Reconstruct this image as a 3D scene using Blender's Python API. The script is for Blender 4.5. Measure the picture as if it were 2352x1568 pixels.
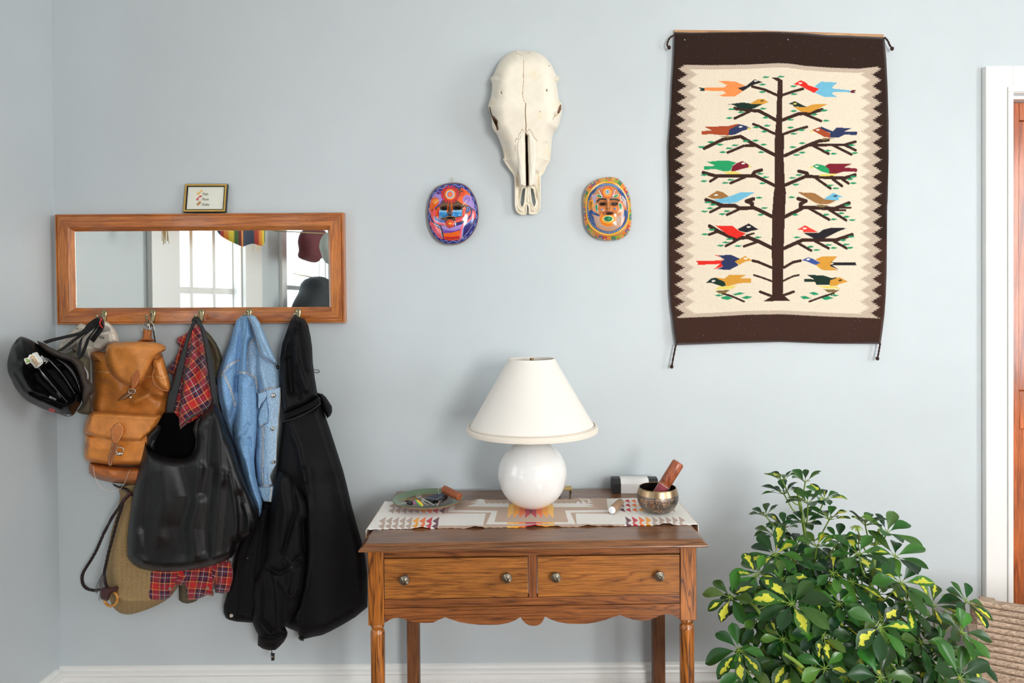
import bpy, bmesh, math, random
import numpy as np
from math import sin, cos, pi, radians, sqrt, atan2
from mathutils import Vector, Matrix
for o in list(bpy.data.objects): bpy.data.objects.remove(o)
random.seed(7); RNG = np.random.default_rng(7)
SC = bpy.context.scene; COL = SC.collection
# ------------------------------------------------------------------ camera
FL, PPX, PPY = 1600.0, 1220.0, 706.0           # focal length and principal point in pixels of the 2352 x 1568 frame
PITCH, ROLL = 0.010, -0.007
CAM = np.array([0.0, -2.34, 1.40])
RM = (Matrix.Rotation(pi/2-PITCH, 3, 'X') @ Matrix.Rotation(ROLL, 3, 'Z'))
RN = np.array(RM)
cd = bpy.data.cameras.new('camera'); cam = bpy.data.objects.new('camera', cd); COL.objects.link(cam)
cd.sensor_width = 36; cd.sensor_fit = 'HORIZONTAL'; cd.lens = FL/2352*36
cd.shift_x = -(PPX-1176)/2352; cd.shift_y = -(784-PPY)/2352
cd.clip_start = 0.05
cam.matrix_world = Matrix.Translation(CAM.tolist()) @ RM.to_4x4()
SC.camera = cam
# ------------------------------------------------------------------ light and exposure
SC.view_settings.view_transform = 'Standard'; SC.view_settings.look = 'None'
SC.view_settings.gamma = 1; SC.view_settings.use_curve_mapping = False
SC.view_settings.exposure = 0.20
wd = bpy.data.worlds.new('sky'); SC.world = wd; wd.use_nodes = True
wd.node_tree.nodes['Background'].inputs[0].default_value = (0.80, 0.90, 1.0, 1)
wd.node_tree.nodes['Background'].inputs[1].default_value = 1.8
def area(name, loc, look, sx, sy, power, col):
    l = bpy.data.lights.new(name, 'AREA'); l.shape = 'RECTANGLE'; l.size = sx; l.size_y = sy; l.energy = power; l.color = col
    o = bpy.data.objects.new(name, l); COL.objects.link(o); o.location = loc
    o.rotation_euler = Vector(look).to_track_quat('-Z', 'Y').to_euler(); return o
area('daylight_left_window', (-1.80, -1.14, 1.50), (1, 0, -0.05), 0.72, 1.25, 6, (0.86, 0.94, 1.0))
area('daylight_left_far_window', (-1.80, -2.62, 1.50), (1, 0, -0.05), 0.95, 1.25, 8, (0.86, 0.94, 1.0))
area('daylight_right_window', (3.16, -2.15, 1.60), (-1, 0, -0.05), 1.05, 1.4, 40, (0.98, 0.985, 1.0))
area('daylight_rear_window', (1.75, -4.75, 1.65), (0, 1, -0.02), 0.95, 1.4, 118, (1.0, 0.985, 0.96))
# ------------------------------------------------------------------ projection helpers: a pixel and a distance from the back wall give a point in the room
def unproj(X, Y, D):
    X = np.asarray(X, float); Y = np.asarray(Y, float); D = np.asarray(D, float)
    v = np.stack([(X-PPX)/FL, -(Y-PPY)/FL, -np.ones_like(X)], -1) @ RN.T
    t = (-D - CAM[1])/v[..., 1]
    return CAM + v*t[..., None]
def at(px, py, d): return Vector(unproj(px, py, d).tolist())
def atz(px, py, z):
    v = RN @ np.array([(px-PPX)/FL, -(py-PPY)/FL, -1.0]); t = (z-CAM[2])/v[2]; return Vector((CAM+v*t).tolist())
def proj(P):
    c = (np.asarray(P, float)-CAM) @ RN
    return PPX+FL*c[..., 0]/-c[..., 2], PPY-FL*c[..., 1]/-c[..., 2]
def refl(px, py, xw):                          # what the wall mirror shows at this pixel, at the plane x = xw
    v = RN @ np.array([(px-PPX)/FL, -(py-PPY)/FL, -1.0]); t = xw/v[0]; p = CAM+v*t
    return Vector((p[0], -p[1]-0.04, p[2]))
def cr(ox, oy, s, pts): return [(ox+a*s, oy+b*s) for a, b in pts]
def Tbp(p): return cr(160, 700, .2870, p)
def Tw(p): return cr(160, 1050, .2551, p)
def Td(p): return cr(460, 690, .3190, p)
def Tj(p): return cr(480, 1080, .3113, p)
def Ts(p): return cr(1080, 90, .2680, p)
def Tm1(p): return cr(960, 390, .1212, p)
def Tm2(p): return cr(1320, 390, .11478, p)
def Tr1(p): return cr(1500, 40, .26786, p)
def Tr2(p): return cr(1500, 440, .26786, p)
def Tt(p): return cr(820, 1040, .34864, p)
def Tk(p): return cr(860, 1100, .11054, p)
def Tb(p): return cr(1370, 1030, .12118, p)
def Th(p): return cr(0, 700, .17857, p)
def Tc(p): return cr(120, 710, .09564, p)
def Tf(p): return cr(400, 400, .07014, p)
def Tp(p): return cr(1590, 1040, .33672, p)
def lin(c):
    f = lambda v: (v/255/12.92) if v/255 <= 0.04045 else ((v/255+0.055)/1.055)**2.4
    return (f(c[0]), f(c[1]), f(c[2]), 1.0)
# ------------------------------------------------------------------ scene graph helpers
def link(o, parent=None):
    COL.objects.link(o)
    if parent is not None: o.parent = parent
    return o
def tag(o, label, cat, group=None, kind=None):
    o['label'] = label; o['category'] = cat
    if group: o['group'] = group
    if kind: o['kind'] = kind
    return o
def thing(name, loc, label, cat, group=None, rz=0):
    o = bpy.data.objects.new(name, None); COL.objects.link(o); o.empty_display_size = 0.02
    o.location = loc; o.rotation_euler = (0, 0, rz); tag(o, label, cat, group); LATE.append(o); return o
LATE = []
def plab(o, l): o['label'] = l; return o
def mesh_obj(name, verts, faces, m, parent=None, smooth=True, world=True):
    me = bpy.data.meshes.new(name); me.from_pydata([tuple(v) for v in verts], [], faces); me.update()
    if smooth:
        me.shade_smooth()
    if m: me.materials.append(m)
    o = bpy.data.objects.new(name, me); link(o, parent)
    if parent is not None and world: reparent(o, parent)
    return o
def chain(p):
    M = Matrix.Identity(4)
    while p is not None:
        M = Matrix.LocRotScale(p.location, p.rotation_euler, p.scale) @ M; p = p.parent
    return M
def reparent(o, parent):                       # vertices are given in world space: move them into the parent's space
    M = chain(parent).inverted()
    o.data.transform(M)
class MB:
    def __init__(s): s.v = []; s.f = []
    def add(s, v, f):
        n = len(s.v); s.v += [tuple(a) for a in v]; s.f += [tuple(i+n for i in q) for q in f]
    def box(s, lo, hi, M=None):
        x0, y0, z0 = lo; x1, y1, z1 = hi
        v = [Vector(p) for p in ((x0,y0,z0),(x1,y0,z0),(x1,y1,z0),(x0,y1,z0),(x0,y0,z1),(x1,y0,z1),(x1,y1,z1),(x0,y1,z1))]
        if M is not None: v = [M @ p for p in v]
        s.add(v, [(0,3,2,1),(4,5,6,7),(0,1,5,4),(1,2,6,5),(2,3,7,6),(3,0,4,7)])
    def lathe(s, prof, c=(0,0,0), n=32, M=None):
        v = []; f = []
        for r, z in prof:
            for k in range(n):
                a = 2*pi*k/n; v.append(Vector((r*cos(a), r*sin(a), z)))
        if M is not None: v = [M @ p for p in v]
        v = [p+Vector(c) for p in v]
        for i in range(len(prof)-1):
            for k in range(n):
                f.append((i*n+k, i*n+(k+1) % n, (i+1)*n+(k+1) % n, (i+1)*n+k))
        s.add(v, f)
    def tube(s, pts, r, n=8, flat=None, closed=False):
        pts = [Vector(p) for p in pts]; m = len(pts)
        rr = r if hasattr(r, '__len__') else [r]*m
        t0 = None; fr = []
        for i in range(m):
            a = pts[(i-1) % m] if (closed or i > 0) else pts[i]; b = pts[(i+1) % m] if (closed or i < m-1) else pts[i]
            t = (b-a).normalized() if (b-a).length > 1e-9 else Vector((0, 0, 1))
            if flat is not None:
                u = Vector(flat); u = (u-t*u.dot(t)).normalized()
            else:
                if t0 is None: u = t.orthogonal().normalized()
                else: u = (u0-t*u0.dot(t)).normalized()
            fr.append((u, t.cross(u))); u0 = u; t0 = t
        v = []; f = []
        for i in range(m):
            ru = rr[i][0] if hasattr(rr[i], '__len__') else rr[i]; rw = rr[i][1] if hasattr(rr[i], '__len__') else rr[i]
            for k in range(n):
                a = 2*pi*k/n; v.append(pts[i]+fr[i][0]*ru*cos(a)+fr[i][1]*rw*sin(a))
        for i in range(m if closed else m-1):
            j = (i+1) % m
            for k in range(n): f.append((i*n+k, i*n+(k+1) % n, j*n+(k+1) % n, j*n+k))
        if not closed: f += [tuple(range(n-1, -1, -1)), tuple((m-1)*n+k for k in range(n))]
        s.add(v, f)
    def prism(s, poly, fn0, fn1):              # poly 2D, two mapping functions to 3D
        n = len(poly); v = [fn0(*p) for p in poly]+[fn1(*p) for p in poly]
        s.add(v, [tuple(range(n)), tuple(range(2*n-1, n-1, -1))]+[((i+1) % n, i, i+n, (i+1) % n+n) for i in range(n)])
    def build(s, name, m, parent=None, smooth=False, bevel=0, sub=0):
        o = mesh_obj(name, s.v, s.f, m, parent, smooth)
        if bevel:
            b = o.modifiers.new('bevel', 'BEVEL'); b.width = bevel; b.segments = 2; b.limit_method = 'ANGLE'; b.angle_limit = radians(40)
        if sub:
            b = o.modifiers.new('sub', 'SUBSURF'); b.levels = sub; b.render_levels = sub
        if smooth:
            bm = bmesh.new(); bm.from_mesh(o.data)
            for e in bm.edges:
                if len(e.link_faces) == 2 and e.calc_face_angle(0) > radians(50): e.smooth = False
            bm.normal_update(); bm.to_mesh(o.data); bm.free()
        return o
def spline(pts, n=6, closed=False):
    P = [Vector(p) for p in pts]; m = len(P); out = []
    rng = m if closed else m-1
    for i in range(rng):
        p1, p2 = P[i], P[(i+1) % m]
        p0 = P[i-1] if (closed or i > 0) else p1*2-p2
        p3 = P[(i+2) % m] if (closed or i+2 < m) else p2*2-p1
        for k in range(n):
            t = k/n
            out.append(0.5*((2*p1)+(p2-p0)*t+(2*p0-5*p1+4*p2-p3)*t*t+(3*p1-p0-3*p2+p3)*t**3))
    if not closed: out.append(P[-1])
    return out
def sm2(pts, n=4): return [(p[0], p[1]) for p in spline([(a, b, 0) for a, b in pts], n, True)]
def pts_px(pts, n=5): return [at(*p) for p in ([tuple(q) for q in spline(pts, n)] if n > 1 else pts)]
# ------------------------------------------------------------------ modelled sheets: an outline seen in the photo, its own depth from the wall and its folds
def inpoly(X, Y, poly):
    r = np.zeros(X.shape, bool); n = len(poly)
    for i in range(n):
        x0, y0 = poly[i]; x1, y1 = poly[(i+1) % n]
        if y0 == y1: continue
        c = ((Y >= y0) != (Y >= y1)); r ^= c & (X < (x1-x0)*(Y-y0)/(y1-y0)+x0)
    return r
def pdist(X, Y, pts, closed=False, near=False):
    best = np.full(X.shape, 1e18); nx = ny = None
    if near: nx = np.zeros(X.shape); ny = np.zeros(X.shape)
    n = len(pts)
    if n == 1: return np.hypot(X-pts[0][0], Y-pts[0][1])
    for i in range(n if closed else n-1):
        x0, y0 = pts[i]; x1, y1 = pts[(i+1) % n]; dx = x1-x0; dy = y1-y0; L = dx*dx+dy*dy
        if L == 0: continue
        t = np.clip(((X-x0)*dx+(Y-y0)*dy)/L, 0, 1); qx = x0+t*dx; qy = y0+t*dy; d = (X-qx)**2+(Y-qy)**2
        b = d < best; best = np.where(b, d, best)
        if near: nx = np.where(b, qx, nx); ny = np.where(b, qy, ny)
    return (np.sqrt(best), nx, ny) if near else np.sqrt(best)
def paint_on(X, Y, C, ops):
    for op in ops:
        k = op[0]
        if k == 'p':
            C[inpoly(X, Y, op[2])] = lin(op[1])[:3]
        elif k == 's':
            xs = [p[0] for p in op[2]]; ys = [p[1] for p in op[2]]; w = op[3]
            b = (X > min(xs)-w) & (X < max(xs)+w) & (Y > min(ys)-w) & (Y < max(ys)+w); idx = np.nonzero(b)
            if idx[0].size:
                d = pdist(X[idx], Y[idx], op[2]); hit = d < w/2
                if len(op) > 4:                # dashes
                    hit &= (((X[idx]+Y[idx]) % op[4]) < op[4]*0.6)
                ii = tuple(a[hit] for a in idx); C[ii] = lin(op[1])[:3]
        elif k == 'e':
            cx, cy, rx, ry, ro = op[2]; c, s_ = cos(ro), sin(ro); u = (X-cx)*c+(Y-cy)*s_; v = -(X-cx)*s_+(Y-cy)*c
            C[(u/rx)**2+(v/ry)**2 < 1] = lin(op[1])[:3]
        elif k == 'f':
            op[1](X, Y, C)
def relief(name, outline, d0, d1, R=12, step=2.0, folds=(), paint=(), col=(128,128,128), m=None, parent=None,
           holes=(), edge=0.15, shape=None, uvf=None, smooth=0, power=0.5):
    if smooth: outline = sm2(outline, smooth)
    xs = [p[0] for p in outline]; ys = [p[1] for p in outline]
    gx = np.arange(min(xs)-step, max(xs)+step*1.5, step); gy = np.arange(min(ys)-step, max(ys)+step*1.5, step)
    X, Y = np.meshgrid(gx, gy)
    Xc = (X[:-1, :-1]+X[1:, 1:])/2; Yc = (Y[:-1, :-1]+Y[1:, 1:])/2
    Q = inpoly(Xc, Yc, outline)
    for h in holes: Q &= ~inpoly(Xc, Yc, h)
    cnt = np.zeros(X.shape, int)
    cnt[:-1, :-1] += Q; cnt[1:, :-1] += Q; cnt[:-1, 1:] += Q; cnt[1:, 1:] += Q
    used = cnt > 0; rimv = used & (cnt < 4)
    ux, uy = X[used], Y[used]
    e, nx, ny = pdist(ux, uy, outline, True, True)
    for h in holes:
        e2, n2, m2 = pdist(ux, uy, h, True, True); b = e2 < e
        e = np.where(b, e2, e); nx = np.where(b, n2, nx); ny = np.where(b, m2, ny)
    rb = rimv[used]; sn = rb & (e < step*1.6)
    ux = np.where(sn, nx, ux); uy = np.where(sn, ny, uy); e = np.where(rb, 0, e)
    base = d0(ux, uy) if callable(d0) else np.full(ux.shape, float(d0))
    T = (d1-d0) if not callable(d0) else d1
    q = np.clip(e/R, 0, 1); t = edge+(1-edge)*np.power(np.clip(1-(1-q)**2, 0, 1), power)
    D = base+T*t
    fade = np.clip(e/5, 0, 1)
    for f in folds:
        pl, w, a = f[0], f[1], f[2]
        dd = pdist(ux, uy, pl); g = np.exp(-(dd/w)**2)
        D = D+a*g*fade
    if shape is not None: D = D+shape(ux, uy, e)*fade
    D = np.maximum(D, base+0.0005)
    C = np.tile(np.array(lin(col)[:3]), (ux.size, 1)); paint_on(ux, uy, C, paint)
    F = unproj(ux, uy, D); B = unproj(ux, uy, base)
    n = ux.size; idx = -np.ones(X.shape, int); idx[used] = np.arange(n)
    a, b, c, d = idx[:-1, :-1][Q], idx[1:, :-1][Q], idx[1:, 1:][Q], idx[:-1, 1:][Q]
    front = np.stack([a, b, c, d], 1); back = np.stack([d, c, b, a], 1)+n
    Qp = np.pad(Q, 1); rims = []
    up = Q & ~Qp[:-2, 1:-1]; dn = Q & ~Qp[2:, 1:-1]; lf = Q & ~Qp[1:-1, :-2]; rt = Q & ~Qp[1:-1, 2:]
    A, Bq, Cq, Dq = idx[:-1, :-1], idx[1:, :-1], idx[1:, 1:], idx[:-1, 1:]
    for msk, p, r_ in ((up, Dq, A), (dn, Bq, Cq), (lf, A, Bq), (rt, Cq, Dq)):
        p1 = p[msk]; p2 = r_[msk]; rims.append(np.stack([p2, p1, p1+n, p2+n], 1))
    quads = np.concatenate([front, back]+rims).astype(np.int32)
    V = np.concatenate([F, B]).astype(np.float32)
    if parent is not None:
        Mi = np.array(chain(parent).inverted()); V = (V @ Mi[:3, :3].T+Mi[:3, 3]).astype(np.float32)
    me = bpy.data.meshes.new(name); me.vertices.add(len(V)); me.vertices.foreach_set('co', V.ravel())
    me.loops.add(quads.size); me.loops.foreach_set('vertex_index', quads.ravel())
    me.polygons.add(len(quads)); me.polygons.foreach_set('loop_start', np.arange(0, quads.size, 4, dtype=np.int32))
    me.polygons.foreach_set('loop_total', np.full(len(quads), 4, np.int32))
    me.update(calc_edges=True); me.validate(); me.shade_smooth()
    ca = me.color_attributes.new('Col', 'FLOAT_COLOR', 'POINT')
    cc = np.ones((2*n, 4), np.float32); cc[:n, :3] = C; cc[n:, :3] = C; ca.data.foreach_set('color', cc.ravel())
    if uvf is not None: u, v = uvf(ux, uy)
    else: u, v = ux/100, -uy/100
    uv = np.stack([np.concatenate([u, u]), np.concatenate([v, v])], 1).astype(np.float32)
    ul = me.uv_layers.new(name='UVMap'); li = np.zeros(len(me.loops), np.int32); me.loops.foreach_get('vertex_index', li)
    ul.data.foreach_set('uv', uv[li].ravel())
    if m: me.materials.append(m)
    o = bpy.data.objects.new(name, me); link(o, parent)
    return o
def text_px(name, s, org, dirv, h, d, m, parent, sx=1.0, shear=0.0, bold=0.0):
    cu = bpy.data.curves.new('t', 'FONT'); cu.body = s; cu.size = 1; cu.fill_mode = 'FRONT'; cu.offset = bold
    ob = bpy.data.objects.new('t', cu); me = bpy.data.meshes.new_from_object(ob)
    L = math.hypot(*dirv); ux, uy = dirv[0]/L, dirv[1]/L
    vs = []
    for v in me.vertices:
        x = (v.co.x+shear*v.co.y)*h*sx; y = v.co.y*h
        px = org[0]+ux*x+uy*y; py = org[1]+uy*x-ux*y
        vs.append(at(px, py, d(px, py) if callable(d) else d))
    f = [tuple(p.vertices) for p in me.polygons]
    n = len(vs); back = [v+Vector((0, 0.0006, 0)) for v in vs]
    f2 = [tuple(i+n for i in reversed(q)) for q in f]
    bpy.data.objects.remove(ob); bpy.data.curves.remove(cu); bpy.data.meshes.remove(me)
    return mesh_obj(name, vs+back, f+f2, m, parent, False)
# ------------------------------------------------------------------ materials
def nt(name):
    m = bpy.data.materials.new(name); m.use_nodes = True; t = m.node_tree; return m, t, t.nodes['Principled BSDF']
def N(t, k, **kw):
    n = t.nodes.new(k)
    for a, b in kw.items(): setattr(n, a, b)
    return n
def mat(name, col=None, rough=0.6, metal=0.0, spec=0.5, noise=None, bump=None, coat=0.0, sheen=0.0, coord='Object', vein=None, trans=None, sss=0):
    m, t, b = nt(name); L = t.links.new
    tc = N(t, 'ShaderNodeTexCoord'); src = tc.outputs[coord]
    if col is None:
        a = N(t, 'ShaderNodeVertexColor'); a.layer_name = 'Col'; cs = a.outputs[0]
    else:
        r = N(t, 'ShaderNodeRGB'); r.outputs[0].default_value = lin(col); cs = r.outputs[0]
    if noise:                                  # (scale, amount[, stretch])
        mp = N(t, 'ShaderNodeMapping'); L(src, mp.inputs[0])
        if len(noise) > 2: mp.inputs['Scale'].default_value = noise[2]
        n = N(t, 'ShaderNodeTexNoise'); n.inputs['Scale'].default_value = noise[0]; n.inputs['Detail'].default_value = 6; n.inputs['Roughness'].default_value = 0.65
        L(mp.outputs[0], n.inputs['Vector'])
        r = N(t, 'ShaderNodeMapRange'); r.inputs['From Min'].default_value = 0.3; r.inputs['From Max'].default_value = 0.7
        r.inputs['To Min'].default_value = 1-noise[1]; r.inputs['To Max'].default_value = 1+noise[1]; L(n.outputs[0], r.inputs[0])
        mx = N(t, 'ShaderNodeMix', data_type='RGBA', blend_type='MULTIPLY'); mx.inputs[0].default_value = 1
        L(cs, mx.inputs[6]); L(r.outputs[0], mx.inputs[7]); cs = mx.outputs[2]
    L(cs, b.inputs['Base Color'])
    b.inputs['Roughness'].default_value = rough; b.inputs['Metallic'].default_value = metal
    b.inputs['Specular IOR Level'].default_value = spec; b.inputs['Coat Weight'].default_value = coat; b.inputs['Coat Roughness'].default_value = 0.08
    b.inputs['Sheen Weight'].default_value = sheen
    if sss: b.inputs['Subsurface Weight'].default_value = sss; b.inputs['Subsurface Scale'].default_value = 0.01
    if bump:                                   # (scale, strength, distance[, stretch])
        mp = N(t, 'ShaderNodeMapping'); L(src, mp.inputs[0])
        if len(bump) > 3: mp.inputs['Scale'].default_value = bump[3]
        n = N(t, 'ShaderNodeTexNoise'); n.inputs['Scale'].default_value = bump[0]; n.inputs['Detail'].default_value = 5; L(mp.outputs[0], n.inputs['Vector'])
        bp = N(t, 'ShaderNodeBump'); bp.inputs['Strength'].default_value = bump[1]; bp.inputs['Distance'].default_value = bump[2]
        L(n.outputs[0], bp.inputs['Height']); L(bp.outputs[0], b.inputs['Normal'])
    return m
def wood(name, c1, c2, c3, axis='X', scale=1.0, rough=0.35, coat=0.15, ring=6.0, rot=0.0, rings=14):
    m, t, b = nt(name); L = t.links.new
    tc = N(t, 'ShaderNodeTexCoord'); mp = N(t, 'ShaderNodeMapping'); L(tc.outputs['Object'], mp.inputs[0])
    s = {'X': (0.06, 1, 1), 'Y': (1, 0.06, 1), 'Z': (1, 1, 0.06)}[axis]
    mp.inputs['Scale'].default_value = tuple(a*scale for a in s); mp.inputs['Rotation'].default_value = (0, rot, rot)
    n1 = N(t, 'ShaderNodeTexNoise'); n1.inputs['Scale'].default_value = ring; n1.inputs['Detail'].default_value = 3; n1.inputs['Distortion'].default_value = 0.6; L(mp.outputs[0], n1.inputs['Vector'])
    mul = N(t, 'ShaderNodeMath', operation='MULTIPLY'); mul.inputs[1].default_value = rings; L(n1.outputs[0], mul.inputs[0])
    sn = N(t, 'ShaderNodeMath', operation='FRACT'); L(mul.outputs[0], sn.inputs[0])
    pp = N(t, 'ShaderNodeMath', operation='PINGPONG'); pp.inputs[1].default_value = 0.5; L(sn.outputs[0], pp.inputs[0])
    n2 = N(t, 'ShaderNodeTexNoise'); n2.inputs['Scale'].default_value = 140; n2.inputs['Detail'].default_value = 4; n2.inputs['Roughness'].default_value = 0.7; L(mp.outputs[0], n2.inputs['Vector'])
    r1 = N(t, 'ShaderNodeValToRGB'); L(pp.outputs[0], r1.inputs[0]); e = r1.color_ramp.elements
    e[0].position = 0.0; e[0].color = lin(c3); e[1].position = 0.32; e[1].color = lin(c1); q = e.new(0.10); q.color = lin(c2)
    r2 = N(t, 'ShaderNodeMapRange'); r2.inputs['From Min'].default_value = 0.35; r2.inputs['From Max'].default_value = 0.65; r2.inputs['To Min'].default_value = 0.62; r2.inputs['To Max'].default_value = 1.22; L(n2.outputs[0], r2.inputs[0])
    mx = N(t, 'ShaderNodeMix', data_type='RGBA', blend_type='MULTIPLY'); mx.inputs[0].default_value = 1; L(r1.outputs[0], mx.inputs[6]); L(r2.outputs[0], mx.inputs[7])
    n3 = N(t, 'ShaderNodeTexNoise'); n3.inputs['Scale'].default_value = 7; L(tc.outputs['Object'], n3.inputs['Vector'])
    r3 = N(t, 'ShaderNodeMapRange'); r3.inputs['From Min'].default_value = 0.3; r3.inputs['From Max'].default_value = 0.7; r3.inputs['To Min'].default_value = 0.85; r3.inputs['To Max'].default_value = 1.15; L(n3.outputs[0], r3.inputs[0])
    m2 = N(t, 'ShaderNodeMix', data_type='RGBA', blend_type='MULTIPLY'); m2.inputs[0].default_value = 1; L(mx.outputs[2], m2.inputs[6]); L(r3.outputs[0], m2.inputs[7])
    L(m2.outputs[2], b.inputs['Base Color']); b.inputs['Roughness'].default_value = rough; b.inputs['Coat Weight'].default_value = coat; b.inputs['Coat Roughness'].default_value = 0.15
    bp = N(t, 'ShaderNodeBump'); bp.inputs['Strength'].default_value = 0.12; bp.inputs['Distance'].default_value = 0.002; L(n2.outputs[0], bp.inputs['Height']); L(bp.outputs[0], b.inputs['Normal'])
    return m
def glassm(name):
    m, t, b = nt(name); L = t.links.new
    tr = N(t, 'ShaderNodeBsdfTransparent'); gl = N(t, 'ShaderNodeBsdfGlossy'); gl.inputs['Roughness'].default_value = 0.02
    mx = N(t, 'ShaderNodeMixShader'); mx.inputs[0].default_value = 0.06; L(tr.outputs[0], mx.inputs[1]); L(gl.outputs[0], mx.inputs[2])
    L(mx.outputs[0], t.nodes['Material Output'].inputs[0]); return m
# ================================================================== the room
M_wall = mat('wall_paint', (203, 211.5, 215), 0.42, spec=0.35, noise=(2.2, 0.03), bump=(38, 0.10, 0.004))
M_trim = mat('white_trim_paint', (243, 243, 240), 0.30, spec=0.5, bump=(30, 0.08, 0.002))
M_ceil = mat('ceiling_paint', (240, 240, 236), 0.8)
M_floor = wood('floor_boards', (140, 96, 58), (120, 80, 46), (90, 58, 32), 'Y', 1.0, 0.35, 0.3)
M_glass = glassm('window_glass')
RL, RR, RB, RH = -1.598, 3.0, -4.6, 2.75
def struct(mb, name, m, bevel=0, smooth=False):
    o = mb.build(name, m, None, smooth, bevel); o['kind'] = 'structure'; return o
b = MB(); b.box((RL-0.12, RB-.12, -0.1), (RR+.12, 0.12, 0)); struct(b, 'floor', M_floor)
b = MB(); b.box((RL-0.12, RB-.12, RH), (RR+.12, 0.12, RH+.1)); struct(b, 'ceiling', M_ceil)
DX0, DX1, DZ = 1.605, 2.46, 2.075
b = MB()
b.box((RL-.12, 0, 0), (DX0, 0.12, RH)); b.box((DX1, 0, 0), (RR+.12, 0.12, RH)); b.box((DX0, 0, DZ), (DX1, 0.12, RH))
struct(b, 'wall_back', M_wall)
# windows in the left wall, placed from their image in the mirror
wA = refl(399, 620, RL); wB = refl(553, 620, RL); wC = refl(650, 620, RL)
W1 = (wB.y, wA.y); W2 = (-3.10, wC.y); WZ0, WZ1 = 0.85, 2.15
b = MB()
ys = [RB-.12, W2[0], W2[1], W1[0], W1[1], 0.0]
b.box((RL-.12, ys[4], 0), (RL, ys[5], RH)); b.box((RL-.12, ys[2], 0), (RL, ys[3], RH)); b.box((RL-.12, ys[0], 0), (RL, ys[1], RH))
for y0, y1 in (W1, W2): b.box((RL-.12, y0, 0), (RL, y1, WZ0)); b.box((RL-.12, y0, WZ1), (RL, y1, RH))
struct(b, 'wall_left', M_wall)
def window(idx, P, U, w, h, nx, muz, th=0.12, c0=0.085, c1=0.085):
    """P lower-left corner on the inner wall face, U along the wall, normal into the room Nn"""
    Nn = Vector((0, 0, 1)).cross(U)*-1
    M = Matrix(((U.x, Nn.x, 0, P.x), (U.y, Nn.y, 0, P.y), (0, 0, 1, P.z), (0, 0, 0, 1)))
    b = MB(); c = 0.085
    b.box((-c0, 0, -c), (0, 0.022, h+c), M); b.box((w, 0, -c), (w+c1, 0.022, h+c), M); b.box((0, 0, h), (w, 0.022, h+c), M); b.box((-c-.02, 0, -c-.02), (w+c+.02, 0.05, -c+.02), M); b.box((0, 0, -c), (w, 0.022, 0), M)
    b.box((0, -th, 0), (w, 0, 0.012), M); b.box((0, -th, h-.012), (w, 0, h), M); b.box((0, -th, 0), (.012, 0, h), M); b.box((w-.012, -th, 0), (w, 0, h), M)
    o = b.build('window_%d' % idx, M_trim, None, False, 0.002); o['kind'] = 'structure'
    f = MB()
    for k in range(nx+1):
        x = w*k/nx; hw = 0.016 if 0 < k < nx else 0.02
        f.box((max(x-hw, 0.012), -.07, .012), (min(x+hw, w-.012), -.045, h-.012), M)
    for z in muz: f.box((.012, -.068, z-.016), (w-.012, -.047, z+.016), M)
    f.build('window_sash', M_trim, o)
    g = MB(); g.box((.012, -.060, .012), (w-.012, -.057, h-.012), M); g.build('window_pane', M_glass, o)
    return o
mz = refl(480, 667, RL).z
window(1, Vector((RL, W1[0], WZ0)), Vector((0, 1, 0)), W1[1]-W1[0], WZ1-WZ0, 3, [mz-WZ0, mz-WZ0-.42+.0, mz-WZ0+.42], c0=wB.y-refl(600, 620, RL+.022).y, c1=refl(345, 620, RL+.022).y-wA.y)
window(2, Vector((RL, W2[0], WZ0)), Vector((0, 1, 0)), W2[1]-W2[0], WZ1-WZ0, 1, [0.65])
# right wall and rear wall with their windows
R3 = (-2.70, -1.60); R4 = (1.25, 2.25); Z0, Z1 = 0.85, 2.35
b = MB(); b.box((RR, RB-.12, 0), (RR+.12, R3[0], RH)); b.box((RR, R3[1], 0), (RR+.12, 0, RH)); b.box((RR, R3[0], 0), (RR+.12, R3[1], Z0)); b.box((RR, R3[0], Z1), (RR+.12, R3[1], RH)); struct(b, 'wall_right', M_wall)
b = MB(); b.box((RL, RB-.12, 0), (R4[0], RB, RH)); b.box((R4[1], RB-.12, 0), (RR, RB, RH)); b.box((R4[0], RB-.12, 0), (R4[1], RB, Z0)); b.box((R4[0], RB-.12, Z1), (R4[1], RB, RH)); struct(b, 'wall_rear', M_wall)
window(3, Vector((RR, R3[1], Z0)), Vector((0, -1, 0)), 1.10, Z1-Z0, 2, [.75])
window(4, Vector((R4[0], RB, Z0)), Vector((-1, 0, 0))*-1, 1.0, Z1-Z0, 2, [.75])
# baseboards
BB = [(0, 0), (.030, 0), (.030, .095), (.022, .103), (.022, .118), (.027, .123), (.027, .128), (.020, .134), (.018, .148), (.021, .153), (.018, .160), (.010, .166), (.008, .172), (.004, .176), (0, .178)]
def board(name, A, B_, Nn):
    b = MB(); b.prism(BB, lambda d, z: Vector(A)+Vector(Nn)*d+Vector((0, 0, z)), lambda d, z: Vector(B_)+Vector(Nn)*d+Vector((0, 0, z)))
    o = b.build(name, M_trim); o['kind'] = 'structure'
    bm = bmesh.new(); bm.from_mesh(o.data); bmesh.ops.recalc_face_normals(bm, faces=bm.faces); bm.to_mesh(o.data); bm.free()
board('baseboard_back', (RL, 0, 0), (1.515, 0, 0), (0, -1, 0))
board('baseboard_left', (RL, -.02, 0), (RL, RB, 0), (1, 0, 0))
board('baseboard_right', (RR, 0, 0), (RR, RB, 0), (-1, 0, 0))
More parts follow.
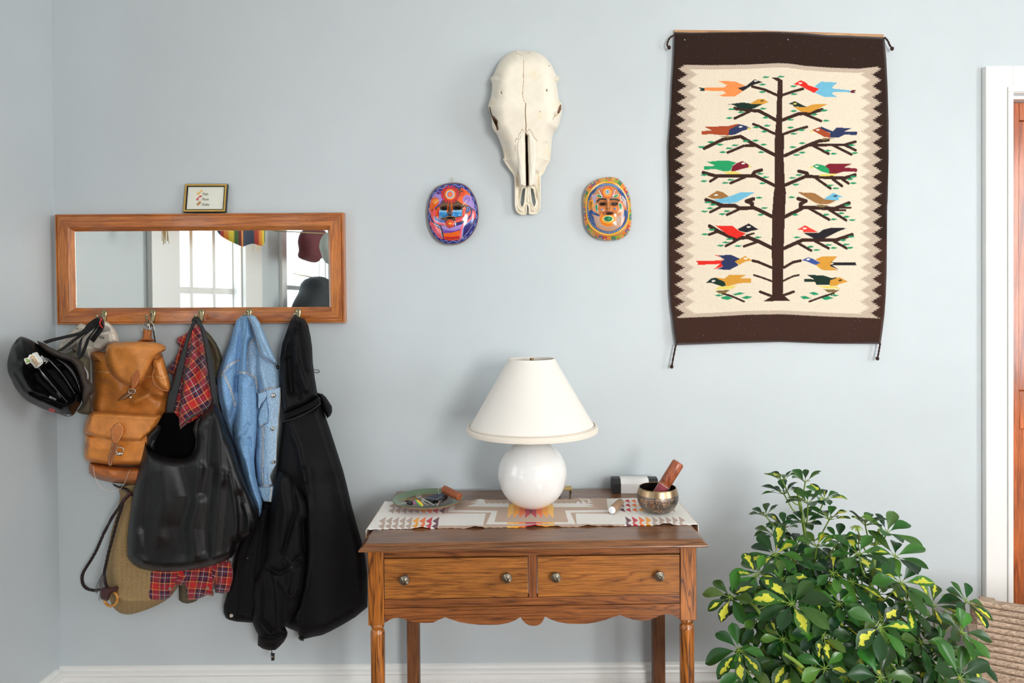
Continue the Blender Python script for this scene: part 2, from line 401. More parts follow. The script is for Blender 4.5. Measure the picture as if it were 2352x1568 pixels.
# door at the right edge
b = MB(); cw = 0.092; x0 = DX0-cw; x1 = DX1+cw
def casing(lo, hi, vert=True):
    b.box(lo, hi)
b.box((x0, -.024, 0), (DX0-.002, 0, DZ+cw)); b.box((DX1+.002, -.024, 0), (x1, 0, DZ+cw)); b.box((DX0-.002, -.024, DZ+.002), (DX1+.002, 0, DZ+cw))
b.box((DX0-.022, -.030, 0), (DX0-.004, -.024, DZ+.004)); b.box((DX1+.004, -.030, 0), (DX1+.022, -.024, DZ+.004)); b.box((DX0-.022, -.030, DZ+.004), (DX1+.022, -.024, DZ+.022))
b.box((DX0, 0, 0), (DX0+.012, .10, DZ)); b.box((DX1-.012, 0, 0), (DX1, .10, DZ)); b.box((DX0+.012, 0, DZ-.012), (DX1-.012, .10, DZ))
o = b.build('trim_1', M_trim, None, False, 0.003); o['kind'] = 'structure'
M_door = wood('red_brown_door_wood', (192, 104, 54), (178, 90, 44), (146, 68, 34), 'Z', 1.3, 0.28, 0.6, 5)
b = MB(); dy0, dy1 = .030, .065
xa, xb = DX0+.014, DX1-.014
b.box((xa, dy0, .01), (xa+.042, dy1, DZ-.015)); b.box((xb-.11, dy0, .01), (xb, dy1, DZ-.015))
b.box((xa+.042, dy0+.001, DZ-.075), (xb-.11, dy1, DZ-.015)); b.box((xa+.042, dy0+.001, .01), (xb-.11, dy1, .2)); b.box((xa+.042, dy0+.001, .95), (xb-.11, dy1, 1.08))
b.box((xa+.042, dy0+.010, .2), (xb-.11, dy1-.005, .95)); b.box((xa+.042, dy0+.010, 1.08), (xb-.11, dy1-.005, DZ-.075))
o = b.build('door_1', M_door, None, False, 0.003); o['kind'] = 'structure'
M_brass = mat('antique_brass', (176, 158, 118), 0.30, 1.0, bump=(60, .1, .001))
b = MB(); b.lathe([(0, 0), (.026, 0), (.026, .006), (.010, .010), (.010, .035), (.024, .042), (.027, .055), (.020, .066), (0, .068)], (xb-.06, dy0, 1.0), 24, Matrix.Rotation(pi/2, 3, 'X'))
b.build('door_knob', M_brass, o, True)
# ================================================================== oak side table
TZ = 0.772
fl, fr, bl, br = atz(817, 1270, TZ-.018), atz(1622, 1256, TZ-.018), atz(921, 1126, TZ), atz(1530, 1123, TZ)
rz = atan2(fr.y-fl.y, fr.x-fl.x)*0.75
yb = -0.030; tw = (fr.x-fl.x)/cos(rz); td = abs((fl.y+fr.y)/2-yb)
tcx = (fl.x+fr.x)/2
M_oak = wood('oak_drawer_wood', (172, 108, 46), (154, 92, 38), (118, 70, 30), 'X', 1.6, 0.38, 0.25, 16)
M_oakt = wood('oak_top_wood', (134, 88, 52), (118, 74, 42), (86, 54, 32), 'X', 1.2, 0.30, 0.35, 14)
M_oakr = wood('oak_rail_wood', (150, 90, 44), (130, 74, 36), (96, 54, 28), 'X', 1.5, 0.38, 0.25, 14)
M_oakv = wood('oak_leg_wood', (180, 108, 42), (142, 82, 32), (80, 46, 22), 'Z', 1.3, 0.30, 0.35, 16)
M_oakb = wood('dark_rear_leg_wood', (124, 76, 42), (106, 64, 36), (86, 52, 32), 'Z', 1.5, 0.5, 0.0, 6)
T = thing('side_table', (tcx, yb-td/2, 0), 'antique oak side table with two drawers, scalloped apron and turned front legs', 'table', rz=rz)
def tl(x, y, z): return (x, y, z)
TI = chain(T).inverted()
def tpx(px, py, ly):                            # pixel to table-local coordinates on the plane y = ly
    v = RN @ np.array([(px-PPX)/FL, -(py-PPY)/FL, -1.0]); o = TI @ Vector(CAM.tolist()); d = TI.to_3x3() @ Vector(v.tolist())
    return o+d*((ly-o.y)/d.y)
def local(mb, name, m, parent, **k):           # vertices already in the parent's own space
    sm = k.pop('smooth', False); bv = k.pop('bevel', 0)
    o = mesh_obj(name, mb.v, mb.f, m, None, sm); o.parent = parent
    if bv:
        q = o.modifiers.new('bevel', 'BEVEL'); q.width = bv; q.segments = 2; q.limit_method = 'ANGLE'; q.angle_limit = radians(40)
    if sm:
        bm = bmesh.new(); bm.from_mesh(o.data)
        for e in bm.edges:
            if len(e.link_faces) == 2 and e.calc_face_angle(0) > radians(50): e.smooth = False
        bm.to_mesh(o.data); bm.free()
    return o
hx, hy = tw/2, td/2
# top with a moulded front and side edge
prof = [(0.0, -.018), (.0, -.013), (.006, -.009), (.011, -.006), (.010, -.003), (.015, 0.0)]
b = MB(); n = len(prof); vs = []
for ins, dz in prof:
    vs += [(-hx+ins, -hy+ins, TZ+dz), (hx-ins, -hy+ins, TZ+dz), (hx-ins, hy, TZ+dz), (-hx+ins, hy, TZ+dz)]
fs = [(3, 2, 1, 0), tuple(4*(n-1)+k for k in range(4))]
for i in range(n-1):
    for k in range(4): fs.append((4*i+k, 4*i+(k+1) % 4, 4*i+4+(k+1) % 4, 4*i+4+k))
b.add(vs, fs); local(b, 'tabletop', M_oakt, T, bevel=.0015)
FY = -hy+.032                                   # front plane of rails and legs
A = lambda px, py, ly=FY: tpx(px, py, ly)
zt = TZ-.018
xl0, xl1 = A(845, 1350).x, A(881, 1350).x; xr0, xr1 = A(1563, 1350).x, A(1600, 1350).x
zl = A(862, 1436).z; zr = A(1583, 1424).z; zb = (zl+zr)/2
zd1 = (A(900, 1283).z+A(1500, 1273).z)/2; zd0 = (A(900, 1376).z+A(1500, 1368).z)/2; zk = (A(900, 1396).z+A(1500, 1389).z)/2
xs0, xs1 = A(1214, 1325).x, A(1233, 1325).x
by1 = hy-.03
b = MB(); b.box((xl1, FY+.004, zd1+.001), (xr0, FY+.03, zt)); b.box((xl1, FY+.004, zk), (xr0, FY+.03, zd0-.001)); local(b, 'rail', M_oakr, T, bevel=.001)
b = MB(); b.box((xs0, FY+.004, zd0-.001), (xs1, FY+.03, zd1+.001)); local(b, 'stile', wood('oak_stile_wood', (150, 88, 46), (138, 78, 40), (112, 64, 34), 'Z', 1.5, .4), T, bevel=.001)
b = MB(); b.box((xl0+.01, FY+.04, zb+.02), (xl0+.028, by1, zt)); b.box((xr1-.028, FY+.04, zb+.02), (xr1-.01, by1, zt)); b.box((xl0+.01, by1-.02, zb+.02), (xr1-.01, by1, zt)); local(b, 'side_panel', M_oakr, T)
sk = [(230,633),(255,615),(280,604),(310,600),(345,607),(390,622),(430,631),(480,633),(530,631),(570,612),(608,597),(650,612),(700,628),(760,638),(820,644),(890,645),(950,643),(1000,634),(1040,620),(1065,606),(1082,595),(1092,612),(1110,632),(1130,645),(1155,651),(1180,650),(1200,644),(1218,628),(1236,592),(1270,610),(1320,627),(1380,637),(1440,639),(1500,638),(1560,628),(1620,612),(1665,596),(1710,583),(1745,598),(1790,612),(1840,618),(1880,616),(1920,605),(1955,588),(1990,577),(2030,580),(2060,592),(2085,612)]
SK = [A(800+x*.36565, 1200+y*.36565) for x, y in sk]
poly = [(xl1, zk-.001)]+[(min(max(p.x, xl1+.0005), xr0-.0005), p.z) for p in SK]+[(xr0, zk-.001)]
b = MB(); b.prism(poly, lambda x, z: (x, FY+.003, z), lambda x, z: (x, FY+.022, z))
o = local(b, 'apron', M_oakr, T)
bm = bmesh.new(); bm.from_mesh(o.data); bmesh.ops.recalc_face_normals(bm, faces=bm.faces); bm.to_mesh(o.data); bm.free()
M_knob = mat('pewter_knob', (140, 132, 118), 0.36, 1.0, bump=(500, .2, .001))
for (x0, x1, ks) in ((xl1+.002, xs0-.002, (928, 1334, 1164, 1329)), (xs1+.002, xr0-.002, (1277, 1328, 1516, 1325))):
    b = MB(); b.box((x0, FY, zd0+.0015), (x1, FY+.018, zd1-.0015)); b.box((x0+.01, FY+.018, zd0+.004), (x1-.01, by1-.03, zd1-.02))
    dr = local(b, 'drawer', M_oak, T, bevel=.001)
    for i in (0, 2):
        p = tpx(ks[i], ks[i+1], FY-.022)
        kb = MB(); kb.lathe([(0.0, .024), (.003, .0245), (.0045, .022), (.010, .0205), (.0125, .020), (.0135, .017), (.0125, .014), (.006, .011), (.0055, .004), (.009, .001), (.009, 0)], (0, 0, 0), 28, Matrix.Rotation(pi/2, 3, 'X'))
        for q in range(20):
            a = 2*pi*q/20; kb.tube([(.0065*cos(a), -.0210, .0065*sin(a)), (.0118*cos(a), -.0208, .0118*sin(a))], .0007, 5)
        kn = local(kb, 'drawer_knob', M_knob, dr, smooth=True); kn.location = (p.x, FY, p.z)
# legs
def turned(xc, w):
    b = MB(); b.box((xc-w/2, FY, zb), (xc+w/2, FY+w, zt)); cy = FY+w/2
    r = w/2
    b.lathe([(.012, 0), (.013, .01), (.0165, .03), (r*.80, .16), (r*.90, .40), (r*.93, zb-.045), (r*.93, zb-.030), (r*.86, zb-.022), (r*.72, zb-.018), (r*.70, zb-.015), (r*.86, zb-.011), (r*.90, zb-.006), (r*.80, zb-.001), (r*.7, zb+.001)], (xc, cy, 0), 28)
    local(b, 'leg', M_oakv, T, smooth=True, bevel=.001)
turned((xl0+xl1)/2, xl1-xl0); turned((xr0+xr1)/2, xr1-xr0)
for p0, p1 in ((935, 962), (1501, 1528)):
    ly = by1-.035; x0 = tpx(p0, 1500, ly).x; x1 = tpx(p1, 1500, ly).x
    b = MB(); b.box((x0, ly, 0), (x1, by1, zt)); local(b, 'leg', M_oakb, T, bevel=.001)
# ================================================================== woven runner on the table
def runner():
    z0 = TZ+.0025; nx, ny = 960, 230
    L0 = TI @ atz(848, 1213, z0); L1 = TI @ atz(1600, 1205, z0); yA = (L0.y+L1.y)/2
    B0 = TI @ atz(905, 1148, z0); B1 = TI @ atz(1555, 1145, z0); yB = (B0.y+B1.y)/2
    x0, x1 = -hx-.004, hx+.004; hang = .07
    us = np.linspace(x0-hang, x1+hang, nx); vs = np.linspace(yA, yB, ny)
    U, V = np.meshgrid(us, vs)
    Xl = np.clip(U, x0, x1); drop = np.maximum(np.abs(U)-x1, 0); r = .006
    Xw = Xl+np.sign(U)*np.minimum(drop, r)*.5; Z = z0-np.where(drop > 0, np.maximum(drop-.002, 0), 0)
    edge = np.exp(-((V-yA)/.012)**2)+.6*np.exp(-((V-yB)/.012)**2)
    wav = (np.sin(U*37+1)+.7*np.sin(U*83+2)+.5*np.sin(U*19))
    Z = Z+edge*np.maximum(wav, 0)*.0034*(drop == 0)+.0005*np.sin(U*300)*edge
    Y = V+(.002*np.sin(U*45)+.0012*np.sin(U*140))*edge
    P = np.stack([Xw, Y, Z], -1)
    # colours, painted from the pattern's place on the cloth
    M = np.array(chain(T)); flat = np.stack([U, V, np.full(U.shape, z0)], -1) @ M[:3, :3].T+M[:3, 3]
    PX_, PY_ = proj(flat)
    cream, tan = (238, 235, 228), (196, 168, 146)
    C = np.tile(np.array(lin(cream)[:3]), (U.size, 1)).reshape(U.shape+(3,))
    X2, Y2 = PX_.ravel(), PY_.ravel(); Cf = C.reshape(-1, 3)
    ops = []
    Pq = lambda c, pts: ops.append(('p', c, Tt(pts)))
    Pq(tan, [(640,255),(1660,250),(1690,400),(1440,398),(1448,480),(1440,500),(840,500),(830,480),(848,398),(560,398),(600,300)])
    Pq(cream, [(655,300),(640,375),(925,380),(905,455),(1392,455),(1370,378),(1652,374),(1640,250),(1690,250),(1702,388),(1405,392),(1440,468),(850,470),(885,392),(600,390),(628,290)])
    Pq(tan, [(660,315),(1640,310),(1650,370),(1365,375),(1385,452),(910,452),(930,375),(645,372)])
    Pq(tan, [(530,478),(840,478),(840,500),(530,500)]); Pq(tan, [(1440,470),(1760,470),(1760,500),(1440,500)])
    # comb figures
    Pq(cream, [(720,352),(790,330),(745,328),(800,318),(770,312),(830,306),(850,330),(1000,330),(1005,356)])
    for i in range(5): Pq(tan, [(850+i*38,310),(885+i*38,310),(850+i*38,338)])
    Pq(cream, [(1285,330),(1440,330),(1470,305),(1530,305),(1545,312),(1520,318),(1560,325),(1520,330),(1565,345),(1510,345),(1570,356),(1295,356)])
    for i in range(6): Pq(tan, [(1292+i*38,308),(1330+i*38,308),(1330+i*38,336)])
    f = ((253,196,88),(252,172,20),(250,124,44),(196,20,56))
    for i in range(4):
        Pq(f[i], [(996+i*38,345-0*i),(1034+i*38,330),(1030+i*39,395),(991+i*39,428)])
        Pq(f[i], [(1294-i*38,345),(1256-i*38,330),(1258-i*38,395),(1295-i*38,428)])
    Pq((110,30,60), [(1140,330),(1150,330),(1150,395),(1140,395)])
    for i in range(4):
        Pq(f[i], [(990+i*40,455),(1030+i*40,455),(1028+i*40,467),(988+i*40,467)]); Pq(f[i], [(1300-i*40,455),(1260-i*40,455),(1262-i*40,467),(1302-i*40,467)])
        Pq(f[i], [(990+i*40,480),(1032+i*40,480),(1028+i*40,500),(988+i*40,500)]); Pq(f[i], [(1300-i*40,480),(1258-i*40,480),(1262-i*40,500),(1302-i*40,500)])
    mar, red, ora, yel, gry = (100,40,62), (206,32,54), (252,120,38), (252,168,20), (188,164,148)
    # rows of triangles, left end then right end
    for yy, hh in ((345,-20),(378,-22),(445,-28),(480,-26)):
        cols = [gry]*5+[yel, ora, red, mar]
        for i, c in enumerate(cols):
            x = (140 if yy > 400 else 190)+i*(44 if yy > 400 else 41.5); x += (480-yy)*.15
            Pq(c, [(x, yy-hh*.1), (x+46, yy+hh*.9), (x+34, yy-hh*.9)])
    for yy, hh in ((316,-12),(344,-13),(375,-14),(443,-26),(478,-24)):
        cols = [mar, red, ora, yel]+[gry]*5
        for i, c in enumerate(cols):
            x = (1750 if yy > 400 else 1720)+i*(44 if yy > 400 else 41.5); x += (yy-316)*.12
            if yy > 400: Pq(c, [(x, yy+hh), (x+44, yy), (x+14, yy-hh*.8)])
            else: Pq(c, [(x, yy), (x+40, yy-hh*1.0), (x+26, yy+hh)])
    paint_on(X2, Y2, Cf, ops)
    # hanging ends: orange and grey triangles
    dr = drop.ravel() > 0
    Cf[dr] = lin((232, 222, 206))[:3]
    st = dr & ((np.abs(U.ravel()) % .03) < (np.abs((V.ravel() % .03)-.015)))
    Cf[st] = lin((250, 160, 50))[:3]
    n = U.size; idx = np.arange(n).reshape(U.shape)
    a, b_, c, d = idx[:-1, :-1].ravel(), idx[:-1, 1:].ravel(), idx[1:, 1:].ravel(), idx[1:, :-1].ravel()
    top = np.stack([a, b_, c, d], 1)
    P1 = P.reshape(-1, 3); 
    off = np.zeros_like(P1); dd = drop.ravel(); off[:, 2] = np.where(dd > 0, 0, -.0018); off[:, 0] = np.where(dd > 0, -np.sign(U.ravel())*.0018, 0)
    P2 = P1+off; bot = top[:, ::-1]+n
    ring = np.concatenate([idx[0, :], idx[1:, -1], idx[-1, -2::-1], idx[-2:0:-1, 0]]); r2 = np.roll(ring, -1)
    side = np.stack([r2, ring, ring+n, r2+n], 1)
    me = bpy.data.meshes.new('table_runner'); me.from_pydata(np.concatenate([P1, P2]).tolist(), [], np.concatenate([top, bot, side]).tolist()); me.shade_smooth()
    ca = me.color_attributes.new('Col', 'FLOAT_COLOR', 'POINT'); cc = np.ones((2*n, 4), np.float32); cc[:n, :3] = Cf; cc[n:, :3] = Cf; ca.data.foreach_set('color', cc.ravel())
    me.materials.append(mat('runner_cotton', None, 0.9, spec=.2, noise=(700, .07), bump=(900, .25, .001), sheen=.2))
    o = bpy.data.objects.new('table_runner', me); link(o); o.matrix_world = chain(T)
    o.location = T.location; o.rotation_euler = T.rotation_euler
    tag(o, 'cream and tan woven runner with orange and red geometric pattern across the oak table', 'table runner')
runner()
RZ = TZ+.005
# ================================================================== lamp
LD = 0.27
c0 = at(1223, 1088, LD); R0 = 79.5/FL*(2.34-LD)/1.0
lamp = thing('table_lamp', (c0.x, c0.y, RZ), 'white globe table lamp with off white cone shade in the middle of the oak table', 'lamp')
M_cer = mat('glossy_white_ceramic', (246, 245, 242), 0.08, spec=.6, coat=.5)
M_shade = mat('linen_lamp_shade', (242, 238, 230), 0.85, spec=.2, noise=(500, .02), bump=(900, .15, .0005))
M_shtrim = mat('shade_trim_tape', (236, 226, 212), 0.7, bump=(500, .1, .0005))
zc = max(c0.z-RZ, R0*.93)
b = MB(); pr = []
th0 = math.asin(max(-.98, -zc/R0))
for k in range(33):
    a = th0+(radians(80)-th0)*k/32; pr.append((R0*cos(a), zc+R0*sin(a)))
pr = [(0, pr[0][1])]+pr+[(R0*.2, zc+R0*1.05), (.012, zc+R0*1.07)]
b.lathe(pr, (0, 0, 0), 64); o = local(b, 'lamp_base', M_cer, lamp, smooth=True)
s0 = at(1219, 984, LD).z-RZ; s1 = at(1217, 825, LD).z-RZ; rb_ = 150/FL*(2.34-LD); rt_ = 53.5/FL*(2.34-LD)
zlow = s0-.003
b = MB(); k_ = 64
prs = [(rb_-.004, zlow), (rb_-.002, s0), (rt_, s1), (rt_-.002, s1), (rb_-.004, s0), (rb_-.006, zlow)]
b.lathe([(rb_-.003, s0-.002), (rt_, s1), (rt_-.0015, s1), (rb_-.0045, s0-.002), (rb_-.003, s0-.002)], (0, 0, 0), 72)
sh = local(b, 'lamp_shade', M_shade, lamp, smooth=True)
b = MB(); b.lathe([(rb_-.006, s0-.006), (rb_+.001, s0-.007), (rb_+.002, s0+.000), (rb_-.001, s0+.006), (rb_-.004, s0+.009), (rb_-.006, s0-.006)], (0, 0, 0), 72)
b.lathe([(rb_-.005, s0+.009), (rb_-.0035, s0+.0115), (rb_-.006, s0+.013), (rb_-.008, s0+.009)], (0, 0, 0), 72); local(b, 'trim_band', M_shtrim, sh, smooth=True)
b = MB(); b.lathe([(rt_-.003, s1+.002), (rt_+.0005, s1+.002), (rt_+.004, s1-.009), (rt_+.002, s1-.010), (rt_-.003, s1-.004), (rt_-.003, s1+.002)], (0, 0, 0), 64); local(b, 'trim_band', M_shade, sh, smooth=True)
M_brd = mat('dark_brass', (128, 104, 72), 0.35, 1.0)
b = MB(); b.lathe([(0, s1+.004), (.0045, s1+.004), (.0055, s1+.001), (.0055, s1-.008), (.004, s1-.010), (.004, s1-.03), (0, s1-.03)], (0, 0, 0), 20)
local(b, 'finial', M_brd, lamp, smooth=True)
b = MB()
for k in range(3):
    a = k*2*pi/3+.5; b.tube([(0, 0, s1-.012), (rt_*cos(a), rt_*sin(a), s1-.006)], .0012, 6)
b.tube([(0, 0, s1-.012), (.04, 0, s1-.04), (.045, 0, zc+R0+.06), (.015, 0, zc+R0+.015)], .0013, 6); b.tube([(0, 0, s1-.012), (-.04, 0, s1-.04), (-.045, 0, zc+R0+.06), (-.015, 0, zc+R0+.015)], .0013, 6)
local(b, 'harp', M_brd, lamp)
b = MB(); b.lathe([(.014, zc+R0*1.0), (.016, zc+R0+.03), (.016, zc+R0+.05)], (0, 0, 0), 16); b.lathe([(.014, zc+R0+.05), (.028, zc+R0+.08), (.028, zc+R0+.1), (.0, zc+R0+.125)], (0, 0, 0), 16); local(b, 'light_bulb', M_cer, lamp, smooth=True)
# ================================================================== small brass stand behind the lamp
p = at(1313, 1121, .10); zz = p.z
b = MB(); xw = .10
st_ = thing('brass_stand', (p.x-.065, p.y, TZ), 'small brass stand with thin curved legs behind the white lamp globe', 'stand')
M_gold = mat('yellow_brass', (206, 168, 84), 0.3, 1.0)
b = MB(); b.box((-.05, -.02, zz-TZ-.001), (.065, .02, zz-TZ+.003)); local(b, 'stand_top', M_gold, st_, bevel=.001)
for x in (-.04, .024, .058):
    for y in (-.014, .014):
        b = MB(); b.tube([tuple(v) for v in spline([(x, y, zz-TZ), (x+.004, y, (zz-TZ)*.6), (x, y, .002)], 5)], .002, 6); local(b, 'leg', M_brd, st_, smooth=True)
# ================================================================== plate
pc = atz(984, 1146, RZ+.018); pr_ = 81.5/FL*(2.34+pc.y)
plate = thing('green_plate', (pc.x, pc.y, RZ+.001), 'speckled green ceramic plate with copper rim holding keys, left end of the table', 'plate')
M_pl = mat('speckled_green_glaze', (98, 122, 84), 0.3, noise=(420, .55), coat=.3)
M_plin = mat('brown_plate_well', (112, 84, 64), 0.35, noise=(60, .2), coat=.2)
M_cop = mat('copper_rim', (150, 92, 74), 0.35, noise=(80, .15))
b = MB(); b.lathe([(0, .0), (pr_*.45, .0), (pr_*.52, .002), (pr_*.96, .015), (pr_*.995, .018), (pr_*1.0, .020)], (0, 0, 0), 72); local(b, 'underside', M_cop, plate, smooth=True)
b = MB(); b.lathe([(pr_*1.0, .020), (pr_*.985, .0215), (pr_*.70, .013), (pr_*.69, .0125)], (0, 0, 0), 72); local(b, 'rim', M_pl, plate, smooth=True)
b = MB(); b.lathe([(pr_*.69, .0125), (pr_*.66, .0105), (pr_*.50, .006), (0, .005)], (0, 0, 0), 72); local(b, 'well', M_plin, plate, smooth=True)
# keys
M_stl = mat('key_steel', (198, 194, 184), 0.28, 1.0); M_blk = mat('black_plastic', (24, 24, 28), 0.25, coat=.3)
def kz(px, py, h): return atz(px, py, RZ+h)
K = thing('key_bunch', kz(980, 1150, .02), 'bunch of keys with black car key and rainbow key lying in the green plate', 'keys')
def fob(parent, a, b_, w=.011, t=.006):
    m = MB(); n = 7
    pts = [Vector(a).lerp(Vector(b_), k/(n-1)) for k in range(n)]
    rr = [(w*f, t*f**.5) for f in (.55, .85, 1, 1, .95, .75, .45)]
    m.tube(pts, rr, 14, flat=Vector((1, -.4, 0)) if abs((Vector(b_)-Vector(a)).normalized().x) < .7 else Vector((0, 1, 0))); return m.build('car_key', M_blk, parent, True)
def blade(parent, a, b_, w=.0035, m=None, name='key_blade', head=0, hm=None):
    q = MB(); q.tube([a, b_], [(w, .0011), (w*.8, .0011)], 4, flat=(0, 1, .15))
    A_, B_ = Vector(a), Vector(b_)
    for k in range(4):
        p = A_.lerp(B_, .45+.13*k); q.tube([p+Vector((0, -.002, 0)), p+Vector((0, -.0045-.001*(k % 2), 0))], [(.0016, .001)]*2, 4, flat=(0, 0, 1))
    if head: q.tube([A_+(A_-B_).normalized()*head*1.6, A_+(A_-B_).normalized()*head, A_], [(head*.6, .0012), (head, .0014), (head*.5, .0012)], 10, flat=(0, 1, .15))
    return q.build(name, m or M_stl, parent, True)
f1 = fob(K, kz(948, 1156, .018), kz(932, 1151, .024)); blade(f1, kz(934, 1154, .024), kz(911, 1159, .024), .003)
fob(K, kz(998, 1152, .022), kz(976, 1147, .022), .012, .008)
blade(K, kz(955, 1145, .032), kz(917, 1148, .026), .0022, M_gold, 'brass_key', .004)
M_rb = mat('rainbow_key_print', None, .35, spec=.5)
rk = relief('rainbow_key', Tk([(800,470),(840,440),(900,425),(960,450),(1010,520),(1018,555),(970,570),(930,545),(880,490),(850,520),(805,500)]), lambda X, Y: np.interp(Y, [1148, 1163], [-pc.y+.045, -pc.y+.075]), .003, R=3, step=.5, m=M_rb, parent=K, edge=.5, col=(240,220,60),
       paint=[('s', (150,60,150), Tk([(800,465),(840,510)]), 3), ('s', (90,60,170), Tk([(830,450),(870,500)]), 3), ('s', (90,190,90), Tk([(850,440),(985,570)]), 4), ('s', (250,220,70), Tk([(890,440),(1010,560)]), 3.5), ('s', (240,110,50), Tk([(920,430),(980,475)]), 2.5), ('s', (230,60,60), Tk([(810,480),(850,495)]), 1.5)])
blade(K, kz(966, 1143, .034), kz(998, 1160, .022), .0045, head=.006, name='house_key')
blade(K, kz(972, 1152, .030), kz(984, 1161, .024), .003, head=.005, name='house_key')
q = MB(); q.tube([kz(962+5*cos(a), 1140+4*sin(a), .034+.004*sin(a)) for a in [k*2*pi/16 for k in range(16)]], .0012, 6, closed=True); q.build('key_ring', M_stl, K, True)
K2 = thing('leather_fob_keys', kz(1030, 1140, .03), 'car key on a ring with copper brown cylinder fob, right side of the plate', 'keys')
M_lf = mat('copper_leather', (156, 84, 48), .35, noise=(70, .25), coat=.2)
q = MB(); pa, pb = kz(1020, 1123, .045), kz(1056, 1141, .034); dv = (pb-pa).normalized()
q.tube([pa, pa+dv*.001, pb-dv*.001, pb], [.0105, .012, .012, .0105], 24); q.build('leather_fob', M_lf, K2, True)
f3 = fob(K2, kz(1025, 1140, .028), kz(1004, 1152, .022), .012, .007); blade(f3, kz(1012, 1150, .024), kz(1003, 1162, .021), .0035)
q = MB(); q.tube([kz(1012+5*cos(a), 1127+8*sin(a), .036) for a in [k*2*pi/20 for k in range(20)]], .0009, 6, closed=True); q.build('key_ring', M_stl, K2, True)
q = MB(); q.prism([(978,1141),(1015,1131),(1024,1134),(1022,1140),(996,1146)], lambda x, y: kz(x, y, .026), lambda x, y: kz(x, y, .0275)); q.build('blue_tag', mat('navy_card', (22, 24, 66), .5), K2)
# ================================================================== white box with black ends
bx0, bx1 = at(1406, 1125, .085), at(1512, 1128, .085)
B = thing('gift_box', (bx0.x, bx0.y, TZ), 'white cardboard box with black end caps behind the metal bowl', 'box', rz=-.035)
hgt = at(1420, 1100, .075).z-TZ; bw = .115; h8 = hgt
oct_ = [(0, 0), (0, h8*.72), (.018, h8*.99), (.050, h8*.99), (.065, h8*.72), (.065, 0)]
def boxseg(name, xa, xb, m, k=1.0):
    q = MB(); q.prism(oct_, lambda y, z: (xa, y*k-(k-1)*.03, z), lambda y, z: (xb, y*k-(k-1)*.03, z)); o = local(q, name, m, B)
    bm = bmesh.new(); bm.from_mesh(o.data); bmesh.ops.recalc_face_normals(bm, faces=bm.faces); bm.to_mesh(o.data); bm.free()
    v = o.modifiers.new('b', 'BEVEL'); v.width = .0008; v.segments = 2; v.limit_method = 'ANGLE'; return o
Wd = bx1.x-bx0.x
boxseg('end_cap', 0, .0285, mat('black_card', (40, 40, 42), .5)); boxseg('sleeve', .0286, Wd-.03, mat('white_card', (252, 250, 248), .55)); boxseg('end_cap', Wd-.03+.0001, Wd, mat('black_card', (40, 40, 42), .5))
# ================================================================== kraft tube
q = MB(); pa, pb = kz(1405.5, 1171, .011), kz(1424, 1154, .011); dv = (pb-pa).normalized(); r_ = .0112
kt = thing('kraft_tube', pa, 'small brown cardboard tube with white end lying between the box and the bowl', 'tube')
q.tube([pa, pb], r_, 28); q.build('barrel', mat('kraft_card', (168, 134, 106), .7), kt, True)
q = MB(); q.tube([pa-dv*.0015, pa, pa+dv*.002], [r_*.8, r_*.96, r_*.96], 28); q.build('end_disc', mat('white_tube_end', (242, 244, 248), .4), kt, True)
q = MB(); q.tube([pb-dv*.001, pb+dv*.006, pb+dv*.008], [r_*.92, r_*.92, r_*.8], 28); q.build('foil_cap', mat('foil', (200, 196, 190), .25, 1.0), kt, True)
# ================================================================== singing bowl
bc = atz(1510.5, 1174, RZ); br_ = 47.3/FL*(2.34+bc.y)
bh = (at(1510, 1118, -bc.y).z-RZ)
bowl = thing('singing_bowl', (bc.x, bc.y, RZ), 'dark engraved metal singing bowl with bronze rim, right end of the runner', 'bowl')
M_bw = mat('dark_bowl_bronze', (136, 128, 120), .34, 1.0, noise=(30, .15)); M_bin = mat('bowl_inside', (40, 32, 28), .5, .6); M_brim = mat('bronze_rim', (176, 150, 116), .32, 1.0)
pf = [(0, 0), (.45, 0), (.66, .06), (.84, .20), (.95, .38), (1.0, .55), (1.0, .66), (.985, .75)]
pf2 = [(.985, .75), (.965, .82), (.94, .90), (.915, .97), (.90, 1.0), (.885, 1.01), (.865, .995)]
pf3 = [(.865, .995), (.90, .85), (.94, .6), (.90, .35), (.75, .15), (.5, .08), (0, .07)]
for nm, pp, mm in (('bowl_body', pf, M_bw), ('bowl_rim', pf2, M_brim), ('bowl_inside', pf3, M_bin)):
    q = MB(); q.lathe([(a*br_, z*bh) for a, z in pp], (0, 0, 0), 72); local(q, nm, mm, bowl, smooth=True)
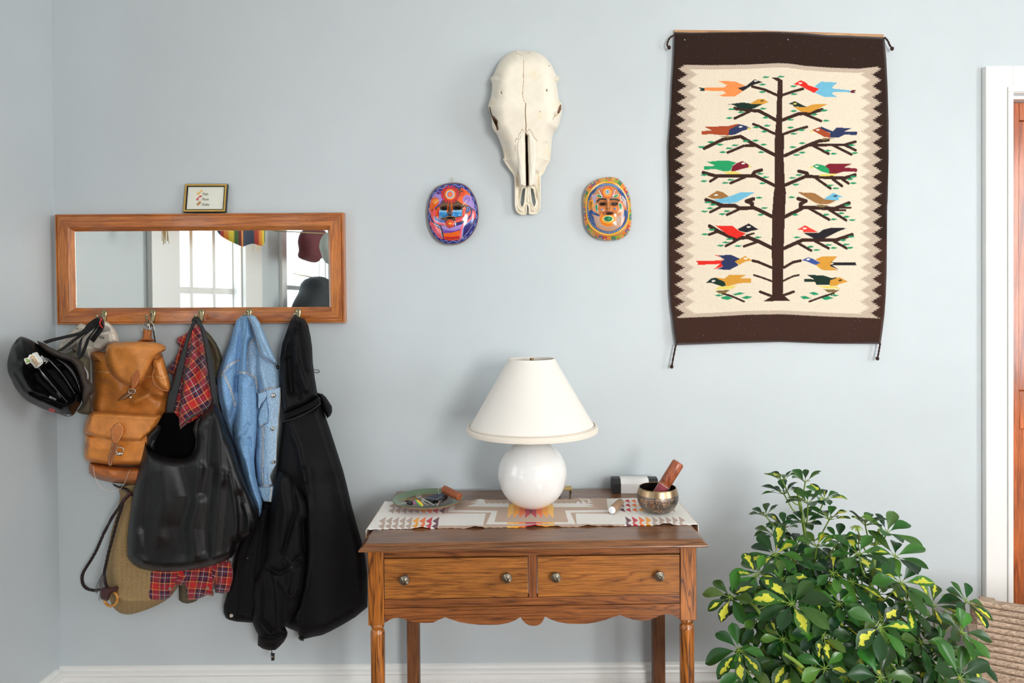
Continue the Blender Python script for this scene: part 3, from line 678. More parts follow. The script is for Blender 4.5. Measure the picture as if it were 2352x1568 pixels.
# engraving: raised bronze strokes on the wall of the bowl
def onbowl(px, py):
    v = RN @ np.array([(px-PPX)/FL, -(py-PPY)/FL, -1.0]); o = CAM-np.array(bowl.location); zs = 0
    a = v[0]**2+v[1]**2; bb = o[0]*v[0]+o[1]*v[1]; r = br_
    for _ in range(6):
        c = o[0]**2+o[1]**2-(r*1.002)**2; t = (-bb-sqrt(max(bb*bb-a*c, 0)))/a; z = o[2]+t*v[2]
        r = np.interp(z/bh, [k[1] for k in pf+pf2[1:]], [k[0]*br_ for k in pf+pf2[1:]])
    return Vector((o[0]+t*v[0], o[1]+t*v[1], z))
strokes = [[(820,955),(880,960)],[(850,960),(835,990),(860,1010)],[(870,960),(885,1030)],[(905,1025),(930,1005),(960,1015),(955,1040),(930,1045),(905,1025)],[(930,950),(945,975)],[(900,985),(985,985)],[(940,1045),(950,1105)],
 [(1000,985),(1090,990)],[(1075,990),(1085,1115)],[(1010,1000),(1040,1035),(1085,1020)],[(1110,985),(1200,990)],[(1165,990),(1170,1125)],[(1120,1000),(1150,1040),(1125,1050)],[(1170,1050),(1200,1040)],[(1140,960),(1160,978)],
 [(1220,995),(1330,1000)],[(1240,1010),(1275,1020),(1240,1050),(1290,1060)],[(1300,1005),(1335,1060),(1320,1105),(1270,1105),(1265,1070),(1310,1065)],[(1360,990),(1365,1090)],[(1390,1000),(1385,1060)],[(1410,975),(1470,965)],[(1430,970),(1440,1010),(1420,1000)],
 [(900,1145),(1180,1165),(1450,1140)],[(930,1165),(1100,1180),(1140,1180),(1185,1225),(1225,1180),(1430,1160)],[(960,1190),(1100,1200)],[(1260,1200),(1400,1185)],[(1165,1190),(1185,1215),(1205,1190)]]
q = MB()
for s_ in strokes: q.tube([onbowl(1370+x*.12118, 1030+y*.12118) for x, y in s_], .0009, 5)
local(q, 'engraving', mat('engraved_bronze', (216, 168, 134), .45, .6), bowl)
# mallet
mp0 = Vector((bc.x-.014, bc.y+.004, RZ+bh*.30)); top = at(1559, 1061, -bc.y-.012)
mal = thing('wooden_mallet', mp0, 'round wooden mallet with dark red felt end leaning in the metal bowl', 'mallet')
dv = (top-mp0).normalized(); Lm = (top-mp0).length; rm = 14.3/FL*(2.34+bc.y)
p_ = lambda t: mp0+dv*t
lg = Lm*.44
q = MB(); q.tube([p_(0), p_(.003), p_(lg-.002), p_(lg)], [rm*.85, rm*1.0, rm*1.0, rm*.95], 28); q.build('felt_end', mat('dark_red_felt', (150, 62, 72), .9, noise=(300, .2), sheen=.4), mal, True)
q = MB(); q.tube([p_(lg), p_(lg+.002), p_(lg+.005), p_(lg+.006), p_(lg+.008), p_(lg+.010), p_(lg+.011), p_(lg+.013), p_(Lm-.006), p_(Lm-.002), p_(Lm)], [rm*.98, rm*1.02, rm*1.02, rm*.92, rm*.92, rm*1.0, rm*.92, rm*1.0, rm*1.0, rm*.93, rm*.80], 28)
o = q.build('handle', wood('mallet_wood', (172, 96, 62), (158, 84, 54), (140, 70, 44), 'Z', 2, .35, .2), mal, True)
q = MB(); q.tube([p_(lg-.0005), p_(lg+.0008)], rm*1.03, 28); q.build('thread_line', mat('white_thread', (230, 215, 205), .8), mal)
# ================================================================== mirror with coat hooks
def mk_mirror():
    O = [at(125.5, 492, .03), at(788, 487.5, .03), at(791.5, 741.5, .03), at(131, 745.5, .03)]
    I = [at(171.5, 531.5, .014), at(753, 528, .014), at(756.5, 704.5, .014), at(175, 707, .014)]
    c = sum(O, Vector())/4
    t = thing('wall_mirror', (c.x, 0, c.z), 'wide mirror in a reddish pine frame with five brass coat hooks along its lower rail', 'mirror')
    Wh = wood('pine_frame_horizontal', (194, 118, 56), (182, 104, 46), (160, 86, 36), 'X', 1.6, .28, .5, 9, rings=7)
    Wv = wood('pine_frame_vertical', (196, 118, 48), (184, 106, 40), (162, 88, 34), 'Z', 1.6, .28, .5, 9, rings=7)
    pf = [(0, 0), (0, .026), (.03, .030), (.09, .030), (.105, .0265), (.125, .0265), (.15, .030), (.78, .029), (.82, .027), (1.0, .013), (1.0, 0)]
    for i in range(4):
        j = (i+1) % 4; b = MB(); vs = []
        for f, d in pf:
            for A_, B_ in ((O[i], I[i]), (O[j], I[j])):
                p = A_.lerp(B_, f); vs.append((p.x, -d-.001, p.z))
        n = len(pf); fs = [(2*k, 2*k+1, 2*((k+1) % n)+1, 2*((k+1) % n)) for k in range(n)]+[tuple(2*k for k in range(n))[::-1], tuple(2*k+1 for k in range(n))]
        b.add(vs, fs); o = b.build('frame_rail', Wh if i % 2 == 0 else Wv, t)
        bm = bmesh.new(); bm.from_mesh(o.data); bmesh.ops.recalc_face_normals(bm, faces=bm.faces); bm.to_mesh(o.data); bm.free()
    M_mir = mat('silvered_mirror', (238, 243, 240), 0.015, 1.0)
    g = MB(); q = [Vector((p.x, -.0125, p.z)) for p in I]; g.add(q+[p+Vector((0, .005, 0)) for p in q], [(3, 2, 1, 0), (4, 5, 6, 7), (0, 1, 5, 4), (1, 2, 6, 5), (2, 3, 7, 6), (3, 0, 4, 7)]); g.build('mirror_glass', M_mir, t)
    M_hk = mat('brass_coat_hook', (172, 160, 126), .28, 1.0, noise=(90, .15)); M_sc = mat('screw_dark', (80, 72, 58), .4, 1.0)
    for px, py in ((239, 723), (351, 722), (462.5, 721), (572, 719), (685, 718.5)):
        c = at(px, py, .032); b = MB(); s = .00144
        pr = [(0, 11), (3.5, 10.4), (6, 8), (7, 4.5), (6.8, 0), (5.6, -6), (4.4, -12), (3.4, -17), (2, -19.5), (0, -20.3)]
        out = [(x, z) for x, z in pr]+[(-x, z) for x, z in pr[-2:0:-1]]
        inn = [(x*.72, z*.86-.2) for x, z in out]; vs = [(c.x+x*s, c.y+.002, c.z+z*s) for x, z in out]+[(c.x+x*s, c.y-.001, c.z+z*s) for x, z in out]+[(c.x+x*s, c.y-.0035, c.z+z*s) for x, z in inn]; n = len(out)
        b.add(vs, [(k, (k+1) % n, n+(k+1) % n, n+k) for k in range(n)]+[(n+k, n+(k+1) % n, 2*n+(k+1) % n, 2*n+k) for k in range(n)]+[tuple(2*n+k for k in range(n))])
        zz = c.z; yy = c.y-.002
        ap = [(0, -6), (-.006, -15), (-.014, -22), (-.024, -23), (-.031, -17), (-.034, -9), (-.035, -4)]
        sp = spline([(c.x, yy+a, zz+q_*s) for a, q_ in ap], 4); m_ = len(sp)
        b.tube(sp, [.0052-.0022*min(1, k/(m_*.5)) for k in range(m_)], 12)
        b.lathe([(0, -.0048), (.003, -.0040), (.0048, 0), (.0040, .0028), (.0022, .0046), (0, .0052)], (c.x, yy-.035, zz-2*s), 14)
        h = b.build('coat_hook', M_hk, t, True)
        bm = bmesh.new(); bm.from_mesh(h.data); bmesh.ops.recalc_face_normals(bm, faces=bm.faces); bm.to_mesh(h.data); bm.free()
        for dx, dz in ((2.2, 5.5), (-2.0, 1.5)):
            k = MB(); k.lathe([(0, .0052), (.0012, .0050), (.0019, .004), (.0019, .002), (0, .002)], (0, 0, 0), 12, Matrix.Rotation(pi/2, 3, 'X')); 
            k.v = [(v[0]+c.x+dx*s, v[1]+c.y, v[2]+c.z+dz*s) for v in k.v]; k.build('screw', M_sc, h, True)
    for bx, by in ((970, 415), (1972, 408), (990, 1141), (1992, 1131), (2120, 400)):
        c = at(100+bx*.3061, 380+by*.3061, .030); k = MB(); k.lathe([(0, .002), (.0013, .0016), (.0015, 0), (.0008, -.004)], (0, 0, 0), 10, Matrix.Rotation(pi/2, 3, 'X')); k.v = [(v[0]+c.x, v[1]+c.y, v[2]+c.z) for v in k.v]; k.build('nail', M_sc, t, True)
mk_mirror()
# ================================================================== little framed cross stitch leaning on the mirror's top
def mk_stitch():
    TLc, TRc, BRc, BLc = at(425.3, 422.2, .016), at(521.8, 422.2, .016), at(517.6, 486.3, .029), at(420.2, 486.8, .029)
    t = thing('framed_embroidery', (BLc+BRc)/2, 'small black and gold framed embroidery listing keys, phone and wallet, standing on the mirror frame', 'picture')
    nrm = (TRc-TLc).cross(TLc-BLc).normalized()
    if nrm.y > 0: nrm = -nrm
    def Qp(u, v, d=0): return TLc.lerp(TRc, u).lerp(BLc.lerp(BRc, u), v)+nrm*d
    def slab(name, u0, v0, u1, v1, d0, d1, m):
        b = MB(); b.add([Qp(u0, v1, d0), Qp(u1, v1, d0), Qp(u1, v0, d0), Qp(u0, v0, d0), Qp(u0, v1, d1), Qp(u1, v1, d1), Qp(u1, v0, d1), Qp(u0, v0, d1)], [(0,3,2,1),(4,5,6,7),(0,1,5,4),(1,2,6,5),(2,3,7,6),(3,0,4,7)]); return b
    def ring(name, a0, b0, d0, d1, m):
        b = MB(); a1, b1 = a0[1], b0[1]; a0, b0 = a0[0], b0[0]
        for (u0, v0, u1, v1) in ((a0, b0, 1-a0, b1), (a0, 1-b1, 1-a0, 1-b0), (a0, b1, a1, 1-b1), (1-a1, b1, 1-a0, 1-b1)):
            q = slab('', u0, v0, u1, v1, d0, d1, m); b.add(q.v, q.f)
        return b.build(name, m, t)
    Mk = mat('black_frame_paint', (34, 33, 34), .35); Mg = mat('gold_frame_paint', (214, 178, 94), .35, .35, noise=(60, .1, (1, 1, 1)))
    ring('outer_frame', (0, .055), (0, .085), -.012, 0.0, Mk); ring('gold_band', (.008, .045), (.012, .070), 0, .0012, Mg); ring('inner_lip', (.0455, .068), (.071, .10), -.006, -.0005, Mk)
    slab('', .055, .085, .945, .915, -.011, -.004, None).build('backing_cloth', mat('embroidery_cloth', (234, 236, 222), .85, noise=(500, .03)), t)
    p = Tf([(700, 700)])[0]
    dep = lambda px, py: (.016+(.029-.016)*(py-422.2)/64.3)-.0034
    def flat(name, pts, col): 
        b = MB(); P = [(x, y) for x, y in Tf(pts)]; b.prism(P, lambda x, y: at(x, y, dep(x, y)+.0004), lambda x, y: at(x, y, dep(x, y)-.0006)); return b.build(name, mat('thread_'+name, col, .8), t)
    flat('stitched_key', [(740,640),(755,600),(800,595),(850,555),(890,505),(920,497),(932,520),(925,555),(870,610),(840,640),(820,675),(785,690),(755,678)], (240, 196, 120))
    flat('stitched_phone', [(725,845),(722,815),(745,790),(790,750),(830,710),(860,695),(905,695),(912,720),(880,750),(855,752),(840,748),(790,795),(798,825),(765,858),(740,860)], (206, 84, 92))
    flat('stitched_wallet', [(735,985),(850,880),(890,925),(775,1035)], (196, 134, 84)); flat('stitched_wallet_edge', [(715,990),(838,878),(850,884),(735,992)], (140, 160, 110))
    flat('stitched_line', [(785,845),(890,845),(890,852),(785,852)], (220, 150, 150))
    Mt = mat('stitched_letters', (150, 148, 126), .8)
    for s, o, sx in (('Keys', (925, 682), .72), ('Phone', (910, 858), .66), ('Wallet', (895, 1035), .72)):
        text_px('stitched_lettering', s, Tf([o])[0], (1, 0), 9.2, lambda x, y: dep(x, y)+.0006, Mt, t, sx=sx, shear=.22)
mk_stitch()
# ================================================================== woven hanging
def mk_rug():
    K1, K2_ = Tr1, Tr2
    out = K1([(185,125),(350,130),(650,126),(1060,122),(1250,130),(1500,150),(1700,156),(1985,170),(1990,250),(2000,350),(2012,600),(2020,900),(2020,1200),(2012,1568)])+K2_([(2008,120),(2005,450),(2003,700),(1995,900),(1985,1050),(1970,1180),(1952,1306),(1500,1302),(1100,1288),(700,1298),(480,1306),(198,1316),(178,1200),(165,1080),(150,980),(140,850),(135,600),(135,300)])+K1([(138,1568),(133,1300),(130,1100),(145,900),(155,750),(160,600),(172,420),(180,250)])
    BR, CRM, GR, TRK, LEAF = (44, 26, 18), (230, 217, 195), (182, 162, 142), (58, 34, 26), (40, 148, 100)
    def field(X, Y, C):
        x1 = (X-1500)/.26786; y1 = (Y-40)/.26786        # crop units, second crop continues below
        topg = np.interp(x1, [200, 500, 800, 1060, 1160, 1300, 1500, 1760, 1960], [405, 410, 405, 392, 395, 415, 430, 440, 418])+1.5*np.sin(x1*.4)
        botg = 1493.3+np.interp(x1, [200, 500, 800, 1100, 1500, 1950], [1083, 1072, 1055, 1050, 1070, 1086])+1.5*np.sin(x1*.4)
        ph = ((y1-490)/97.3) % 1; a = np.abs(2*ph-1); a = 1-a             # 0 at peak, 1 at trough
        sp = np.clip(np.abs(((y1/13.9) % 1)-.5)*2.2-.05, 0, 1)
        drift = np.interp(y1, [400, 700, 1200, 3000], [0, -12, -30, -30]); dr2 = np.interp(y1, [400, 700, 3000], [-5, 0, 0])
        xb = 298+drift-78*a+sp*26-13; xg = 382+drift-74*a+sp*34-17
        xbr = 1884+dr2+72*a-sp*26+13; xgr = 1786+dr2+78*a-sp*34+17
        xbr = xbr+np.interp(y1, [2200, 2560], [0, -15]); xgr = xgr+np.interp(y1, [2200, 2560], [0, -12])
        inner = (y1 > topg) & (y1 < botg)
        br = ~inner | (x1 < xb) | (x1 > xbr)
        gr = inner & ~br & ((x1 < xg) | (x1 > xgr) | (y1 < topg+36) | (y1 > botg-33))
        C[br] = lin(BR)[:3]; C[gr] = lin(GR)[:3]
        st = gr & ((((x1/9).astype(int)+(y1/9).astype(int)) % 2) == 0); C[st] = lin((206, 190, 172))[:3]
        low = br & (y1 > 1900); C[low] = lin((60, 37, 28))[:3]
    ops = [('f', field)]
    def S1(c, w, *ls):
        for l in ls: ops.append(('s', c, K1(l), w*1.3*.26786))
    def S2(c, w, *ls):
        for l in ls: ops.append(('s', c, K2_(l), w*1.3*.26786))
    def P1(c, *ls):
        for l in ls: ops.append(('p', c, K1(l)))
    def P2(c, *ls):
        for l in ls: ops.append(('p', c, K2_(l)))
    ops.append(('p', TRK, K1([(1010,514),(1070,514),(1112,540),(1112,600),(1105,800),(1106,1000),(1125,1012),(1120,1200),(1130,1430),(1140,1500)])+K2_([(1140,0),(1130,200),(1120,500),(1113,880),(1140,905),(1178,936),(945,940),(1022,895),(1018,500),(1020,200),(1035,0)])+K1([(1040,1500),(1042,1200),(1045,1000),(1055,900),(1062,700),(1070,548),(1045,535)])))
    S1(TRK, 18, [(850,592),(960,620),(1065,668)], [(1112,665),(1200,635),(1285,612)], [(700,865),(830,805)], [(1300,830),(1440,888)], [(860,915),(900,930),(1050,1000)], [(1105,1005),(1190,975),(1320,938)], [(640,1158),(780,1100),(870,1098)], [(1340,1095),(1640,1092),(1735,1065)], [(1380,1105),(1505,1168)], [(1540,1095),(1700,1175)], [(1640,1092),(1735,1138)],
       [(490,1405),(550,1368)], [(665,1420),(790,1368)], [(1400,1380),(1520,1465)], [(1540,1385),(1620,1445)], [(1620,1385),(1675,1422)])
    S1(TRK, 23, [(700,780),(850,798),(905,800),(1055,880)], [(1110,880),(1250,825),(1340,822),(1450,790)], [(440,1122),(600,1045),(750,1020),(870,1090),(1045,1180)], [(1130,1185),(1330,1095),(1420,1060),(1500,1050)], [(430,1330),(540,1360),(880,1360),(1040,1440)], [(850,1355),(870,1325),(930,1308)], [(1115,1445),(1310,1362),(1640,1378),(1730,1350)], [(1250,1318),(1320,1335),(1330,1365)])
    S2(TRK, 25, [(455,70),(600,120),(700,120),(740,142),(870,140),(1025,215)], [(850,135),(850,100),(800,82),(860,62)], [(1130,215),(1265,150),(1290,135),(1560,145),(1680,98)], [(1265,145),(1265,105),(1310,80),(1245,60)], [(485,295),(560,340),(700,405),(810,390),(900,425),(1020,485)], [(1125,485),(1280,415),(1570,415),(1705,370)])
    S2(TRK, 18, [(490,175),(590,125)], [(635,198),(740,150)], [(1350,150),(1510,240)], [(1510,155),(1655,245)], [(480,368),(560,340)], [(625,465),(740,405)], [(780,468),(890,432)], [(1240,440),(1355,505)], [(1390,425),(1505,485)], [(1550,425),(1660,485)], [(855,592),(900,602),(1015,650)], [(1120,652),(1200,605),(1265,592)], [(918,858),(1015,895)], [(1115,890),(1205,858)])
    S2(TRK, 13, [(1540,140),(1695,138)], [(1530,158),(1650,160)], [(800,375),(862,358)], [(865,715),(930,735),(1020,768)], [(1115,765),(1200,725),(1250,715)], [(590,870),(680,898),(780,942)], [(1550,870),(1440,905),(1340,942)])
    lv1 = [(968,512),(1098,508),(940,575),(938,638),(1205,590),(1210,658),(672,787),(945,782),(755,812),(655,862),(968,858),(1208,802),(1470,797),(1385,832),(1180,877),(1485,885),(885,942),(980,928),(955,978),(1180,943),(1275,966),(1208,997),(880,1055),(950,1090),(795,1060),(575,1090),(495,1068),(415,1110),(702,1096),(650,1122),(600,1155),(930,1155),(1280,1078),(1200,1112),(1280,1158),(1230,1178),(1500,1142),(1705,1095),(1730,1162),(1550,1168),(920,1340),(965,1370),(940,1422),(438,1350),(438,1403),(665,1392),(620,1418),(1250,1350),(1195,1375),(1225,1432),(1690,1385),(1720,1365),(1718,1420),(1518,1440),(1568,1465)]
    lv2 = [(910,52),(1190,48),(470,92),(515,112),(490,142),(440,170),(635,167),(595,192),(955,140),(925,197),(1220,198),(1665,115),(1615,185),(1485,197),(1660,215),(1550,237),(1708,243),(505,325),(445,365),(900,392),(655,406),(625,435),(580,462),(730,466),(1235,392),(1700,385),(1630,415),(1655,453),(1505,457),(1350,472),(1405,500),(1550,482),(1690,480)]
    for K_, lv in ((K1, lv1), (K2_, lv2)):
        for x, y in lv: ops.append(('p', LEAF, K_([(x-34, y+2),(x-10, y-9),(x+32, y-4),(x+22, y+3),(x+5, y+9),(x-14, y+8)])))
    P2(LEAF, [(522,888),(560,880),(610,888),(560,898)], [(680,880),(740,862),(790,870),(740,885),(700,888)], [(580,905),(630,892),(690,912),(640,928),(590,918)], [(755,910),(800,892),(855,902),(800,922)], [(1335,868),(1380,858),(1430,880),(1380,888)], [(1510,888),(1560,880),(1600,890),(1560,898)], [(1262,900),(1300,892),(1360,915),(1290,922)], [(1440,915),(1500,895),(1550,912),(1480,930)])
    OLV = (124, 104, 62); YL = (226, 208, 104); WH = (240, 235, 225); NV = (44, 54, 92); RD = (226, 44, 34); GD = (212, 152, 56); DG = (26, 50, 40); MA = (122, 28, 44); BK = (36, 32, 38); BLU = (112, 184, 212); RU = (168, 74, 40); GN = (38, 156, 98); TN = (158, 112, 64)
    P2(OLV, [(530,850),(665,840),(620,870),(560,870)], [(1460,835),(1605,842),(1560,866),(1500,864)], [(1390,112),(1515,116),(1455,136),(1425,132)])
    P1(OLV, [(570,1018),(700,1015),(640,1034)], [(1460,1035),(1560,1035),(1470,1052),(1440,1048)])
    P1((246, 144, 78), [(558,545),(700,548),(790,585),(725,605),(770,632),(700,678),(550,675),(625,650),(600,630),(440,628),(440,603),(610,600),(635,580)])
    P1(BK, [(725,605),(800,585),(870,530),(940,555),(890,570),(850,582),(770,632)]); P1(DG, [(385,600),(440,605),(440,630),(395,628),(412,614)])
    P1(BLU, [(1385,590),(1440,550),(1580,558),(1535,600),(1545,610),(1690,625),(1685,642),(1545,638),(1535,655),(1580,682),(1470,682),(1385,645),(1425,615)])
    P1(RD, [(1200,575),(1265,538),(1310,555),(1330,580),(1425,612),(1380,648),(1250,580)]); P1((98, 34, 48), [(1685,635),(1710,622),(1745,625),(1725,637),(1742,650),(1700,648)])
    P1(DG, [(640,745),(770,728),(850,740),(950,740),(870,780),(790,788),(730,775),(690,750)]); P1(GD, [(830,740),(900,700),(950,700),(990,725),(950,742),(850,741)])
    P1(DG, [(1160,740),(1215,718),(1320,768),(1210,765),(1195,748)]); P1(GD, [(1205,765),(1310,768),(1370,745),(1500,742),(1400,790),(1350,815),(1270,810)])
    P1(RU, [(440,938),(650,930),(720,912),(740,915),(660,960),(645,1012),(540,1005),(500,1000),(418,1005),(415,975),(500,968)]); P1(NV, [(740,915),(800,930),(840,950),(760,975),(700,1005),(645,1010),(655,960)]); P1(YL, [(805,942),(845,955),(815,962)])
    P1(NV, [(1440,935),(1500,960),(1540,975),(1570,945),(1705,948),(1640,978),(1750,980),(1748,1008),(1640,1005),(1590,1032),(1520,1028),(1520,990),(1430,955)]); P1(RU, [(1430,938),(1440,955),(1520,995),(1520,1030),(1470,1025),(1380,975),(1365,965)]); P1(YL, [(1330,980),(1365,965),(1380,980)])
    P1(GN, [(460,1238),(560,1228),(650,1228),(715,1245),(680,1270),(665,1315),(600,1318),(540,1300),(435,1305),(435,1275),(535,1272)]); P1(MA, [(715,1250),(765,1230),(825,1265),(820,1285),(760,1300),(700,1318),(668,1318),(680,1275)]); P1(YL, [(820,1265),(858,1278),(820,1285)]); P1(YL, [(595,1322),(700,1318),(760,1342),(690,1342),(640,1345)])
    P1(MA, [(1470,1275),(1510,1252),(1705,1255),(1640,1285),(1750,1295),(1748,1325),(1640,1320),(1575,1338),(1510,1338),(1510,1300)]); P1(GN, [(1365,1275),(1405,1255),(1470,1270),(1510,1300),(1510,1338),(1440,1320)]); P1(YL, [(1322,1295),(1365,1275),(1378,1290)]); P1(YL, [(1440,1345),(1575,1340),(1550,1358),(1420,1360)])
    P2(TN, [(465,46),(548,-8),(600,5),(652,42),(585,60),(520,62)]); P2(BLU, [(652,42),(750,5),(875,5),(720,90),(660,102),(580,98),(515,68),(585,60)])
    P2(TN, [(1240,5),(1385,12),(1470,65),(1580,72),(1510,105),(1440,110),(1390,95)]); P2(BLU, [(1465,62),(1545,10),(1630,45),(1590,50),(1595,75),(1500,70)])
    P2(RD, [(535,290),(680,292),(735,335),(800,360),(720,400),(640,370)]); P2(BK, [(725,320),(820,272),(905,325),(850,335),(800,350),(745,338)])
    P2((228, 66, 52), [(1235,325),(1305,288),(1345,310),(1420,350),(1290,350),(1285,330)]); P2(BK, [(1285,352),(1420,352),(1460,325),(1520,310),(1665,312),(1580,345),(1465,402),(1380,402)])
    P2(RD, [(370,595),(560,590),(610,585),(580,565),(525,540),(560,545),(615,600),(600,640),(520,668),(570,620),(380,628),(385,612)]); P2(NV, [(590,545),(665,540),(745,575),(705,600),(735,630),(655,672),(550,665),(600,640),(580,605),(610,580),(555,545)]); P2(GD, [(700,600),(790,550),(850,590),(790,600),(740,628)])
    P2((58, 84, 150), [(1275,588),(1330,562),(1370,575),(1435,610),(1395,630),(1310,595)]); P2(GD, [(1390,580),(1450,555),(1580,555),(1535,600),(1520,640),(1590,675),(1450,672),(1395,630),(1435,610)]); P2(BK, [(1610,555),(1525,600),(1540,605),(1745,605),(1735,618),(1748,632),(1540,632),(1600,672),(1520,640),(1515,630),(1550,618),(1520,600)])
    P2(GD, [(530,735),(610,745),(650,715),(800,712),(745,745),(840,745),(840,780),(740,785),(650,810),(620,805),(610,775),(530,742)]); P2(DG, [(455,780),(500,742),(540,738),(615,775),(625,808),(590,812),(500,782)]); P2(YL, [(530,835),(560,815),(640,808),(720,808),(680,832),(600,840)])
    P2(DG, [(1315,712),(1460,718),(1530,740),(1590,732),(1540,755),(1512,800),(1400,800),(1390,775),(1295,775),(1295,748),(1380,750)]); P2(GD, [(1520,760),(1600,732),(1672,772),(1600,790),(1570,808),(1512,805)]); P2(YL, [(1410,808),(1560,810),(1605,832),(1480,828),(1450,820)])
    for x, y, c in ((880,545,WH),(1262,563,WH),(935,714,(90,70,40)),(1218,740,YL),(750,938,WH),(1412,965,WH),(772,1252,WH),(1405,1275,WH)): ops.append(('e', c, (*K1([(x, y)])[0], 4.2, 1.7, -.1)))
    for x, y, c in ((540,30,WH),(1562,37,BK),(820,302,WH),(1300,315,WH),(795,573,WH),(1330,580,WH),(518,765,WH),(1605,760,BK)): ops.append(('e', c, (*K2_([(x, y)])[0], 4.6, 1.8, -.1)))
    def flecks(X, Y, C):
        n = RNG.random(X.shape); C *= (0.93+.14*RNG.random(X.shape))[..., None]
        yv = (Y*0.26).astype(int); C *= (1+.05*np.sin(X*2.3))[..., None]
        b = (n > .9985); C[b] = C[b]*.5+.16
    ops.append(('f', flecks))
    def shp(X, Y, e):
        u = (X-1790)/250; v = (Y-430)/360
        return .004+.006*np.exp(-((u+.98)/.12)**2)*np.clip(.4+v, 0, 1)+.004*np.cos(u*3+v*2)+.003*np.exp(-((u-.95)/.1)**2)*np.sin(v*7+1)**2+.004*np.exp(-((v-.95)/.10)**2)
    m = mat('wool_weave', None, .95, spec=.15, noise=(900, .10), bump=(420, .55, .0022, (1, 1, .35)), sheen=.3)
    t = thing('woven_wall_hanging', at(1790, 75, 0), 'brown and cream handwoven wool hanging with a tree of colourful birds', 'wall hanging')
    relief('textile', out, .010, .016, R=5, step=1.15, paint=ops, col=CRM, m=m, parent=t, edge=.5, shape=shp)
    b = MB(); q = [at(1549, 69.5, .012), at(1700, 69.5, .012), at(1860, 73, .012), at(2029, 79.5, .012)]
    b.tube(q, [(.008, .006)]*4, 4, flat=(0, 1, 0))
    Q = [(1549,68.5),(1600,69),(1750,70),(1880,74),(2030,79)]; b = MB()
    b.prism(Q+[(x, y+11) for x, y in Q[::-1]], lambda x, y: at(x, y, .002), lambda x, y: at(x, y, .0098)); b.build('wooden_batten', wood('batten_wood', (208, 160, 112), (194, 144, 98), (176, 126, 84), 'X', 1, .6, 0), t)
    Mc = mat('dark_wool_cord', (58, 38, 30), .95, bump=(900, .6, .001))
    for pts in (K1([(186,150),(150,170),(128,205),(122,240),(138,258)]), K1([(1985,170),(2012,200),(2028,235),(2050,268)]), K2_([(196,1312),(186,1360),(172,1430),(160,1500)]), K2_([(1948,1300),(1940,1345),(1932,1390),(1924,1430)])):
        b = MB(); P_ = pts_px([(x, y, .02) for x, y in pts], 6); b.tube(P_, [.0030+.0005*sin(i*1.6) for i in range(len(P_))], 8)
        e = P_[-1]; b.lathe([(0, -.007), (.004, -.0055), (.0062, 0), (.0045, .005), (0, .007)], e, 10); b.build('corner_tassel', Mc, t, True)
    for x, y in ((1572.5, 92), (1809.5, 91.5)):
        c = at(x, y, .024); b = MB(); b.lathe([(0, .004), (.002, .003), (.0028, .001), (.0028, -.001), (0, -.012)], (0, 0, 0), 14, Matrix.Rotation(pi/2, 3, 'X')); b.v = [(v[0]+c.x, v[1]+c.y, v[2]+c.z) for v in b.v]; b.build('nail_head', mat('steel_nail', (220, 220, 224), .25, 1.0), t, True)
mk_rug()
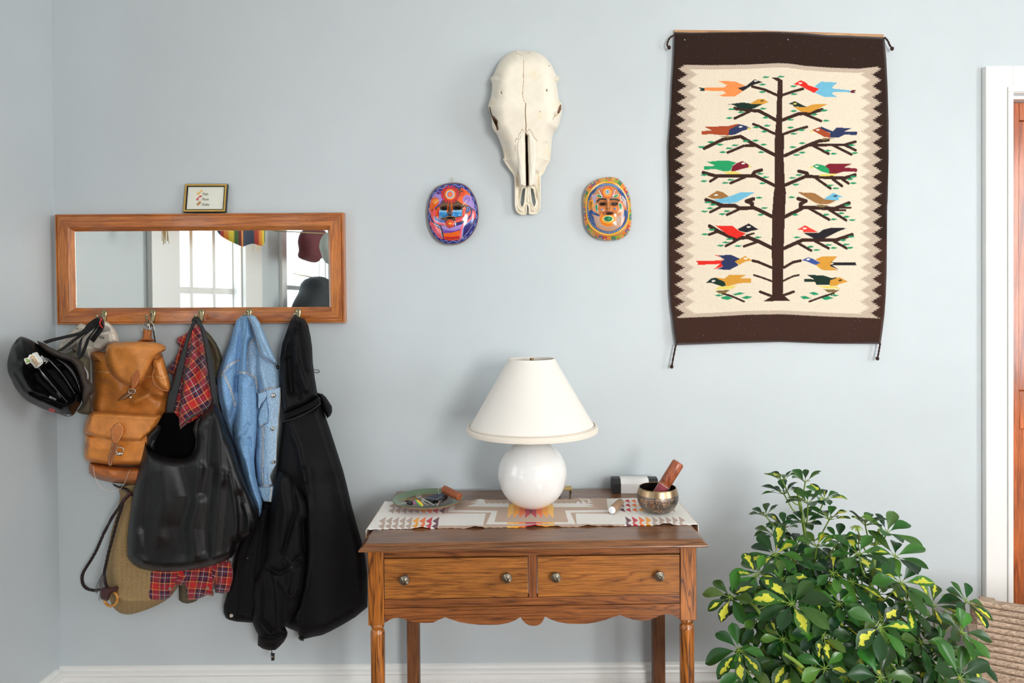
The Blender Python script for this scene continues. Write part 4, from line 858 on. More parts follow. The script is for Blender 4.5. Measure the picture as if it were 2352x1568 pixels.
# ================================================================== skull
def mk_skull():
    out = Ts([(380,98),(450,101),(515,98),(580,115),(650,160),(700,230),(738,308),(763,318),(760,355),(742,382),(750,430),(762,520),(787,562),(785,620),(770,700),(752,760),(720,800),(705,840),(695,930),(688,1020),(686,1045),(655,1095),(625,1160),(608,1182),(605,1300),(602,1440),(585,1480),(565,1500),(515,1503),(500,1488),(500,1450),(491,1420),(486,1450),(486,1490),(470,1505),(420,1500),(385,1450),(380,1330),(375,1180),(330,1110),(280,1035),(290,1010),(270,920),(230,820),(190,760),(180,660),(155,590),(162,540),(180,480),(188,388),(173,335),(200,308),(235,220),(290,150)])
    out = sm2(out, 3)
    h1 = Ts([(428,1400),(440,1320),(450,1285),(470,1275),(466,1330),(460,1400),(448,1434),(436,1425)]); h2 = Ts([(520,1275),(540,1285),(550,1330),(562,1400),(548,1434),(530,1400),(522,1340)])
    def col(X, Y, C):
        n = np.sin(X*.21+3*np.sin(Y*.07))*np.cos(Y*.13+2*np.sin(X*.05)); C *= (1+.018*n)[..., None]
        for cx, cy, r, k in Ts([(250,1000)])[:1] and [(1150, 355, 16, .10), (1262, 350, 14, .06), (1240, 265, 9, .05), (1128, 235, 8, .08), (1284, 240, 8, .08), (1225, 172, 10, .05)]:
            g = np.exp(-(((X-cx)**2+(Y-cy)**2)/r**2)); C *= 1-g[..., None]*np.array([.2*k, 1.0*k, 2.4*k])
    dk = (150, 112, 66)
    crack_and_shade = [('s', (176, 142, 96), Ts([(456,180),(458,260),(455,300),(456,360),(450,420),(448,470),(455,520),(475,555)]), 1.1), ('s', dk, Ts([(475,552),(470,640),(478,720),(476,790)]), 1.8), ('s', dk, Ts([(385,880),(395,850),(410,860),(418,815),(432,800),(445,770),(468,800)]), .9), ('s', dk, Ts([(486,795),(505,768),(530,800),(545,835),(575,875)]), .9),
             ('s', dk, Ts([(385,905),(386,960)]), .8), ('s', (190,156,110), Ts([(388,108),(400,125),(420,128),(438,136)]), .9), ('s', (190,156,110), Ts([(490,122),(515,108)]), .9), ('s', dk, Ts([(708,686),(722,660),(735,645)]), 1.2), ('e', (120,84,50), (*Ts([(678,227)])[0], 1.1, 1.5, 0)), ('e', (120,84,50), (*Ts([(265,457)])[0], 1.3, 2.6, -.3)), ('e', (120,84,50), (*Ts([(655,437)])[0], 1.6, 2.6, .2)), ('e', (150,112,70), (*Ts([(598,620)])[0], 1.2, 1.2, 0)), ('f', col)]
    crack_and_shade += [('p', (84, 54, 28), Ts([(472,800),(482,800),(496,1000),(500,1250),(480,1252),(476,1000)])), ('p', (110, 76, 44), Ts([(158,580),(170,580),(190,650),(210,665),(238,700),(228,740),(242,775),(215,740),(180,660)])), ('p', (120, 84, 50), Ts([(766,565),(780,556),(780,600),(768,630),(745,640),(752,600)]))]  # dark brown painted as cavity shade in the nasal slit and side sockets
    Fo = lambda p, w, a: (Ts(p), w, a)
    folds = [Fo([(165,590),(185,650),(225,720),(235,770)], 3.2, -.035), Fo([(775,565),(765,620),(725,655)], 3.2, -.03), Fo([(205,300),(185,340),(195,385)], 4, -.02), Fo([(235,320),(210,400),(200,500)], 7, -.012), Fo([(715,320),(740,400),(745,500)], 7, -.012),
             Fo([(458,180),(450,480),(475,555)], 1.2, -.0012), Fo([(475,552),(470,640),(477,790)], 1.0, -.003), Fo([(265,448),(265,468)], 1.8, -.006), Fo([(655,430),(655,448)], 1.8, -.006), Fo([(160,560),(180,690),(230,790)], 3, .008), Fo([(783,565),(775,690),(725,790)], 3, .008),
             Fo([(420,1150),(415,1250),(435,1400)], 4.5, -.018), Fo([(565,1150),(575,1250),(552,1400)], 4.5, -.018), Fo([(390,1180),(395,1300),(410,1440),(460,1490)], 3.5, .004), Fo([(595,1180),(590,1300),(575,1440),(520,1490)], 3.5, .004), Fo([(480,1270),(470,1400),(440,1470)], 3, .004), Fo([(505,1270),(515,1400),(545,1470)], 3, .004),
             Fo([(240,260),(380,180),(600,180),(700,260)], 18, .006), Fo([(330,540),(480,600),(620,540)], 24, .008), Fo([(482,830),(486,1040),(490,1245)], 2.6, -.06), Fo([(300,900),(330,1050),(370,1130)], 6, -.008), Fo([(650,900),(630,1050),(605,1130)], 6, -.008)]
    t = thing('animal_skull', at(1210, 300, 0), 'bleached cream cattle skull without horns hanging on the wall', 'skull')
    M_b = mat('bleached_bone', None, .55, spec=.35, bump=(120, .12, .001), sss=.08)
    def dep(X, Y, e):
        v = (Y-116)/376
        return .055*np.exp(-((v-.36)/.28)**2)-.036*np.clip(v, 0, 1)**1.3-.012
    relief('cranium', out, .012, .105, R=34, step=.9, folds=folds, paint=crack_and_shade, col=(248, 240, 222), m=M_b, parent=t, holes=[h1, h2], edge=.08, shape=dep)
    for p in ([(445,772),(468,802),(473,1000),(479,1250),(462,1266),(445,1252),(430,1256),(424,1200),(416,1150),(402,1050),(388,960),(386,882)], [(483,800),(508,772),(535,815),(575,876),(572,1000),(560,1150),(553,1220),(548,1252),(528,1256),(520,1266),(503,1252),(500,1100),(494,980)]):
        relief('nasal_bone', Ts(p), .055, .100, R=7, step=.7, col=(249, 242, 226), m=M_b, parent=t, edge=.1, shape=lambda X, Y, e: dep(X, Y, e)+.006+.010*np.clip((Y-300)/120, 0, 1), paint=[('f', col)])
mk_skull()
# ================================================================== the two painted masks
def closed_ring(c, pts, k, n=150):
    P = sm2(pts, 6); return [(c[0]+(x-c[0])*k, c[1]+(y-c[1])*k) for x, y in P]
def mk_mask1():
    O = [(660,235),(820,250),(960,330),(1070,480),(1130,650),(1155,850),(1130,1020),(1060,1180),(950,1310),(800,1400),(620,1425),(480,1405),(350,1330),(260,1220),(200,1080),(170,930),(165,780),(185,620),(240,450),(340,330),(480,265)]
    c = (655, 835); ops = []; Pn = lambda col, p: ops.append(('p', col, Tm1(p))); Sn = lambda col, p, w: ops.append(('s', col, Tm1(p), w*.1212)); En = lambda col, x, y, a, b_=None, r=0: ops.append(('e', col, (*Tm1([(x, y)])[0], a*.1212, (b_ or a)*.1212, r)))
    NV, LB, BK = (38, 38, 120), (132, 152, 214), (44, 34, 36)
    Pn(NV, closed_ring(c, O, .965)); ring = closed_ring(c, O, .895)
    Sn(LB, [(x+(x-c[0])*.035*sin(i*2*pi/6.0), y+(y-c[1])*.035*sin(i*2*pi/6.0)) for i, (x, y) in enumerate(ring)], 14)
    Pn((96, 66, 50), closed_ring(c, O, .82))
    OR, RD, PK, VI, LV, SB = (238, 104, 36), (220, 42, 52), (246, 92, 112), (116, 72, 172), (168, 138, 206), (40, 144, 214)
    Pn(NV, [(250,900),(300,870),(400,930),(520,960),(700,1010),(900,1000),(1000,900),(1050,860),(1100,900),(1060,1100),(960,1230),(830,1310),(810,1180),(830,1050),(700,1080),(400,1030),(260,1000)])
    Pn((92, 106, 176), [(300,880),(500,960),(520,1010),(400,1020),(300,960)]); Pn((92, 106, 176), [(1040,890),(1070,940),(1000,1010),(880,1060),(850,1290),(820,1290),(840,1050),(960,980)])
    Pn(OR, [(250,950),(350,1040),(440,1130),(480,1320),(440,1300),(300,1170),(220,1010)]); Pn(PK, [(240,970),(330,1060),(420,1170),(460,1310),(400,1290),(300,1170),(215,1010)])
    Pn(NV, [(250,900),(320,1000),(430,1070),(470,1200),(485,1315),(455,1290),(440,1150),(350,1070),(245,960)]); Sn((230, 225, 240), [(300,1020),(410,1080),(440,1190),(470,1300)], 8)
    Pn(LV, [(430,1050),(520,1060),(600,1100),(700,1070),(860,1020),(820,1110),(700,1150),(560,1150),(460,1110)]); Pn(VI, [(460,1110),(560,1150),(700,1150),(800,1110),(790,1140),(700,1170),(560,1200),(480,1190)])
    Pn(OR, [(480,1200),(640,1190),(790,1145),(790,1260),(640,1270),(490,1270)]); Pn(RD, [(490,1262),(640,1270),(770,1250),(780,1310),(690,1330),(600,1340),(490,1310)])
    for i in range(9): Sn(OR, [(520+i*32, 1300), (525+i*32, 1335)], 13)
    Sn(PK, [(250,780),(270,900),(330,990),(420,1020),(520,1030)], 34); Sn((230, 226, 240), [(290,880),(330,960),(420,1000),(520,1010)], 7); Sn(OR, [(255,790),(275,900),(320,980)], 10)
    Sn(PK, [(1040,780),(1030,880),(960,960),(860,1030),(820,1120),(805,1290)], 34); Sn((230, 226, 240), [(1060,850),(1040,930),(890,1030),(845,1120),(830,1290)], 7)
    Pn(OR, [(700,1000),(720,905),(840,880),(930,830),(1010,760),(1010,830),(960,900),(880,950),(760,990)]); Pn(PK, [(700,990),(730,915),(850,885),(930,850),(990,800),(960,880),(860,940),(760,970)])
    Sn(NV, [(1020,740),(1010,850),(930,940),(800,1000),(700,1020)], 26)
    # blue cheeks
    Pn((134, 196, 236), [(400,760),(570,750),(590,860),(600,880),(520,900),(400,915)]); Pn(SB, [(410,800),(560,810),(590,880),(520,900),(400,915)])
    Pn((134, 196, 236), [(650,760),(840,755),(830,800),(640,810)]); Pn(SB, [(650,800),(835,800),(830,870),(720,890),(640,870)])
    # birds
    Pn(VI, [(325,440),(420,375),(440,450),(480,540),(440,640),(330,730),(250,700),(260,520)]); Pn(LV, [(270,510),(330,440),(430,470),(460,560),(400,650),(330,600)])
    Pn(OR, [(205,820),(230,620),(260,540),(320,515),(390,545),(405,610),(370,670),(300,730),(240,760)]); En((246, 150, 60), 320, 590, 52, 34, -.6); Sn((250, 230, 160), [(310,650),(390,570)], 9)
    Pn(OR, [(820,330),(930,400),(1000,480),(960,520),(900,500),(860,560),(960,680),(850,650),(740,580),(800,480)]); Pn((226, 74, 40), [(830,350),(900,400),(880,470),(820,520),(800,470)])
    Pn(LV, [(850,540),(880,490),(940,468),(1010,510),(1030,560),(1095,780),(990,690),(920,650),(860,620)]); En((148, 116, 196), 930, 560, 62, 56); Sn((250, 220, 160), [(850,670),(930,575)], 10)
    En(BK, 385, 445, 15, 22); En(BK, 835, 405, 17, 14)
    for x, y, a, b_ in ((310, 810, 26, 70), (1065, 850, 20, 66)): En(OR, x, y, a+10, b_+12); En(PK, x, y, a, b_)
    for x in (375, 860): Sn(OR, [(x+20,730),(x-10 if x < 600 else x+10,790),(x,890)], 52); Sn(RD, [(x+15,750),(x,880)], 30)
    Pn((34, 36, 110), [(915,800),(915,710),(960,685),(1000,700),(985,780),(940,805)]); En((132,152,214), 955, 745, 26, 40); En(NV, 955, 745, 16, 30)
    # sun
    for i in range(18):
        a = 2*pi*i/18; En(RD, 610+148*cos(a), 465+140*sin(a), 34, 20, a)
    En(OR, 610, 465, 112); En((246, 168, 40), 610, 465, 86); En((230, 230, 236), 612, 465, 78); En(NV, 612, 465, 64); En((230, 230, 236), 612, 465, 54); En((240, 88, 60), 610, 465, 46); En((250, 170, 30), 607, 466, 17)
    # face: brown skin, nose, eyes, mouth
    SK = (104, 72, 52)
    Pn(SK, [(400,700),(430,640),(520,630),(580,640),(640,640),(760,620),(850,670),(840,700),(780,760),(660,740),(560,760),(480,770),(420,740)]); Pn(SK, [(575,630),(645,630),(650,760),(665,830),(620,880),(570,860),(545,800),(570,740)])
    Pn(OR, [(565,625),(590,625),(580,720),(570,810),(540,800),(550,740)]); Pn(OR, [(625,625),(645,625),(655,740),(660,800),(640,810),(630,720)])
    Sn((130, 96, 66), [(410,690),(480,655),(555,665)], 22); Sn((130, 96, 66), [(665,665),(760,645),(840,680)], 22)
    En(BK, 490, 735, 66, 28); En(BK, 735, 728, 72, 28); Sn((150, 112, 82), [(525,900),(600,880),(700,895)], 22); Pn(BK, [(540,915),(620,895),(690,905),(640,925),(560,930)]); Sn((150, 112, 82), [(540,935),(620,940),(700,915)], 15)
    En((196, 50, 40), 605, 1020, 92, 76); En(OR, 605, 1018, 74, 60); En(RD, 605, 1018, 56, 44); En(OR, 605, 1017, 42, 32); En((246, 168, 30), 603, 1015, 25, 19)
    # dark hatching along the patches and dots
    for a_, b_ in (((220,1010),(450,1310)), ((700,930),(930,840)), ((520,1330),(770,1300)), ((1080,960),(850,1270)), ((420,900),(590,880))):
        for k in range(11):
            f = k/10; x = a_[0]+(b_[0]-a_[0])*f; y = a_[1]+(b_[1]-a_[1])*f; Sn(BK, [(x, y), (x+14, y+30 if a_[1] < 950 and a_[0] > 600 and b_[1] < 900 else y-34)], 7)
    for k in range(14): f = k/13; En((220, 225, 240), 1085-f*240, 960+f*330-sin(f*pi)*-30, 7)
    t = thing('painted_mask', at(1040, 490, 0), 'oval clay mask painted dark blue, red and orange, left of the skull', 'mask')
    F = lambda p, w, a: (Tm1(p), w*.1212, a)
    fo = [F([(610,640),(612,760),(615,840)], 32, .016), F([(612,830)], 48, .008), F([(420,680),(490,650),(560,670)], 24, .006), F([(665,670),(760,640),(840,685)], 24, .006), F([(455,735),(525,735)], 22, -.012), F([(690,728),(785,728)], 22, -.012), F([(535,890),(690,890)], 20, .005), F([(560,915),(680,908)], 13, -.008), F([(540,940),(690,935)], 18, .005), F([(605,1018)], 70, .010), F([(470,860)], 80, .006), F([(760,850)], 80, .006), F([(605,465)], 90, .004)]
    relief('mask_face', Tm1(sm2(O, 4)), .008, .052, R=48, step=.42, folds=fo, paint=ops, col=(126, 84, 62), m=mat('lacquered_mask_paint', None, .16, spec=.5, coat=.5), parent=t, edge=.14)
    b = MB(); q = [at(960+x*.1212, 390+y*.1212, .007) for x, y in ((655,250),(640,190),(640,145),(668,145),(670,190),(655,250))]; b.tube(q, .0009, 6); b.build('hanging_loop', mat('cream_string', (214, 206, 180), .8), t)
mk_mask1()
def mk_mask2():
    O = [(660,140),(780,142),(890,190),(990,290),(1070,430),(1115,580),(1135,760),(1140,950),(1125,1130),(1080,1260),(990,1350),(880,1400),(740,1415),(600,1412),(460,1380),(340,1310),(250,1210),(200,1080),(178,900),(168,700),(172,540),(200,430),(260,320),(350,240),(500,165)]
    c = (655, 790); ops = []; Pn = lambda col, p: ops.append(('p', col, Tm2(p))); Sn = lambda col, p, w: ops.append(('s', col, Tm2(p), w*.11478)); En = lambda col, x, y, a, b_=None, r=0: ops.append(('e', col, (*Tm2([(x, y)])[0], a*.11478, (b_ or a)*.11478, r)))
    cols = [(232, 120, 40), (206, 168, 70), (152, 178, 40), (38, 140, 70), (240, 150, 30), (214, 66, 44), (126, 92, 136)]
    R_ = sm2(O, 6); n = len(R_)
    for i in range(0, n, 4):
        q = R_[i:i+5] if i+5 <= n else R_[i:]+R_[:1]
        cc = cols[(i//4) % 7]; Pn(cc, q+[(c[0]+(x-c[0])*.87, c[1]+(y-c[1])*.87) for x, y in q[::-1]])
        m_ = q[len(q)//2]; En(cols[(i//4+3) % 7], c[0]+(m_[0]-c[0])*.965, c[1]+(m_[1]-c[1])*.965, 22)
    I = [(660,235),(770,250),(870,300),(970,400),(1040,520),(1085,680),(1095,850),(1080,1000),(1020,1130),(920,1230),(800,1290),(690,1310),(560,1290),(430,1230),(320,1130),(250,1000),(222,850),(222,700),(250,540),(320,410),(430,300),(550,245)]
    ic = (660, 780); Pn((250, 190, 40), sm2(I, 4)); Pn((150, 96, 58), closed_ring(ic, I, .955)); Pn((38, 116, 186), closed_ring(ic, I, .93)); rg = closed_ring(ic, I, .895)
    for i in range(0, len(rg)-1, 2): Sn((214, 232, 240), [rg[i], (ic[0]+(rg[i][0]-ic[0])*1.03, ic[1]+(rg[i][1]-ic[1])*1.03)], 9)
    Pn((204, 132, 76), closed_ring(ic, I, .855)); TAN = (196, 124, 70)
    DB = (36, 74, 134)
    Pn(DB, [(260,620),(300,470),(380,390),(450,350),(430,420),(390,470),(340,480),(290,600)]); Pn((64, 150, 190), [(380,470),(440,380),(420,430),(390,480)])
    Pn(DB, [(830,360),(900,400),(980,480),(1030,580),(1040,620),(960,540),(900,470),(870,430)])
    Pn(DB, [(275,850),(330,790),(400,850),(500,905),(500,935),(420,930),(330,880),(420,1000),(435,1130),(350,1080),(290,980)]); Pn(DB, [(960,940),(1000,780),(1060,850),(1060,960),(1010,1070),(930,1170),(940,1130),(1000,1000),(1010,920),(920,1000)])
    Pn((186, 160, 180), [(340,500),(430,490),(440,590),(400,600),(340,590)]); Pn((236, 160, 36), [(275,620),(360,600),(415,620),(400,700),(280,820),(268,720)]); Pn((150, 160, 196), [(365,620),(420,590),(430,640),(390,700)])
    for k in range(9): Sn((150, 88, 40), [(275+k*6, 640+k*20), (350, 640)], 6)
    Pn((232, 120, 36), [(880,480),(920,500),(1030,610),(1060,830),(1020,790),(930,660),(890,560)]); Pn((206, 190, 190), [(910,520),(960,520),(1040,620),(1040,780),(960,650),(910,580)]); Pn((140, 84, 96), [(1030,620),(1050,640),(1055,800),(1035,780)])
    for x, y in ((935,545),(970,600),(960,640),(940,570)): En((50, 40, 40), x, y, 10)
    # forehead fan and flower
    Pn((160, 80, 70), [(465,380),(500,380),(570,510),(575,560),(550,550)]); Pn((225, 205, 200), [(462,390),(490,400),(560,530),(540,540)]); Pn((160, 80, 70), [(825,365),(790,380),(740,510),(740,555),(770,540)]); Pn((225, 205, 200), [(825,390),(800,400),(750,530),(770,530)])
    Pn((150, 130, 180), [(500,375),(540,340),(600,335),(580,355)])
    for i in range(26):
        a = 2*pi*i/26; En((232, 104, 36) if i % 2 else (220, 60, 44), 655+92*cos(a), 448+98*sin(a), 15)
    En((246, 168, 32), 655, 448, 84, 90); En((240, 140, 30), 655, 448, 60, 66); En((225, 235, 240), 655, 442, 44, 50); En((36, 110, 190), 655, 442, 37, 43); En((225, 235, 240), 655, 442, 26, 32); En((24, 140, 96), 655, 442, 17, 22)
    for sg in (0, 1):
        m = (lambda x: x) if not sg else (lambda x: 1318-x)
        Pn((220, 226, 215), [(m(435), 520),(m(450), 480),(m(520), 500),(m(570), 560),(m(520), 560)]); Pn((24, 138, 84), [(m(443), 515),(m(460), 488),(m(515), 508),(m(560), 553),(m(500), 550)])
    Pn((220, 226, 215), [(400,720),(440,680),(465,720),(470,860),(430,830)]); Pn((24, 138, 84), [(408,725),(440,690),(455,730),(460,845),(432,815)]); Pn((220, 226, 215), [(875,680),(900,650),(945,690),(955,780),(920,850)]); Pn((24, 138, 84), [(885,690),(905,660),(938,695),(945,775),(915,830)])
    En((240, 150, 40), 385, 800, 26, 18, 1); En((200, 60, 40), 380, 795, 10)
    # cheeks
    for cx, cy in ((545, 795), (805, 778)):
        for i in range(10):
            a = 2*pi*i/10; En((236, 126, 36), cx+62*cos(a), cy+50*sin(a), 22, 9, a)
        En((236, 160, 60), cx, cy, 30, 24); En((30, 96, 180), cx, cy, 22, 18)
    # rays of the beard
    for i in range(34):
        a = radians(-12+i*6.2); x, y = 675+175*cos(a), 975+150*sin(a); x2, y2 = 675+290*cos(a), 965+255*sin(a); Sn((128, 66, 44), [(x, y), (x2, y2)], 17); Sn((236, 224, 208), [(x, y), (x2, y2)], 8)
    En((236, 140, 40), 670, 990, 172, 145)
    for i in range(22):
        a = 2*pi*i/22; En((226, 92, 44), 670+150*cos(a), 985+120*sin(a), 12, 9, a)
    En((248, 178, 50), 670, 985, 130, 90); En((220, 236, 220), 670, 980, 98, 58); En((18, 130, 72), 670, 980, 88, 50)
    # face
    Sn((44, 34, 32), [(450,635),(490,590),(560,580),(620,585)], 34); Sn((44, 34, 32), [(715,590),(780,585),(840,590),(880,610)], 34)
    for x in (555, 790):
        En((60, 44, 36), x, 680, 84, 48); En((184, 120, 80), x, 680, 78, 43); En((52, 40, 34), x, 685, 56, 26)
    En((90, 54, 38), 647, 775, 9, 14); En((90, 54, 38), 692, 765, 9, 14); En((66, 44, 36), 675, 865, 112, 40); En((186, 118, 84), 675, 868, 102, 32); En((48, 38, 36), 690, 875, 62, 18)
    t = thing('painted_mask', at(1395, 480, 0), 'oval clay mask painted orange, yellow and blue, right of the skull', 'mask')
    F = lambda p, w, a: (Tm2(p), w*.11478, a)
    fo = [F([(665,600),(668,720)], 34, .012), F([(670,775)], 44, .014), F([(460,625),(545,585),(620,590)], 24, .006), F([(715,590),(800,585),(880,610)], 24, .006), F([(515,685),(600,680)], 24, -.010), F([(745,680),(830,680)], 24, -.010), F([(590,850),(675,835),(760,850)], 18, .005), F([(630,875),(740,875)], 14, -.008), F([(600,900),(750,900)], 20, .005), F([(670,980)], 70, .010), F([(540,800)], 60, .006), F([(810,785)], 60, .006), F(closed_ring(ic, I, .93), 22, -.004)]
    relief('mask_face', Tm2(sm2(O, 4)), .006, .055, R=44, step=.42, folds=fo, paint=ops, col=(206, 140, 80), m=mat('lacquered_mask_paint_two', None, .18, spec=.5, coat=.45), parent=t, edge=.10)
mk_mask2()
# ================================================================== things hanging from the hooks
M_lea = mat('tan_saddle_leather', None, .42, spec=.45, noise=(34, .19), bump=(300, .26, .0014), coat=.08)
M_dlea = mat('brown_leather_strap', None, .45, noise=(60, .12), bump=(300, .2, .001))
M_buck = mat('nickel_buckle', (206, 202, 192), .22, 1.0)
TAN = (206, 134, 62); TAN2 = (190, 112, 42); STI = (246, 214, 166)
def Fb(p, w, a): return (Tbp(p), w, a)
def wear(cx, cy, r, c):
    def f(X, Y, C):
        g = np.exp(-(((X-cx)**2+(Y-cy)**2)/r**2))[..., None]*.5; C[:] = C*(1-g)+np.array(lin(c)[:3])*g
    return ('f', f)
# ---- leather backpack
bp = thing('leather_backpack', at(285, 780, .05), 'tan leather backpack with buckled flap and front pocket on the second hook', 'backpack')
relief('body', Tbp([(172,375),(230,374),(290,376),(340,330),(560,300),(690,310),(745,400),(772,500),(800,600),(808,680),(790,760),(780,860),(740,900),(700,1000),(650,1290),(160,1262),(165,1000),(170,870),(160,800),(185,700),(178,520)]), .045, .135, R=26, step=1.4, m=M_lea, parent=bp, col=(190,118,50),
       folds=[Fb([(300,560),(400,700),(560,760),(740,700)], 16, .010), Fb([(480,650),(600,600),(660,500)], 12, -.010), Fb([(520,780),(640,700),(760,720)], 9, .010), Fb([(180,640),(230,800),(220,850)], 12, .006), Fb([(560,660),(700,760)], 9, -.008), Fb([(190,600),(330,640)], 8, -.005)],
       paint=[('s', STI, Tbp([(172,527),(310,540)]), 1.2, 3.0), ('s', STI, Tbp([(600,572),(700,575)]), 1.0, 3.0), ('s', (120,70,34), Tbp([(170,447),(235,447)]), 3.0), wear(330, 890, 26, (150,88,34)), wear(215, 900, 20, (196,120,40)), wear(290, 935, 20, (222,140,60)), wear(352, 905, 22, (140,76,30))])
relief('flap', Tbp([(300,322),(345,305),(450,296),(560,292),(680,300),(740,312),(772,335),(768,362),(735,382),(705,398),(670,445),(640,520),(605,590),(570,638),(530,650),(480,650),(420,632),(370,600),(325,550),(292,480),(282,410),(285,360)]), .12, .168, R=16, step=1.0, m=M_lea, parent=bp, col=(206,132,62), edge=.25,
       folds=[Fb([(770,340),(700,395),(640,520)], 5, .008), Fb([(460,330),(560,420),(560,560)], 22, .008), Fb([(400,330),(500,300)], 14, .006), Fb([(330,400),(390,560)], 14, .004)],
       paint=[('s', STI, Tbp([(300,335),(290,400),(300,470),(335,550),(380,600),(430,628),(490,640),(530,642)]), 1.25, 3.2), ('s', STI, Tbp([(765,345),(700,390),(655,470),(625,540),(590,600)]), 1.25, 3.2)])
relief('side_pocket', Tbp([(664,440),(700,430),(745,418),(765,480),(790,570),(806,640),(800,690),(760,690),(710,650),(680,600),(668,520)]), .12, .172, R=12, step=1.0, m=M_lea, parent=bp, col=(204,130,60), smooth=2, folds=[Fb([(690,440),(720,560)], 5, .006)],
       paint=[('s', STI, Tbp([(690,570),(740,585),(795,560)]), 1.25, 3.2), ('s', (120,76,40), Tbp([(678,500),(690,515)]), 2)])
q = MB(); q.tube(pts_px([(160+x*.287, 700+y*.287, d) for x, y, d in ((680,505,.175),(662,570,.178),(680,630,.178),(740,680,.172),(790,688,.165))]), .0016, 7); q.build('leather_cord', mat('brown_cord', (160, 100, 56), .6), bp, True)
relief('pocket', Tbp([(122,1030),(400,1000),(640,1000),(660,1080),(600,1285),(450,1285),(300,1282),(160,1262),(120,1235),(114,1180)]), .07, .185, R=13, step=1.2, m=M_lea, parent=bp, col=(220,138,58), folds=[Fb([(160,1262),(580,1290)], 4, .006), Fb([(170,1120),(300,1160)], 14, .008)],
       paint=[wear(197, 1023, 8, (90,50,50)), wear(194, 1060, 16, (236,140,30)), ('s', STI, Tbp([(125,1060),(122,1225),(160,1255),(300,1275),(590,1284)]), 1.25, 3.2)])
relief('pocket_flap', Tbp([(182,848),(300,852),(450,862),(600,872),(722,878),(738,890),(715,935),(690,980),(650,1030),(605,1062),(575,1098),(500,1102),(390,1096),(300,1088),(205,1068),(150,1045),(108,1022),(118,965),(135,910),(152,872)]), .12, .212, R=13, step=1.0, m=M_lea, parent=bp, col=(206,130,58), edge=.3, folds=[Fb([(170,860),(700,885)], 7, .008), Fb([(170,900),(180,1040)], 8, .004), Fb([(560,1080),(640,1010)], 5, .006)],
       paint=[('s', STI, Tbp([(160,880),(130,960),(118,1015),(200,1055),(300,1076),(390,1084),(560,1090),(600,1050),(640,1030)]), 1.25, 3.2)])
relief('base', Tbp([(160,1256),(300,1280),(450,1290),(620,1292),(600,1380),(550,1438),(440,1432),(340,1422),(240,1400),(190,1380),(155,1345),(152,1300)]), .06, .165, R=14, step=1.3, m=M_lea, parent=bp, col=(184,108,50), folds=[Fb([(200,1385),(350,1410),(540,1420)], 4, -.006), Fb([(300,1300),(340,1360)], 8, .006)], paint=[wear(290, 1080, 14, (140,76,40)), wear(230, 1085, 14, (150,84,44))])
relief('upper_tab', Tbp([(545,503),(572,522),(576,560),(560,610),(535,650),(520,680),(484,690),(490,640),(488,590),(505,540)]), .16, .176, R=4, step=.7, m=M_dlea, parent=bp, col=(172,96,42), edge=.5, paint=[('s', STI, Tbp([(545,512),(565,530),(567,565),(548,610),(530,645)]), .8, 2.2), ('s', STI, Tbp([(540,512),(510,545),(498,590),(498,640)]), .8, 2.2)])
relief('upper_strap', Tbp([(486,676),(520,676),(526,700),(500,715),(455,752),(380,772),(410,740),(450,705)]), .155, .172, R=3, step=.7, m=M_dlea, parent=bp, col=(120,78,46), edge=.5, paint=[('s', STI, Tbp([(500,690),(450,740),(395,765)]), .7, 2.2)])
relief('lower_tab', Tbp([(395,938),(425,962),(436,1000),(428,1040),(405,1078),(392,1105),(375,1160),(352,1230),(338,1285),(318,1292),(303,1272),(310,1210),(328,1150),(342,1100),(328,1060),(328,1000),(350,960)]), .20, .222, R=4, step=.7, m=M_dlea, parent=bp, col=(186,110,50), edge=.5, paint=[('p', (140,80,40), Tbp([(340,1100),(395,1105),(352,1230),(338,1285),(318,1292),(303,1272),(310,1210)])), ('s', STI, Tbp([(395,948),(425,980),(422,1035),(392,1085),(370,1160),(345,1235),(330,1282),(312,1270),(320,1200),(345,1110)]), .8, 2.2), ('s', STI, Tbp([(390,950),(345,975),(337,1030),(345,1080)]), .8, 2.2)])
def loopb(name, cx, cy, w, h, rot, d, r, m, parent):
    q = MB(); P = []
    for k in range(24):
        a = 2*pi*k/24; x = w*np.sign(cos(a))*abs(cos(a))**.5; y = h*np.sign(sin(a))*abs(sin(a))**.5
        P.append(at(cx+x*cos(rot)-y*sin(rot), cy+x*sin(rot)+y*cos(rot), d))
    q.tube(P, r, 8, closed=True); return q.build(name, m, parent, True)
loopb('buckle', 160+498*.287, 700+690*.287, 7.5, 5, .15, .180, .0013, M_buck, bp)
loopb('buckle', 160+402*.287, 700+1163*.287, 8.5, 6.5, .1, .226, .0014, M_buck, bp)
for x, y, r, d in ((486,740,.0055,.176), (398,1192,.0065,.224), (418,1192,.004,.225), (378,1195,.004,.225)):
    c = at(160+x*.287, 700+y*.287, d); q = MB(); q.lathe([(0, .8), (.5, .65), (.8, .3), (.95, 0), (.6, -.6)], (0, 0, 0), 16, Matrix.Rotation(pi/2, 3, 'X')); q.v = [(v[0]*r+c.x, v[1]*r+c.y, v[2]*r+c.z) for v in q.v]; q.build('rivet', M_buck, bp, True)
relief('hanging_tab', Tbp([(590,190),(625,200),(655,200),(660,225),(655,262),(680,285),(655,295),(560,296),(545,285),(580,262),(585,225)]), .05, .085, R=5, step=.8, m=M_lea, parent=bp, col=(176,104,46), smooth=2, folds=[Fb([(570,275),(665,275)], 2, .004)])
loopb('steel_ring', 160+603*.287, 700+178*.287, 5.5, 9.5, .25, .072, .0014, M_buck, bp); loopb('steel_ring', 160+655*.287, 700+175*.287, 5.0, 10.5, -.2, .068, .0014, M_buck, bp)
